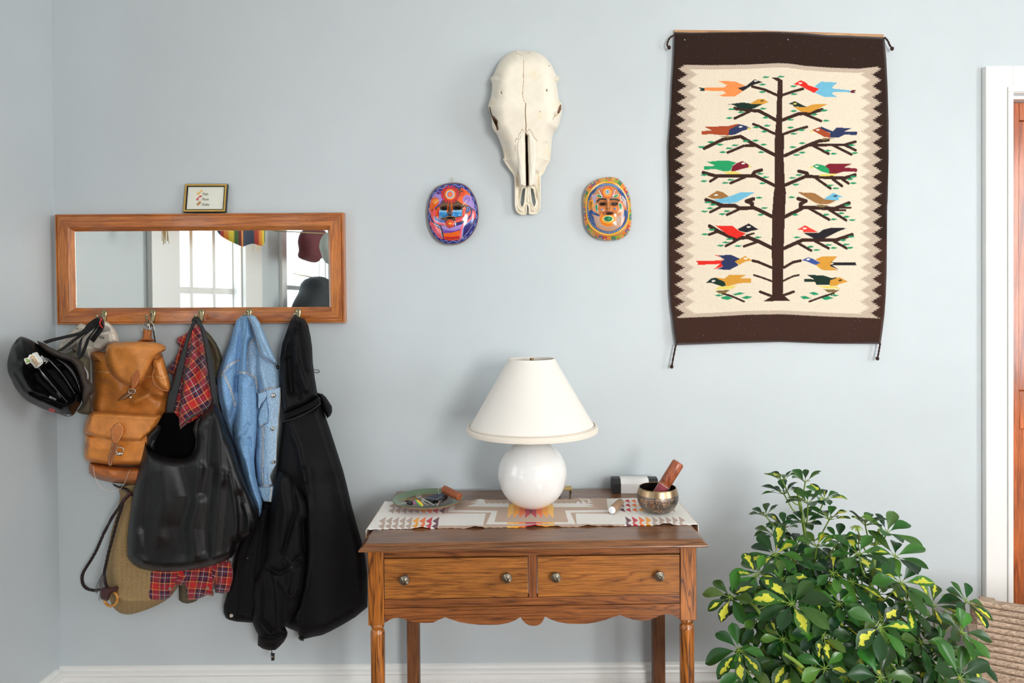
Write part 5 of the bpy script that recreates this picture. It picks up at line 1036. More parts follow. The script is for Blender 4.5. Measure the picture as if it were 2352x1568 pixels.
q = MB(); q.tube(pts_px([(160+x*.287, 700+y*.287, d) for x, y, d in ((628,120,.06),(632,180,.066),(664,160,.055),(672,220,.05),(685,300,.05))]), .0022, 8); q.build('braided_cord', mat('dark_braid', (62, 44, 38), .7, bump=(900, .8, .002)), bp, True)
q = MB(); q.tube(pts_px([(160+x*.287, 700+y*.287, .17) for x, y in ((190,1290),(202,1370),(235,1440),(290,1482),(350,1492),(410,1465),(450,1400),(470,1345),(484,1318))]), .0006, 5); q.build('loose_thread', mat('pale_thread', (222, 206, 190), .8), bp, True)
# ---- woven bag
M_jute = mat('woven_jute', None, .9, noise=(330, .42, (1, 1, 2.4)), bump=(330, 1.0, .004, (1, 1, 2.4)))
def knit(X, Y, C):
    p = np.sin((X*.55+np.sin(Y*1.9)*.5))*np.sin(Y*1.9); C *= (1+.16*p)[..., None]
jb = thing('woven_jute_bag', at(300, 1130, .04), 'woven jute bag with braided leather cord and wooden ring, below the backpack', 'bag')
Fw = lambda p, w, a: (Tw(p), w, a)
relief('jute_body', Tw([(440,270),(500,270),(620,240),(900,250),(1010,500),(1010,1080),(965,1180),(905,1255),(860,1290),(780,1335),(700,1368),(620,1395),(560,1411),(500,1413),(450,1400),(405,1365),(375,1320),(350,1250),(332,1170),(330,1060),(335,960),(342,880),(358,760),(372,680),(395,600),(420,520),(440,430),(455,350)]), .02, .105, R=30, step=1.2, m=M_jute, parent=jb, col=(186,156,108), paint=[('f', knit)], folds=[Fw([(420,1250),(560,1300),(700,1290)], 10, .014), Fw([(470,1400),(560,1320),(640,1330)], 7, -.008), Fw([(500,400),(420,700),(400,1000)], 14, .010)])
relief('lining', Tw([(440,262),(520,240),(610,225),(640,300),(600,350),(560,330),(520,295)]), .03, .09, R=6, step=1.2, m=mat('tan_lining', None, .8, noise=(40, .1)), parent=jb, col=(176,156,112))
relief('leather_rim', Tw([(380,232),(450,262),(520,282),(560,325),(600,345),(600,368),(552,352),(510,310),(455,285),(400,260)]), .05, .118, R=3, step=.8, m=M_dlea, parent=jb, col=(50,32,32), edge=.6)
Mdk = mat('dark_red_leather', (66, 34, 36), .4, noise=(50, .2)); Mbr = mat('braided_dark_leather', (50, 38, 36), .55, noise=(300, .4), bump=(700, 1.0, .003))
q = MB(); q.tube(pts_px([(160+x*.2551, 1050+y*.2551, d) for x, y, d in ((552,318,.125),(520,350,.128),(480,392,.128))]), .0062, 12); q.build('leather_keeper', Mdk, jb, True)
def braid(pts, r, n=10):
    P = pts_px(pts, n); q = MB()
    for ph in (0, 2*pi/3, 4*pi/3):
        L = 0; Z = []
        for i, p in enumerate(P):
            if i: L += (p-P[i-1]).length
            t = (P[min(i+1, len(P)-1)]-P[max(i-1, 0)]).normalized(); u = Vector((0, -1, 0)); w = t.cross(u).normalized()
            a = L*420+ph; Z.append(p+w*r*.62*cos(a)+u*r*.5*sin(2*a))
        q.tube(Z, r*.55, 6)
    return q.build('braided_cord', Mbr, jb, True)
braid([(160+x*.2551, 1050+y*.2551, d) for x, y, d in ((484,388,.125),(445,450,.12),(395,520,.10),(355,595,.08),(310,680,.06),(275,760,.05),(240,840,.045),(195,920,.04),(150,990,.04),(118,1050,.04),(112,1100,.04),(125,1150,.04),(160,1182,.05),(215,1196,.07),(275,1190,.10))], .0046)
braid([(160+x*.2551, 1050+y*.2551, d) for x, y, d in ((484,392,.128),(462,470,.12),(432,560,.118),(405,660,.115),(378,760,.112),(350,860,.11),(328,960,.11),(312,1040,.11),(318,1110,.112),(335,1170,.12))], .0046)
q = MB()
for k in range(26):
    x0 = 300+random.uniform(-12, 18); y0 = 1060+random.uniform(-20, 60); x1 = x0-30+random.uniform(-40, 20); y1 = y0+130+random.uniform(-30, 60)
    q.tube(pts_px([(160+x0*.2551, 1050+y0*.2551, .115), (160+(x0+x1)/2*.2551+random.uniform(-2, 2), 1050+(y0+y1)/2*.2551, .118), (160+x1*.2551, 1050+y1*.2551, .112)], 3), .0006, 4)
q.build('frayed_tassel', mat('grey_frayed_fibre', (104, 98, 98), .9), jb)
relief('leather_patch', Tw([(275,1195),(310,1168),(345,1160),(380,1172),(430,1155),(438,1190),(425,1212),(395,1218),(370,1235),(348,1290),(310,1288),(275,1262)]), .10, .135, R=5, step=.8, m=M_dlea, parent=jb, col=(72,34,36), smooth=2, edge=.3, folds=[Fw([(345,1170),(345,1280)], 5, .006)])
q = MB(); q.tube([at(160+(372+58*cos(a))*.2551, 1050+(1272+66*sin(a))*.2551, .115+.004*cos(a)) for a in [2*pi*k/36 for k in range(36)]], .0042, 12, closed=True); q.build('wooden_ring', wood('honey_ring_wood', (226, 160, 70), (214, 144, 56), (196, 126, 46), 'X', 2, .3, .3), jb, True)
# ---- the two caps
M_can = mat('canvas_cap_cloth', None, .85, noise=(220, .06), bump=(700, .3, .001))
cap = thing('trucker_cap', at(238, 760, .05), 'soiled cream and grey striped cap hanging upside down behind the helmet straps', 'cap')
def stripes(X, Y, C):
    a = inpoly(X, Y, Tc([(240,800),(700,440),(880,560),(1100,600),(1350,600),(1385,800),(1300,880),(1180,960),(1080,980),(900,890),(700,870),(560,890),(420,960),(300,1000)]))
    s = (np.sin(X*1.55+Y*.9) > .1) & a; C[a] = lin((206, 198, 184))[:3]; C[s] = lin((160, 152, 142))[:3]
Fc = lambda p, w, a: (Tc(p), w, a)
relief('crown', Tc([(140,900),(180,820),(330,660),(500,500),(620,380),(690,333),(760,360),(840,380),(900,400),(1000,330),(1150,280),(1265,275),(1370,330),(1460,420),(1530,510),(1580,600),(1605,700),(1612,800),(1500,860),(1320,900),(1180,1000),(1080,1030),(960,1090),(930,1210),(870,1190),(780,1120),(700,1010),(560,900),(440,960),(300,1060),(200,1070),(150,980)]), .03, .10, R=14, step=.9, m=M_can, parent=cap, col=(228,218,202), holes=[], paint=[('f', stripes), ('p', (178,172,164), Tc([(1120,500),(1180,430),(1260,380),(1330,400),(1380,460),(1412,525),(1300,545),(1180,570)]))],
       folds=[Fc([(1160,590),(1280,550),(1420,530),(1560,560)], 4, .006), Fc([(1250,280),(1400,380),(1500,520)], 5, .008), Fc([(820,930),(1000,900),(1150,980)], 6, .010), Fc([(1150,480),(1300,450)], 9, -.012)])
Mcl = mat('dark_cap_letters', (40, 38, 44), .7)
text_px('printed_letters', 'RICH', Tc([(1252,664)])[0], (-1, -.18), 7.2, .103, Mcl, cap, sx=.75); text_px('printed_letters', 'VA', Tc([(625,432)])[0], (-.95, .30), 6.2, .098, Mcl, cap, sx=.8)
oc = thing('baseball_cap', at(168, 830, .09), 'olive green baseball cap mostly hidden behind the black helmet', 'cap')
M_ol = mat('olive_cotton', None, .9, noise=(260, .10), bump=(800, .4, .001))
relief('crown', Th([(800,650),(840,630),(940,580),(1000,600),(1100,660),(1160,700),(1165,1000),(1000,1200),(800,1100),(780,800)]), .10, .19, R=16, step=1.3, m=M_ol, parent=oc, col=(96,92,72)); relief('cap_button', sm2(Tc([(540,905),(590,920),(602,965),(580,1010),(530,1015),(488,990),(482,940)]), 3), .12, .205, R=4, step=.7, m=M_ol, parent=oc, col=(106,98,78))
relief('brim', Th([(985,1365),(1020,1330),(1080,1240),(1165,1180),(1170,1398),(1110,1408),(1040,1400)]), .11, .16, R=10, step=1.1, m=M_ol, parent=oc, col=(92,82,62), smooth=2)
# ---- bicycle helmet
he = thing('bicycle_helmet', at(120, 850, .28), 'glossy black bicycle helmet with stickers hanging by its straps from the first hook', 'helmet')
HO = Th([(250,412),(300,410),(380,432),(480,460),(560,490),(640,545),(720,580),(800,620),(880,645),(960,662),(1020,700),(1070,750),(1100,830),(1120,920),(1150,990),(1200,1020),(1218,1060),(1205,1120),(1160,1180),(1120,1250),(1060,1280),(1000,1330),(960,1400),(920,1428),(860,1436),(760,1405),(650,1368),(560,1340),(450,1290),(350,1235),(270,1160),(190,1050),(150,960),(112,890),(94,800),(98,720),(115,640),(150,540),(200,460)])
Fh = lambda p, w, a: (Th(p), w, a)
v1 = Th([(610,840),(690,850),(750,930),(820,1020),(890,1110),(915,1190),(850,1130),(760,1010),(670,910)]); v2 = Th([(452,880),(520,905),(600,1000),(690,1100),(790,1215),(700,1165),(590,1060),(480,960)]); v3 = Th([(800,850),(880,850),(950,930),(1000,1030),(1015,1110),(950,1040),(870,930)])
M_sh = mat('glossy_black_shell', None, .12, spec=.6, coat=1.0); M_foam = mat('dark_foam', None, .85, noise=(500, .15)); M_shd = mat('dusty_black_shell', None, .30, spec=.16, noise=(24, .5))
SHO = sm2(Th([(250,412),(300,410),(380,440),(450,480),(520,540),(600,610),(700,665),(800,700),(900,735),(960,790),(1000,880),(1030,980),(1050,1060),(1060,1150),(1040,1260),(1000,1330),(960,1400),(920,1428),(860,1436),(760,1405),(650,1368),(560,1340),(450,1290),(350,1235),(270,1160),(190,1050),(150,960),(112,890),(94,800),(98,720),(115,640),(150,540),(200,460)]), 3)
relief('inner_foam', [(122+(x-122)*.90, 866+(y-866)*.90) for x, y in HO], .215, .262, R=30, step=1.5, m=M_foam, parent=he, col=(16,15,15))
shell = relief('shell', SHO, .225, .345, R=72, step=.9, m=M_shd, parent=he, col=(17,17,17), holes=[v1, v2, v3], edge=.20, power=.62,
       folds=[Fh([(230,470),(330,600),(400,740)], 9, -.014), Fh([(170,900),(300,1110),(500,1230),(760,1350)], 5, .008), Fh([(230,760),(400,980),(480,1090)], 8, -.014), Fh([(180,560),(230,760),(330,930),(420,1050)], 8, .010), Fh([(400,1140),(560,1210),(780,1310)], 4, -.014), Fh([(400,1090),(560,1150),(800,1270)], 4, .006), Fh([(560,1240),(780,1340)], 4, .006)])
from mathutils.bvhtree import BVHTree
def make_bvh(objs):
    V = []; F = []
    for o_ in objs:
        M_ = chain(o_.parent); n0 = len(V); V += [M_ @ v.co for v in o_.data.vertices]; F += [tuple(i+n0 for i in p.vertices) for p in o_.data.polygons]
    return BVHTree.FromPolygons(V, F)
CAMV = Vector(CAM.tolist())
def surf(t_, px, py, default=.1):
    d = (at(px, py, 0.0)-CAMV).normalized(); h_ = t_.ray_cast(CAMV, d); return -h_[0].y if h_[0] else default
_t = make_bvh([shell])
def on_shell(k, P):                            # a smooth fit to the shell's depth under the ridge
    xs = [p[0] for p in P]; ys = [p[1] for p in P]; S = []
    for _ in range(260):
        x = random.uniform(min(xs)-8, max(xs)+8); y = random.uniform(min(ys)-8, max(ys)+8); v = surf(_t, x, y, 0)
        if v > .28: S.append((x, y, v))
    S = np.array(S); cx, cy = S[:, 0].mean(), S[:, 1].mean(); q = lambda X, Y: np.stack([np.ones_like(X), X-cx, Y-cy, (X-cx)**2, (Y-cy)**2, (X-cx)*(Y-cy)], -1)
    w_ = np.linalg.lstsq(q(S[:, 0], S[:, 1]), S[:, 2], rcond=None)[0]
    return lambda X, Y: q(X, Y) @ w_+k
for P_ in ([(470,815),(500,800),(520,790),(610,890),(740,1045),(840,1170),(890,1245),(865,1268),(800,1225),(700,1120),(600,1020),(510,925)],
           [(575,680),(640,680),(740,770),(850,900),(940,1040),(985,1140),(960,1165),(900,1110),(820,990),(730,870),(640,770)],
           [(720,690),(800,705),(900,760),(975,850),(1025,970),(1045,1090),(1025,1130),(985,1050),(920,930),(840,820),(760,745)]):
    relief('shell_ridge', sm2(Th(P_), 3), on_shell(-.004, Th(P_)), .024, R=9, step=.7, m=M_sh, parent=he, col=(14,14,16), edge=.05)
relief('rim_padding', Th([(470,458),(560,490),(640,545),(720,580),(800,620),(880,645),(960,662),(1020,700),(1070,750),(1100,830),(1120,920),(1150,990),(1200,1020),(1218,1060),(1205,1120),(1160,1180),(1120,1250),(1060,1280),(1050,1180),(1050,1060),(1025,980),(995,880),(955,790),(895,735),(800,705),(700,668),(600,612),(520,542)]), .22, .305, R=10, step=1.0, m=M_foam, parent=he, col=(62,52,46))
_t = make_bvh([c_ for c_ in he.children if c_.name.startswith('shell')])
def _bvh(px, py): return max(surf(_t, px, py, .30), .262)+.0012
def sticker(name, pts, m, parent, off=0.0, k=8):
    P = sm2(pts, 2) if len(pts) > 4 else pts; c = (sum(p[0] for p in P)/len(P), sum(p[1] for p in P)/len(P)); b = MB(); n = len(P)
    V = []; F = []
    for ring in range(k+1):
        f = ring/k
        for p in P: x = c[0]+(p[0]-c[0])*f; y = c[1]+(p[1]-c[1])*f; V.append(at(x, y, _bvh(x, y)+off))
    for i in range(k):
        for j in range(n): F.append((i*n+j, (i+1)*n+j, (i+1)*n+(j+1) % n, i*n+(j+1) % n))
    nv = len(V); V2 = [v+Vector((0, .0008, 0)) for v in V]
    b.add(V+V2, F+[tuple(nv+i for i in q[::-1]) for q in F]); return b.build(name, m, parent, True)
st = sticker('white_sticker', Th([(380,640),(470,606),(496,640),(552,728),(545,758),(486,808),(452,812),(432,790),(392,742),(345,765),(325,740),(308,692),(358,678)]), mat('white_vinyl', (236, 236, 228), .35), he)
text_px('printed_letters', 'VCU', Th([(505,762)])[0], (-.56, -.80), 12.5, lambda x, y: _bvh(x, y)+.0010, mat('orange_print', (232, 160, 50), .5), st, sx=1.0, bold=.02)
for i, l in enumerate(([(325,695),(350,692),(366,712),(345,712)], [(335,742),(345,715),(362,725),(352,745)], [(362,735),(372,705),(384,715),(378,738)])): sticker('leaf_print', Th(l), mat('green_print', (140, 196, 70), .5), st, .0012, 2)
Mwl = mat('white_print', (236, 236, 236), .4)
text_px('brand_lettering', 'LAZER', Th([(612,735)])[0], (-.66, -.75), 8.2, lambda x, y: _bvh(x, y)+.0015, Mwl, he, sx=.88, bold=.03)
text_px('side_lettering', 'vandal', Th([(728,1210)])[0], (-.88, -.42), 7.2, lambda x, y: _bvh(x, y)+.0015, Mwl, he, sx=.95, bold=.03)
plab(sticker('red_tape', Th([(632,1325),(708,1345),(702,1382),(625,1358)]), mat('red_tape', (206, 34, 44), .4), he), 'small red tape patch'); sticker('white_mark', Th([(815,1405),(915,1410),(880,1428)]), Mwl, he)
M_web = mat('black_webbing', (13, 12, 13), .8, bump=(900, .5, .001))
def strap(pts, w, parent=he, name='strap', m=None, t=.0009):
    q = MB(); P = pts_px(pts, 6); tv = P[-1]-P[0]; q.tube(P, [(w, t)]*len(P), 8, flat=tv.cross(Vector((0, 1, 0))).normalized()); q.build(name, m or M_web, parent, True)
def strap2(L, w, **k): strap([(120+x*.09564, 710+y*.09564, d) for x, y, d in L], w, **k)
strap2([(1180,230,.08),(1050,260,.09),(900,370,.11),(780,520,.13),(640,590,.16),(300,670,.20),(0,740,.25),(-180,800,.28)], .0068)
strap2([(1150,250,.085),(900,500,.12),(700,620,.15),(500,760,.19),(350,880,.22),(180,1000,.27)], .0075)
strap2([(1140,240,.085),(1000,450,.11),(820,600,.14),(700,720,.17),(660,880,.21),(640,1040,.25),(650,1160,.29)], .0060)
strap2([(1150,300,.09),(1020,500,.12),(880,680,.15),(810,860,.19),(740,1050,.24),(690,1170,.29)], .0085)
strap2([(1180,420,.10),(1130,520,.11),(1040,640,.12),(950,760,.12)], .0085, name='strap_end')
relief('buckle', Tc([(1115,200),(1160,160),(1210,200),(1250,290),(1262,400),(1225,440),(1180,430),(1120,380),(1105,300)]), .085, .112, R=4, step=.7, m=mat('black_buckle', None, .35), parent=he, col=(22,22,24), smooth=2)
relief('buckle_button', Tc([(1155,215),(1190,205),(1200,260),(1175,295),(1160,350),(1190,400),(1222,445),(1200,465),(1175,440),(1130,370),(1120,320),(1150,265)]), .11, .118, R=3, step=.5, m=mat('red_plastic', None, .35), parent=he, col=(214,44,44), edge=.5)
q = MB(); q.tube(pts_px([(x*.17857, 700+y*.17857, d) for x, y, d in ((1080,800,.26),(1122,870,.27),(1128,940,.27),(1110,1000,.26))]), .0022, 8); q.build('chin_pad', mat('grey_plastic', (170, 170, 172), .4), he, True)
# ---- flannel shirt, olive jacket
def plaid(name):
    m, t, b = nt(name); L = t.links.new; uv = N(t, 'ShaderNodeUVMap'); sp = N(t, 'ShaderNodeSeparateXYZ'); L(uv.outputs[0], sp.inputs[0]); res = []
    stops = [(0, (206, 32, 34)), (.13, (50, 76, 64)), (.155, (206, 32, 34)), (.19, (238, 176, 96)), (.225, (190, 34, 40)), (.26, (38, 32, 64)), (.40, (176, 60, 74)), (.43, (38, 32, 64)), (.48, (232, 216, 214)), (.515, (38, 32, 64)), (.60, (176, 44, 52)), (.64, (38, 32, 64)), (.77, (190, 34, 40)), (.80, (238, 176, 96)), (.835, (206, 32, 34)), (.87, (50, 76, 64)), (.895, (206, 32, 34))]
    for k in (0, 1):
        f = N(t, 'ShaderNodeMath', operation='FRACT'); L(sp.outputs[k], f.inputs[0]); r = N(t, 'ShaderNodeValToRGB'); r.color_ramp.interpolation = 'CONSTANT'; L(f.outputs[0], r.inputs[0]); e = r.color_ramp.elements
        e[0].position = 0; e[0].color = lin(stops[0][1]); e[1].position = stops[1][0]; e[1].color = lin(stops[1][1])
        for p, c in stops[2:]: q = e.new(p); q.color = lin(c)
        res.append(r.outputs[0])
    mx = N(t, 'ShaderNodeMix', data_type='RGBA'); mx.inputs[0].default_value = .5; L(res[0], mx.inputs[6]); L(res[1], mx.inputs[7]); L(mx.outputs[2], b.inputs['Base Color']); b.inputs['Roughness'].default_value = .95; b.inputs['Sheen Weight'].default_value = .15
    return m
M_pl2 = plaid('red_tartan_flannel')
def rot(a, s, wx=0, wy=0):
    def f(X, Y):
        u = (X*cos(a)+Y*sin(a)); v = (-X*sin(a)+Y*cos(a)); return (u+wx*np.sin(v/23+1))/s, (v+wy*np.sin(u/19))/s
    return f
fs = thing('flannel_shirt', at(440, 760, .06), 'red and navy tartan flannel shirt hanging behind and inside the black tote', 'shirt')
relief('shirt_back', Tbp([(860,262),(905,243),(945,215),(985,150),(1030,150),(1065,250),(1095,450),(1130,650),(1150,800)])+Tw([(1300,100),(1420,500),(1440,920),(1300,1150),(1100,1150),(690,1160),(580,1180),(500,1200),(450,1205),(482,1040),(522,925),(540,700)])+Tbp([(545,1400),(570,1330),(600,1210),(640,1090),(700,950),(735,880),(765,800),(800,720),(840,640),(832,562),(780,545),(785,490),(835,445),(880,340),(855,300)]), .05, .10, R=18, step=1.3, m=M_pl2, parent=fs, uvf=rot(.35, 42, 3, 3), folds=[Fb([(860,270),(880,340),(830,480)], 6, .012), Fb([(790,500),(860,600),(830,700)], 6, .010), Fb([(930,260),(880,440)], 6, -.012)])
relief('shirt_front', Tbp([(978,165),(1000,150),(1030,150),(1050,180),(1062,260),(1085,420),(1110,540),(1130,650),(1140,760),(1110,830),(1040,870),(960,915),(900,985),(884,1010),(874,960),(870,870),(880,790),(900,680),(905,560),(950,420),(965,300),(960,220)]), .09, .14, R=12, step=1.0, m=M_pl2, parent=fs, uvf=rot(-.62, 44, 4, 2), folds=[Fb([(970,200),(1000,400),(930,620)], 6, .018), Fb([(1050,280),(1085,520),(1070,640)], 5, .018), Fb([(1010,230),(1040,420),(1030,600)], 6, -.018), Fb([(900,680),(960,700),(1050,660)], 6, .008), Fb([(880,850),(1000,820),(1130,760)], 5, .008)])
hem = [([(500,1040),(530,930),(720,960),(710,1080),(700,1180),(590,1190),(520,1200),(440,1218),(470,1110)], .08, -.05), ([(705,1000),(990,1000),(985,1060),(950,1150),(900,1260),(860,1280),(740,1296),(680,1290),(700,1190)], .095, .06), ([(975,1010),(1290,970),(1300,1100),(1290,1190),(1298,1225),(1292,1253),(1240,1240),(1150,1278),(1065,1285),(1050,1180),(1010,1080)], .09, .12), ([(1280,960),(1450,930),(1472,1020),(1470,1100),(1440,1208),(1380,1228),(1310,1218),(1310,1120)], .085, .15)]
for p, d, a in hem:
    relief('shirt_hem', Tw(p), d-.03, d+.015, R=9, step=1.0, m=M_pl2, parent=fs, uvf=rot(a, 40, 2, 2), edge=.3, folds=[Fw([(sum(x for x, y in p)/len(p)-30, 960), (sum(x for x, y in p)/len(p), 1250)], 6, .010), Fw([(p[0][0]+20, 1000), (p[-2][0]+30, 1180)], 4, -.006)])
for x, y in ((905,1180),(1242,1175)):
    c = at(160+x*.2551, 1050+y*.2551, .114); q = MB(); q.lathe([(0, .0015), (.0045, .0015), (.005, 0), (0, -.001)], (0, 0, 0), 14, Matrix.Rotation(pi/2, 3, 'X')); q.v = [(v[0]+c.x, v[1]+c.y, v[2]+c.z) for v in q.v]; q.build('button', mat('smoky_button', (150, 130, 120), .3), fs)
relief('fabric_label', Tw([(580,1188),(685,1190),(684,1225),(580,1232)]), .07, .094, R=2, step=.8, m=mat('white_label', None, .8), parent=fs, col=(206,200,190), edge=.6)
ol = thing('olive_jacket', at(500, 780, .04), 'olive green garment behind the tote straps, showing at the shoulder and below the shirt', 'jacket')
relief('cloth', Tbp([(1040,190),(1090,205),(1130,245),(1170,300),(1200,360),(1222,430),(1218,500),(1190,580),(1180,640),(1250,1000)])+Tw([(1350,600),(1200,1200),(1145,1290),(1110,1305),(1060,1317),(1010,1305),(985,1285),(985,1180),(950,900),(1000,0)])+Tbp([(1050,500)]), .012, .055, R=10, step=1.5, m=M_ol, parent=ol, col=(104,96,74), folds=[Fb([(1100,250),(1170,340),(1190,440)], 5, .010), Fb([(1110,300),(1150,450),(1160,560)], 5, -.008)])
# ---- denim jacket
M_den = mat('stonewashed_denim', None, .88, spec=.2, noise=(300, .42), bump=(700, .6, .0015, (1, 1, .4)))
dj = thing('denim_jacket', at(572, 740, .05), 'light blue stonewashed denim jacket with metal buttons hanging on the fourth hook', 'jacket')
Fd = lambda p, w, a: (Td(p), w, a)
SM, WH_, LT = (92, 124, 164), (226, 222, 212), (180, 206, 228)
def seam(p, d=5):
    q = Td(p); n_ = []
    for i in range(len(q)):
        a_ = q[max(i-1, 0)]; b2 = q[min(i+1, len(q)-1)]; L_ = math.hypot(b2[0]-a_[0], b2[1]-a_[1]) or 1; n_.append((-(b2[1]-a_[1])/L_, (b2[0]-a_[0])/L_))
    off = lambda k: [(x+k*nx, y+k*ny) for (x, y), (nx, ny) in zip(q, n_)]
    return [('s', SM, q, 5.6), ('s', LT, q, 3.8), ('s', (120,136,160), q, 3.8, 4.5), ('s', (228,214,190), off(1.5), 1.0), ('s', (228,214,190), off(-1.5), 1.0)]
relief('jacket_body', Td([(345,105),(395,112),(425,150),(455,220),(490,300),(525,380),(552,450),(572,500),(580,600),(580,690),(575,780),(565,880),(553,980),(548,1100),(545,1180),(520,1220),(505,1270),(530,1330),(530,1400),(515,1452),(495,1450),(455,1445),(440,1410),(420,1350),(405,1300),(390,1150),(390,1050),(360,800),(300,500),(300,250),(320,110)]), .03, .098, R=15, step=1.1, m=M_den, parent=dj, col=(160,192,220),
       paint=seam([(345,330),(375,285),(405,268)])+seam([(410,665),(475,635),(578,622)])+seam([(350,520),(400,560),(410,640)])+seam([(455,905),(450,1050),(448,1320)])+seam([(415,1335),(530,1335)])+[('s', WH_, Td([(345,110),(365,170),(390,250),(420,330),(440,390),(490,430),(555,450)]), 2.2), ('s', SM, Td([(425,790),(440,750),(470,710),(470,640)]), 2), ('s', SM, Td([(420,915),(487,880),(490,800),(475,690)]), 2.4), ('s', LT, Td([(425,905),(480,873),(482,800)]), 1.2), ('s', WH_, Td([(578,640),(575,720),(550,950),(545,1180),(502,1270),(528,1330)]), 1.8), ('s', WH_, Td([(515,1340),(505,1455)]), 2.6)],
       folds=[Fd([(345,110),(390,250),(440,390),(490,430)], 4, .008), Fd([(400,130),(450,260),(520,420)], 14, .012), Fd([(300,300),(330,600),(340,800)], 9, -.012), Fd([(405,560),(412,800),(398,1050)], 6, -.014), Fd([(480,640),(490,900),(480,1300)], 16, .010), Fd([(430,1340),(520,1340)], 3, .004), Fd([(420,300),(440,500),(470,620)], 8, .010), Fd([(400,400),(395,540)], 5, -.008)])
relief('sleeve', Td([(345,108),(365,180),(385,260),(350,320),(345,420),(350,500),(395,560),(405,700),(410,880),(405,950),(395,1050),(385,1150),(395,1250),(420,1350),(445,1420),(448,1470),(440,1525),(425,1560),(405,1500),(350,1400),(290,1200),(220,980),(160,840),(130,720),(118,640),(115,560),(135,490),(165,410),(205,310),(240,200),(260,140),(300,108)]), .05, .128, R=17, step=1.1, m=M_den, parent=dj, col=(128,168,208),
       paint=seam([(145,545),(200,470),(278,428)])+seam([(175,540),(215,630),(240,700),(250,760)])+seam([(275,515),(340,520),(395,560)])+seam([(350,330),(345,420),(348,510)])+[('s', SM, Td([(395,1500),(445,1500)]), 2), ('s', WH_, Td([(262,140),(300,108)]), 1.6)],
       folds=[Fd([(290,150),(285,300),(275,450),(262,640)], 6, -.018), Fd([(330,130),(320,400),(330,700),(320,1000)], 13, .012), Fd([(262,560),(265,720),(225,860),(235,980)], 7, -.016), Fd([(200,420),(160,600),(190,780)], 12, .010), Fd([(370,600),(385,800)], 8, -.008), Fd([(300,1100),(380,1350)], 12, .010), Fd([(340,1000),(400,1300)], 6, -.008), Fd([(150,540),(250,450)], 4, .005)])
relief('sleeve', Td([(338,110),(362,170),(382,262),(354,300),(346,420),(350,505),(394,560),(408,700),(411,860),(405,950),(396,1050),(388,1150),(398,1260),(424,1360),(448,1450),(440,1525),(425,1558),(405,1500),(350,1400),(290,1200),(238,1000),(230,900),(258,780),(268,640),(271,540),(280,420),(292,300),(315,180)]), .075, .152, R=15, step=1.1, m=M_den, parent=dj, col=(126,167,208),
       paint=seam([(275,515),(340,520),(394,560)])+seam([(352,330),(345,420),(348,510)])+[('s', SM, Td([(395,1500),(445,1500)]), 2)], folds=[Fd([(330,180),(318,400),(300,500)], 6, .008), Fd([(300,620),(305,800),(290,980)], 9, .008), Fd([(370,620),(380,860),(360,1050)], 6, -.009), Fd([(300,1080),(380,1350)], 9, .010), Fd([(350,1000),(405,1300)], 5, -.009), Fd([(280,520),(390,565)], 3, .005), Fd([(350,900),(260,1000)], 6, -.008), Fd([(310,1150),(330,1250)], 5, -.006)])
relief('collar', Td([(342,108),(368,102),(395,112),(425,150),(455,220),(490,300),(525,380),(553,448),(530,452),(490,430),(455,412),(440,390),(428,340),(400,270),(375,190),(352,130)]), .120, .160, R=7, step=.9, m=M_den, parent=dj, col=(150,184,214), edge=.3, paint=[('s', WH_, Td([(343,110),(365,170),(390,250),(420,330),(436,392),(455,412),(490,432),(530,454),(553,450)]), 2.4)], folds=[Fd([(400,150),(440,260),(510,400)], 6, .006)])
relief('pocket', Td([(425,785),(470,712),(488,800),(486,880),(422,915),(412,850)]), .088, .108, R=4, step=.9, m=M_den, parent=dj, col=(150,186,216), edge=.5, paint=seam([(487,720),(489,800),(485,878),(424,910)]))
relief('pocket_flap', Td([(412,668),(475,648),(478,690),(470,712),(440,745),(425,788),(412,770)]), .094, .116, R=3, step=.9, m=M_den, parent=dj, col=(158,190,218), edge=.5, paint=[('s', SM, Td([(478,650),(478,692),(468,714),(440,746),(426,786)]), 2.2), ('s', LT, Td([(474,650),(472,690),(462,710),(434,744),(422,780)]), 1.3)])
relief('button_placket', Td([(482,640),(578,624),(580,700),(575,780),(563,900),(552,1000),(546,1180),(522,1220),(505,1268),(520,1325),(480,1335),(474,1100),(492,900),(498,780)]), .090, .108, R=4, step=.9, m=M_den, parent=dj, col=(172,200,224), edge=.5, paint=[('s', WH_, Td([(578,640),(576,720),(562,880),(551,1000),(545,1180),(504,1268),(522,1325)]), 2.0), ('s', LT, Td([(495,660),(500,800),(486,1000),(482,1320)]), 1.4)])
relief('waistband', Td([(414,1338),(470,1338),(531,1332),(531,1400),(515,1453),(495,1450),(456,1446),(438,1410)]), .088, .108, R=4, step=.9, m=M_den, parent=dj, col=(156,188,216), edge=.4, paint=[('s', (206,200,180), Td([(440,1425),(460,1442),(512,1448)]), 1.2), ('s', WH_, Td([(513,1340),(505,1452)]), 3), ('s', SM, Td([(420,1345),(530,1340)]), 1.2)])
_td = make_bvh([c for c in dj.children])
for x, y, r, dk in ((550,480,.0072,1), (526,683,.0078,0), (522,922,.0070,0), (528,1163,.0060,0)):
    c = at(460+x*.319, 690+y*.319, surf(_td, 460+x*.319, 690+y*.319, .09)+.001); q = MB(); q.lathe([(0, .0040), (r*.3, .0042), (r*.8, .0040), (r, .0022), (r, -.002), (0, -.004)], (0, 0, 0), 20, Matrix.Rotation(pi/2, 3, 'X')); q.v = [(v[0]+c.x, v[1]+c.y, v[2]+c.z) for v in q.v]; q.build('button', mat('dark_metal_button', (60, 60, 62), .3, 1.0) if dk else M_buck, dj, True)
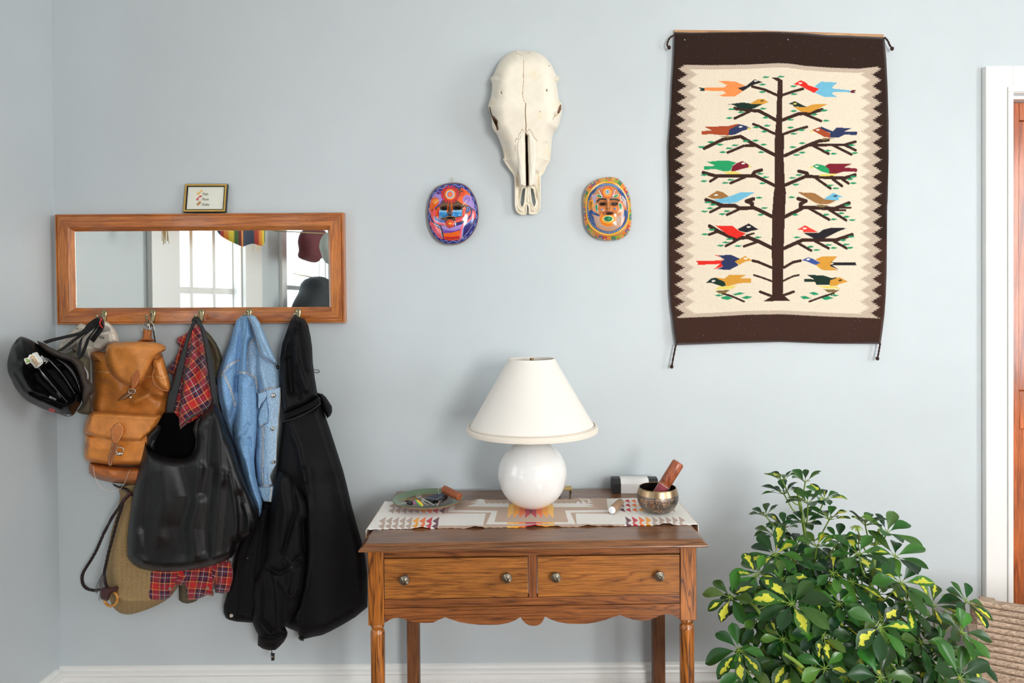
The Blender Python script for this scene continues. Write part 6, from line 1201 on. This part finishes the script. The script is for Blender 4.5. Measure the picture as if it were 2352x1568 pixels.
# ---- black rain jacket
M_blk2 = mat('black_nylon', (14, 14, 17), .70, spec=.22, noise=(40, .12), bump=(60, .25, .003))
rj = thing('black_rain_jacket', at(685, 740, .05), 'long black hooded rain jacket hanging on the fifth hook beside the table', 'jacket')
Fj = lambda p, w, a: (Tj(p), w, a)
relief('jacket_body', Td([(600,820),(700,770),(870,740),(900,830),(935,930)])+Tj([(990,0),(1020,120),(1050,250),(1090,400),(1125,520),(1150,620),(1168,760),(1172,900),(1170,1008),(1080,1082),(980,1142),(890,1190),(835,1215),(770,1228),(710,1243),(685,1240),(665,1225),(655,1190),(600,1170),(565,1152),(500,1100),(470,800),(480,500),(480,200)]), .03, .12, R=24, step=1.5, m=M_blk2, parent=rj, folds=[Fj([(700,0),(735,300),(740,600),(720,850),(650,1080),(660,1190)], 8, .020), Fj([(690,200),(715,600),(640,1000)], 12, -.030), Fj([(760,0),(800,500),(780,1100)], 26, .012), Fj([(900,100),(1000,600),(1000,1000)], 24, -.008), Fj([(980,200),(1080,600),(1090,900)], 16, .008), Fd([(630,880),(700,1050),(750,1300)], 6, .012)])
relief('front_panel', Tj([(395,225),(455,240),(480,190),(500,500),(480,800),(400,980),(345,1050),(335,1122),(300,1122),(200,1115),(150,1103),(125,1090),(108,1050),(108,1000),(140,880),(178,740),(200,600),(240,500),(300,420),(360,360)]), .04, .085, R=10, step=1.3, m=M_blk2, parent=rj, folds=[Fj([(370,380),(250,700),(205,1000),(195,1110)], 3.5, .006), Fj([(420,300),(380,560),(350,800)], 7, -.010), Fj([(110,1040),(330,1080)], 3, .004)])
relief('sleeve', Tj([(520,0),(600,20),(660,120),(720,230),(735,340),(690,390),(700,560),(715,720),(700,850),(655,1020),(600,1110),(562,1155),(580,1195),(575,1225),(555,1262),(520,1300),(490,1325),(440,1327),(395,1315),(360,1290),(362,1210),(340,1170),(322,1120),(325,1070),(340,1000),(330,920),(335,850),(370,770),(400,700),(430,620),(432,500),(445,350),(470,150)]), .09, .155, R=18, step=1.2, m=M_blk2, parent=rj,
       folds=[Fj([(520,60),(560,300),(540,560)], 8, .012), Fj([(620,80),(640,300),(560,560),(540,640)], 6, -.014), Fj([(430,720),(520,760),(620,700),(660,640)], 6, -.014), Fj([(540,640),(580,720),(660,680)], 6, .012), Fj([(440,740),(470,900),(480,1150)], 7, .012), Fj([(600,760),(570,920),(560,1120)], 6, .010), Fj([(380,780),(400,950),(390,1100),(460,1180)], 5, -.012), Fj([(370,1220),(460,1230),(560,1200)], 4, -.010), Fj([(360,1260),(450,1270),(560,1240)], 4, .006), Fj([(520,820),(600,940),(640,900)], 5, .008)])
relief('hood', Td([(683,98),(705,112),(720,122),(755,135),(778,180),(795,260),(806,340),(810,440),(825,560),(842,660),(850,690),(760,760),(600,822),(592,780),(583,650),(577,520),(574,420),(590,310),(625,210),(650,140)]), .05, .15, R=14, step=1.1, m=M_blk2, parent=rj, folds=[Fd([(680,110),(672,200),(678,300),(690,420),(720,520),(760,640)], 7, .020), Fd([(655,250),(640,400),(650,560),(660,650)], 11, -.030), Fd([(740,160),(760,320),(780,480)], 10, .010), Fd([(590,420),(640,390),(670,350)], 4, .010), Fd([(700,480),(690,600),(720,700)], 5, -.012), Fd([(600,560),(600,700),(620,790)], 8, .010), Fd([(690,200),(725,205)], 2, .003)])
relief('collar_band', Td([(598,815),(650,790),(720,762),(800,722),(850,690),(866,700),(868,738),(790,785),(700,825),(620,860),(598,872),(590,850)]), .10, .158, R=7, step=.9, m=M_blk2, parent=rj, folds=[Fd([(605,835),(740,785),(862,710)], 2.5, -.008), Fd([(605,850),(740,805),(864,728)], 2, .004)])
relief('pouch', Td([(842,664),(880,672),(905,695),(925,725),(948,762),(950,800),(938,828),(915,848),(890,800),(868,745)]), .04, .10, R=8, step=1.0, m=M_blk2, parent=rj)
Mzp = mat('zip_black', (52, 52, 56), .35, spec=.6)
q = MB(); q.tube(pts_px([(460+x*.319, 690+y*.319, .154) for x, y in ((600,870),(660,855),(740,822),(800,790),(850,755),(866,738))]), .0016, 6); q.build('zip', Mzp, rj, True)
q = MB(); q.tube(pts_px([(460+x*.319, 690+y*.319, .12) for x, y in ((815,500),(835,498),(855,505),(855,515),(838,520),(820,513))]), .0012, 6); q.build('elastic_loop', Mzp, rj, True)
def snap(x, y, d, r, m, parent, name='snap'):
    c = at(480+x*.3113, 1080+y*.3113, d); q = MB(); q.lathe([(0, .0006), (r*.35, .0006), (r*.42, .003), (r*.9, .003), (r, .001), (r, -.002), (0, -.003)], (0, 0, 0), 20, Matrix.Rotation(pi/2, 3, 'X')); q.v = [(v[0]+c.x, v[1]+c.y, v[2]+c.z) for v in q.v]; q.build(name, m, parent, True)
snap(167, 1069, .085, .0062, mat('white_snap', (224, 216, 206), .3, .4), rj); snap(288, 645, .088, .0018, M_buck, rj); snap(612, 707, .150, .0045, mat('dull_snap', (120, 112, 90), .4, .8), rj)
q = MB(); q.tube(pts_px([(480+x*.3113, 1080+y*.3113, .11) for x, y in ((460,1322),(464,1345),(466,1365))]), .0014, 6); q.build('drawcord', Mzp, rj, True)
relief('cord_stopper', Tj([(454,1345),(486,1348),(484,1402),(458,1406)]), .10, .118, R=3, step=.7, m=mat('stopper_plastic', None, .35), parent=rj, col=(30,30,32), edge=.3); snap(468, 1372, .119, .0035, M_buck, rj)
relief('cord_stopper', Tj([(658,1225),(690,1235),(704,1248),(696,1260),(672,1255),(658,1240)]), .07, .09, R=3, step=.7, m=bpy.data.materials['stopper_plastic'], parent=rj, col=(26,26,28), edge=.3)
# ---- black leather tote
M_tot = mat('black_soft_leather', None, .43, spec=.42, noise=(30, .15), bump=(420, .28, .0012))
to = thing('black_leather_tote', at(450, 760, .10), 'large slouchy black leather tote bag on the third hook, in front of the tartan shirt', 'bag')
relief('back_panel', Tbp([(745,880),(775,850),(840,862),(870,900),(884,1000),(930,960),(1010,915),(1090,850),(1165,790),(1180,830),(1100,1040),(1020,1240),(900,1270),(760,1260),(660,1210),(616,1060),(640,1020),(690,970)]), .100, .118, R=6, step=1.3, m=mat('dark_suede_lining', None, .95, spec=.05), parent=to, col=(10,10,11))
relief('front_panel', Tbp([(612,1045),(616,1110),(640,1150),(690,1188),(760,1212),(840,1226),(920,1224),(975,1200),(1002,1150),(1010,1080),(985,1000),(1010,930),(1080,860),(1165,788),(1195,840),(1222,895),(1262,1000),(1310,1120)])+Tw([(1530,80),(1600,270),(1660,420),(1702,570),(1680,640),(1640,700),(1560,745),(1505,780),(1492,850),(1460,900),(1400,935),(1300,972),(1180,1000),(1000,1022),(850,1030),(720,1020),(630,1000),(570,962),(535,925),(518,890),(518,740),(530,620),(555,440),(585,260),(620,110)]), .15, .228, R=22, step=1.1, m=M_tot, parent=to, col=(15,15,17),
       folds=[Fb([(612,1060),(690,1185),(840,1222),(970,1200),(1005,1120)], 3.5, .006), Fb([(1160,800),(1120,1000),(1100,1300),(1060,1500)], 14, -.012), Fb([(1195,880),(1200,1150),(1215,1400)], 12, .010), Fw([(800,130),(830,400),(800,700)], 22, .010), Fw([(720,250),(690,500),(660,860)], 14, -.007), Fw([(1000,60),(1080,350),(1010,620),(1040,850)], 20, -.012), Fw([(1180,100),(1150,400),(1090,640),(1120,880)], 12, .009), Fw([(1300,100),(1250,400),(1225,650),(1240,880)], 10, -.008), Fw([(1370,150),(1340,500),(1310,800),(1300,900)], 11, .010), Fw([(1440,150),(1485,400),(1502,560),(1500,700)], 5, .008), Fw([(1540,350),(1565,500),(1545,700)], 12, -.012), Fw([(1565,420),(1610,560),(1615,680)], 4.5, .007), Fw([(620,700),(655,850),(655,940)], 12, .007), Fw([(880,650),(930,900)], 26, -.007), Fw([(1230,900),(1300,935),(1450,870)], 9, .006), Fw([(560,480),(548,700),(545,880)], 8, .004)])
relief('rim_fold', Tbp([(612,1045),(640,1012),(690,965),(725,960),(730,1000),(700,1060),(680,1120),(672,1170),(640,1150),(616,1110)]), .15, .205, R=7, step=1.0, m=M_tot, parent=to, col=(34,34,36), folds=[Fb([(640,1060),(700,1000)], 4, .008), Fb([(640,1120),(690,1060)], 3, -.006)])
relief('inner_side', Tbp([(975,1200),(1002,1150),(1010,1080),(985,1000),(1010,930),(1060,880),(1040,960),(1030,1060),(1015,1160)]), .155, .215, R=6, step=1.0, m=M_tot, parent=to, col=(44,44,45))
relief('handle', Tbp([(985,125),(1000,118),(1012,135),(975,220),(950,330),(920,480),(890,620),(862,740),(835,850),(825,868),(770,870),(775,780),(790,700),(830,620),(856,500),(890,390),(925,280),(960,190)]), .145, .155, R=3, step=.9, m=M_tot, parent=to, col=(26,26,27), edge=.5)
relief('handle', Tbp([(1002,112),(1030,112),(1055,140),(1085,200),(1110,290),(1135,400),(1155,520),(1172,650),(1180,760),(1182,820),(1150,800),(1128,700),(1110,560),(1092,420),(1070,290),(1045,190),(1010,140)]), .145, .157, R=3, step=.9, m=M_tot, parent=to, col=(30,30,31), edge=.5)
q = MB(); q.tube(pts_px([(160+x*.287, 700+y*.287, .17) for x, y in ((1176,640),(1182,760),(1200,840),(1224,890))]), .0014, 6); q.build('seam_cord', mat('black_cord', (30, 30, 30), .6), to, True)
q = MB(); q.tube(pts_px([(160+x*.287, 700+y*.287, d) for x, y, d in ((985,125,.10),(1000,105,.075),(1012,98,.065),(1030,108,.075),(1045,130,.10))]), .004, 8); q.build('handle_loop', mat('black_loop', (24, 24, 25), .5), to, True)
q = MB(); q.tube(pts_px([(160+x*.287, 700+y*.287, d) for x, y, d in ((1020,135,.11),(1045,150,.12),(1052,175,.12),(1030,170,.12))]), .0014, 6); q.build('split_ring', M_buck, to, True)
# ================================================================== umbrella plant
def mk_plant():
    R_ = random.Random(11)
    base = at(1960, 1500, .50); base.z = 0
    t = thing('umbrella_plant', base, 'bushy variegated umbrella plant with glossy green and yellow leaves standing right of the table', 'plant')
    hubs = [(615,190,120,1),(770,200,130,2),(625,280,140,0),(790,345,150,0),(500,430,120,0),(630,510,130,0),(905,318,130,1),(935,455,150,2),(1180,495,150,2),(1120,500,40,3),(1330,545,185,0),(565,695,185,2),(1130,690,190,1),(1385,705,200,1),(1310,850,140,0),(1425,888,215,2),(262,985,190,2),(738,890,170,0),(1090,880,165,2),(680,1030,230,1),(1000,1032,160,0),(1640,1040,200,2),(1870,1012,170,1),(1740,970,40,3),(430,1170,130,0),(1280,1190,205,2),(1020,1210,140,1),(1838,1222,190,1),(318,1345,190,2),(655,1420,190,2),(1280,1535,230,0),(1672,1460,170,0),(1825,1535,250,0),(850,640,140,1),(700,640,130,0),(850,1250,180,2),(1480,1050,150,2),(1300,1300,140,0),(375,1490,170,1),(480,820,140,0),(345,1010,130,0),(815,765,140,0),(1000,600,130,1),(760,1150,160,2),(940,1340,170,1),(1120,1410,170,2),(1560,1290,170,0),(560,1180,140,1),(1050,1510,180,1),(800,1530,190,1),(560,1560,170,0),(1540,1560,190,0),(1180,1020,140,1),(860,980,150,0),(1420,1340,140,2),(1700,1330,160,1),(490,1010,140,2),(620,1270,160,0),(905,1470,170,2),(1420,1480,170,0),(560,560,120,0),(1270,960,150,1),(1150,810,130,0),(960,820,140,1),(690,760,140,0),(1000,1130,150,0),(1500,1180,150,1),(1180,1310,150,1),(760,1330,160,0),(480,1340,150,0),(1600,1420,150,1),(1250,1420,160,2),(440,1560,160,0),(1900,1400,150,0),(1130,620,130,0),(760,480,130,0),(1060,730,130,1),(620,920,150,0),(880,1120,150,1),(1380,1120,150,0),(1340,1600,190,1),(700,1640,190,0),(1000,1650,190,1),(1650,1650,190,0),(1900,1640,190,0),(420,1660,170,0),(1180,1590,170,2),(1480,1660,180,0),(850,1620,170,0)]
    hubs += [(R_.uniform(420+max(0, 900-y)*.25, 1650-max(0, 1250-y)*.9), y, R_.uniform(130, 165), R_.choice((0, 0, 1))) for y in [R_.uniform(700, 1560) for _ in range(26)]]
    V = []; F = []; UV = []; C = []
    st = MB()
    stems = [[(1930,1700,.50),(1905,1560,.48),(1880,1430,.44),(1868,1330,.40),(1852,1240,.36),(1838,1160,.34),(1830,1120,.33)],
             [(1950,1700,.50),(1975,1540,.50),(1990,1430,.48),(2003,1330,.45),(2012,1250,.42),(2020,1215,.41)],
             [(1935,1700,.50),(1840,1560,.52),(1780,1470,.50),(1740,1400,.48),(1705,1370,.46)],
             [(1965,1700,.50),(2060,1590,.52),(2130,1500,.50),(2180,1430,.46),(2200,1390,.44)],
             [(1945,1700,.50),(1900,1600,.58),(1840,1530,.62),(1800,1500,.64)], [(1950,1700,.50),(2010,1600,.58),(2060,1540,.62)]]
    SP = []
    for s in stems:
        P = pts_px(s, 5); n = len(P); st.tube(P, [.0085*(1-.55*i/n) for i in range(n)], 9); SP += P
    q = at(1945, 1700, .50); st.tube([base+Vector((0, 0, .25)), base+Vector((.01, 0, .45)), q], [.013, .011, .009], 10)
    green = [(36,76,32),(46,92,34),(58,106,40),(30,64,34),(76,122,48)]
    def leaf(org, d, up, L, W, col, var, droop):
        side = d.cross(up).normalized(); nrm = side.cross(d).normalized(); if_ = 10; jf = 6
        n0 = len(V); seed = R_.random()
        for i in range(if_+1):
            s = i/if_; w = W*(sin(pi*min(1, s**1.25))**.75)*(.55+.55*s) if 0 < s < 1 else (.0006 if s == 0 else 0.0004)
            c = org+d*(L*s)*(1-.12*droop*s)-Vector((0, 0, 1))*L*droop*.42*s*s
            for j in range(jf+1):
                u = j/jf*2-1; V.append(c+side*(w*u)+nrm*(abs(u)**1.4*w*.30+.0008*sin(9*s+seed*9)*u)); UV.append((u*.5+.5, s)); C.append((*col, var))
        for i in range(if_):
            for j in range(jf):
                a = n0+i*(jf+1)+j; F.append((a, a+1, a+jf+2, a+jf+1))
    for (x, y, r, k) in hubs:
        px, py = 1590+x*.33672, 1040+y*.33672
        low = min(max((y-200)/1300, 0), 1); near = (r-110)/130
        d = .40+.04*low+.20*near*low+R_.uniform(-.05, .05)+.05*(1-abs(px-1950)/350)*low
        if k == 0 and r <= 140: d -= .08
        hub = at(px, py, d); s = (2.34-d)/FL
        out = Vector((hub.x-base.x, hub.y-base.y, 0)); out = out/(.30) if out.length > 0 else out
        ax = (Vector((0, 0, 1))*1.0+out*.55+Vector((-.02, -1, .0))*(.15+.75*low+R_.uniform(-.15, .25))).normalized()
        if k == 3:                             # young drooping shoot
            for i in range(9):
                a = 2*pi*i/9; dd = (Vector((cos(a), sin(a), .3))).normalized(); leaf(hub, dd, Vector((0, 0, 1)), .022, .0035, lin((150,176,66))[:3], 0, 1.6)
        else:
            m = R_.choice((7, 8, 8, 9)); Lr = r*.33672*s*1.22; a0 = R_.random()*6.28; u = ax.orthogonal().normalized(); w_ = ax.cross(u)
            pet = .014+.004*R_.random()
            for i in range(m):
                a = a0+2*pi*i/m+R_.uniform(-.12, .12); el = R_.uniform(.05, .50)+(.25 if low < .35 else 0)
                dd = (u*cos(a)+w_*sin(a))*cos(el)+ax*sin(el); L = Lr*R_.uniform(.78, 1.08)
                o = hub+dd*pet*.8; st.tube([hub, o], .0011, 5)
                g = R_.choice(green); c = lin(tuple(v*R_.uniform(.85, 1.12) for v in g))[:3]
                var = (R_.random() < (0.04, .16, .36)[k])*R_.uniform(.6, 1)
                leaf(o, dd, ax, L-pet*.8, L*R_.uniform(.185, .235), c, var, R_.uniform(.25, .75))
        # petiole down to the nearest lower point of a stem
        best = min(SP, key=lambda p: (p-hub).length+(3 if p.z > hub.z-.02 else 0)+abs((hub.z-p.z)-.09)*.8)
        mid = hub.lerp(best, .5)-ax*.012+Vector((0, 0, -.012)); st.tube([tuple(v) for v in spline([hub, mid, best], 5)], .0019, 6)
    me = bpy.data.meshes.new('foliage'); Mi = chain(t).inverted(); me.from_pydata([tuple(Mi @ v) for v in V], [], F); me.shade_smooth()
    ca = me.color_attributes.new('Col', 'FLOAT_COLOR', 'POINT'); ca.data.foreach_set('color', np.array(C, np.float32).ravel())
    ul = me.uv_layers.new(name='UVMap'); li = np.zeros(len(me.loops), np.int32); me.loops.foreach_get('vertex_index', li); ul.data.foreach_set('uv', np.array(UV, np.float32)[li].ravel())
    m, tr, b = nt('variegated_leaf'); L = tr.links.new
    at_ = N(tr, 'ShaderNodeVertexColor'); at_.layer_name = 'Col'; uv = N(tr, 'ShaderNodeUVMap'); sp = N(tr, 'ShaderNodeSeparateXYZ'); L(uv.outputs[0], sp.inputs[0])
    fr = N(tr, 'ShaderNodeMath', operation='FRACT'); L(sp.outputs[0], fr.inputs[0])
    # distance from the midrib is rebuilt from the mesh noise: a ragged patch along the middle of the blade
    no = N(tr, 'ShaderNodeTexNoise'); no.inputs['Scale'].default_value = 60; no.inputs['Detail'].default_value = 5; tc = N(tr, 'ShaderNodeTexCoord'); L(tc.outputs['Object'], no.inputs['Vector'])
    def absd(src, c, k):
        p = N(tr, 'ShaderNodeMath', operation='SUBTRACT'); p.inputs[1].default_value = c; L(src, p.inputs[0]); q = N(tr, 'ShaderNodeMath', operation='ABSOLUTE'); L(p.outputs[0], q.inputs[0])
        r = N(tr, 'ShaderNodeMath', operation='MULTIPLY'); r.inputs[1].default_value = k; L(q.outputs[0], r.inputs[0]); return r.outputs[0]
    su = N(tr, 'ShaderNodeMath', operation='ADD'); L(absd(sp.outputs[0], .5, 1.5), su.inputs[0]); L(absd(sp.outputs[1], .52, .75), su.inputs[1])
    m1 = N(tr, 'ShaderNodeMath', operation='SUBTRACT'); m3 = N(tr, 'ShaderNodeMath', operation='MULTIPLY_ADD'); m3.inputs[1].default_value = 2.2; m3.inputs[2].default_value = -.60; L(no.outputs[0], m3.inputs[0])
    m4 = N(tr, 'ShaderNodeMath', operation='MULTIPLY'); L(m3.outputs[0], m4.inputs[0]); L(at_.outputs[1], m4.inputs[1]); L(m4.outputs[0], m1.inputs[0]); L(su.outputs[0], m1.inputs[1])
    rp = N(tr, 'ShaderNodeValToRGB'); L(m1.outputs[0], rp.inputs[0]); e = rp.color_ramp.elements; e[0].position = .0; e[0].color = (0, 0, 0, 1); e[1].position = .03; e[1].color = (1, 1, 1, 1)
    mx = N(tr, 'ShaderNodeMix', data_type='RGBA'); L(rp.outputs[0], mx.inputs[0]); L(at_.outputs[0], mx.inputs[6]); mx.inputs[7].default_value = lin((214, 214, 70))
    ge = N(tr, 'ShaderNodeNewGeometry'); mb = N(tr, 'ShaderNodeMix', data_type='RGBA'); ml = N(tr, 'ShaderNodeMath', operation='MULTIPLY'); ml.inputs[1].default_value = .55; L(ge.outputs['Backfacing'], ml.inputs[0]); L(ml.outputs[0], mb.inputs[0]); L(mx.outputs[2], mb.inputs[6]); mb.inputs[7].default_value = lin((150, 178, 104))
    L(mb.outputs[2], b.inputs['Base Color']); b.inputs['Roughness'].default_value = .28; b.inputs['Specular IOR Level'].default_value = .45; 
    tl_ = N(tr, 'ShaderNodeBsdfTranslucent'); L(mb.outputs[2], tl_.inputs[0]); ms = N(tr, 'ShaderNodeMixShader'); ms.inputs[0].default_value = .14; L(b.outputs[0], ms.inputs[1]); L(tl_.outputs[0], ms.inputs[2]); L(ms.outputs[0], tr.nodes['Material Output'].inputs[0])
    me.materials.append(m); o = bpy.data.objects.new('foliage', me); link(o, t)
    st.build('stems', mat('green_stem', (122, 150, 58), .5, noise=(30, .2)), t, True)
    b_ = MB(); b_.lathe([(0, 0), (.11, 0), (.125, .02), (.155, .26), (.165, .28), (.165, .30), (.150, .30), (.148, .27), (0, .27)], (0, 0, 0), 40); local(b_, 'pot', mat('terracotta', (176, 96, 62), .8, noise=(20, .12)), t, smooth=True)
    b_ = MB(); b_.lathe([(.149, .272), (.08, .282), (0, .285)], (0, 0, 0), 32); local(b_, 'soil', mat('potting_soil', (52, 38, 28), .95, noise=(120, .4), bump=(120, 1, .01)), t, smooth=True)
mk_plant()
# ================================================================== weathered slatted chair
def mk_chair():
    A = at(2243, 1377, .34); A2 = at(2352, 1399, .30)
    D0 = 2.34-.34; z0 = A.z
    ang = -27*pi/180; u = Vector((cos(ang), sin(ang), 0)); nrm = Vector((sin(ang), -cos(ang), 0))
    t = thing('slatted_chair', Vector((A.x, A.y, 0)), 'weathered grey brown slatted wooden chair in the lower right corner behind the plant', 'chair')
    m = wood('weathered_teak', (196, 172, 150), (182, 156, 134), (150, 122, 100), 'X', 1.5, .75, 0, 20)
    W = .46; b = MB(); rows = 11; pitch = .0165
    M = Matrix.Translation(A) @ Matrix.Rotation(ang, 4, 'Z')
    for i in range(rows):
        z = -i*pitch; y = -.0022*i-.00012*i*i; n = 8; pts = []
        pf = [(y+.010, z), (y-.002, z), (y-.0065, z-.004), (y-.0075, z-.009), (y-.005, z-.0142), (y+.001, z-.0155), (y+.010, z-.0155)]
        b.prism([(p[0], p[1]) for p in pf], lambda yy, zz: M @ Vector((0.0, yy, zz)), lambda yy, zz: M @ Vector((W, yy, zz)))
    o = b.build('slat_panel', m, t); bm = bmesh.new(); bm.from_mesh(o.data); bmesh.ops.recalc_face_normals(bm, faces=bm.faces); bm.to_mesh(o.data); bm.free()
    zb = -rows*pitch; yb = -.0022*rows-.00012*rows*rows
    b = MB(); b.box((0.004, yb-.004, zb-.085), (W-.004, yb+.014, zb-.001), M); b.build('front_rail', m, t, False, .003)
    b = MB(); b.box((.01, .012, zb-.08), (W-.01, .030, .0-.004), M); b.build('back_board', m, t)
    for x in (.012, W-.052):
        b = MB(); b.box((x, .031, -A.z), (x+.04, .066, -.01), M); b.build('leg', m, t, False, .003)
        b = MB(); b.box((x, .28, -A.z), (x+.04, .32, -.12), M); b.build('leg', m, t, False, .003)
        b = MB(); b.box((x, .067, zb-.06), (x+.04, .279, zb-.02), M); b.build('side_rail', m, t, False, .003)
    b = MB(); b.box((.0, .067, zb-.019), (W, .33, zb-.001), M); b.build('seat', m, t, False, .003)
mk_chair()
# ================================================================== things behind the camera, seen only in the mirror
def mk_mirrored():
    XW = RL+.10
    t = thing('striped_blanket', refl(480, 530, XW), 'striped serape textile draped above the window, seen in the mirror', 'textile')
    pa, pb = refl(366, 545, XW), refl(592, 545, XW); ztop = pa.z+.55
    cols = [(60,70,92)]*3+[(190,70,50),(236,150,60),(236,214,70),(70,110,60),(120,40,50),(236,150,60),(60,70,92)]
    b = MB(); n = 80; V = []; C = []; F = []
    for i in range(n+1):
        f = i/n; y = pa.y+(pb.y-pa.y)*f; sag = .055-.072*math.exp(-((f-.68)/.22)**2)-.03*math.exp(-((f-.93)/.06)**2)
        for j in range(9):
            g = j/8; V.append((XW+.012*sin(f*22)+(.03), y, ztop+(pa.z+.035+sag-ztop)*g)); C.append((*lin(cols[int(f*27) % 10])[:3], 1))
    for i in range(n):
        for j in range(8): a = i*9+j; F.append((a, a+1, a+10, a+9))
    me = bpy.data.meshes.new('textile_body'); Mi = chain(t).inverted(); me.from_pydata([tuple(Mi @ Vector(v)) for v in V], [], F); ca = me.color_attributes.new('Col', 'FLOAT_COLOR', 'POINT'); ca.data.foreach_set('color', np.array(C, np.float32).ravel()); me.shade_smooth()
    me.materials.append(mat('serape_cloth', None, .9)); o = bpy.data.objects.new('textile_body', me); link(o, t); sm = o.modifiers.new('s', 'SOLIDIFY'); sm.thickness = .004
    q = MB()
    for k in range(26):
        y_px = (372+random.uniform(-5, 7)) if k < 16 else (585+random.uniform(-4, 4))
        p0 = refl(y_px, 470, XW+.02+random.uniform(-.01, .01)); p1 = refl(y_px+random.uniform(-4, 8), (560 if y_px < 400 else 575)+random.uniform(-25, 6), XW+.02); q.tube([p0, p0.lerp(p1, .5)+Vector((0, random.uniform(-.008, .008), 0)), p1], .0011, 4)
    q.build('tassels', mat('straw_tassel', (206, 176, 118), .9), t)
    def blob(name, label, cat, pts, thick, m, xw):
        c = (sum(p[0] for p in pts)/len(pts), sum(p[1] for p in pts)/len(pts)); P = sm2(pts, 4); cen = refl(*c, xw)
        th = thing(name, cen, label, cat); b = MB(); n = len(P); K = 9; V = []; F = []
        for k in range(K+1):
            a = -pi/2+pi*k/K; r = cos(a); off = sin(a)*thick
            for p in P:
                w = refl(c[0]+(p[0]-c[0])*max(r, .02)**.6, c[1]+(p[1]-c[1])*max(r, .02)**.6, xw); V.append(w+Vector((off, 0, 0)))
        for k in range(K):
            for j in range(n): F.append((k*n+j, k*n+(j+1) % n, (k+1)*n+(j+1) % n, (k+1)*n+j))
        F += [tuple(range(n)), tuple(K*n+j for j in range(n))[::-1]]; b.add(V, F); o = b.build('cloth', m, th, True)
        bm = bmesh.new(); bm.from_mesh(o.data); bmesh.ops.recalc_face_normals(bm, faces=bm.faces); bm.to_mesh(o.data); bm.free()
        q = MB(); top = refl(c[0], min(p[1] for p in pts)+3, xw); q.tube([Vector((RL+.002, top.y, top.z+.03)), Vector((RL+.03, top.y, top.z+.02)), top], .004, 8); q.build('wall_peg', M_brass, th, True)
    B_ = lambda p: cr(100, 380, .3061, p)
    blob('knitted_hat', 'dark red knitted hat hanging in front of a bright window, seen in the mirror', 'hat', B_([(1975,470),(2060,470),(2100,500),(2110,580),(2090,660),(2100,690),(2055,700),(2030,728),(1960,710),(1925,690),(1935,640),(1925,560),(1940,500)]), .05, mat('maroon_knit', (110, 52, 58), .95, noise=(200, .2)), RL+.16)
    blob('grey_hat', 'pale grey cloth hat at the right edge of the mirror', 'hat', B_([(2100,530),(2140,500),(2190,560),(2190,700),(2150,740),(2120,720),(2100,660),(2085,600)]), .035, mat('grey_felt', (170, 178, 172), .95), RL+.36)
    blob('dark_coat', 'black coat hanging at the lower right corner of the mirror', 'coat', B_([(2005,840),(2060,830),(2110,850),(2150,900),(2160,1100),(2100,1300),(1900,1300),(1890,1150),(1920,1040),(1975,930),(1990,870)]), .09, mat('black_coat_wool', (44, 48, 52), .85, noise=(60, .2)), RL+.14)
mk_mirrored()
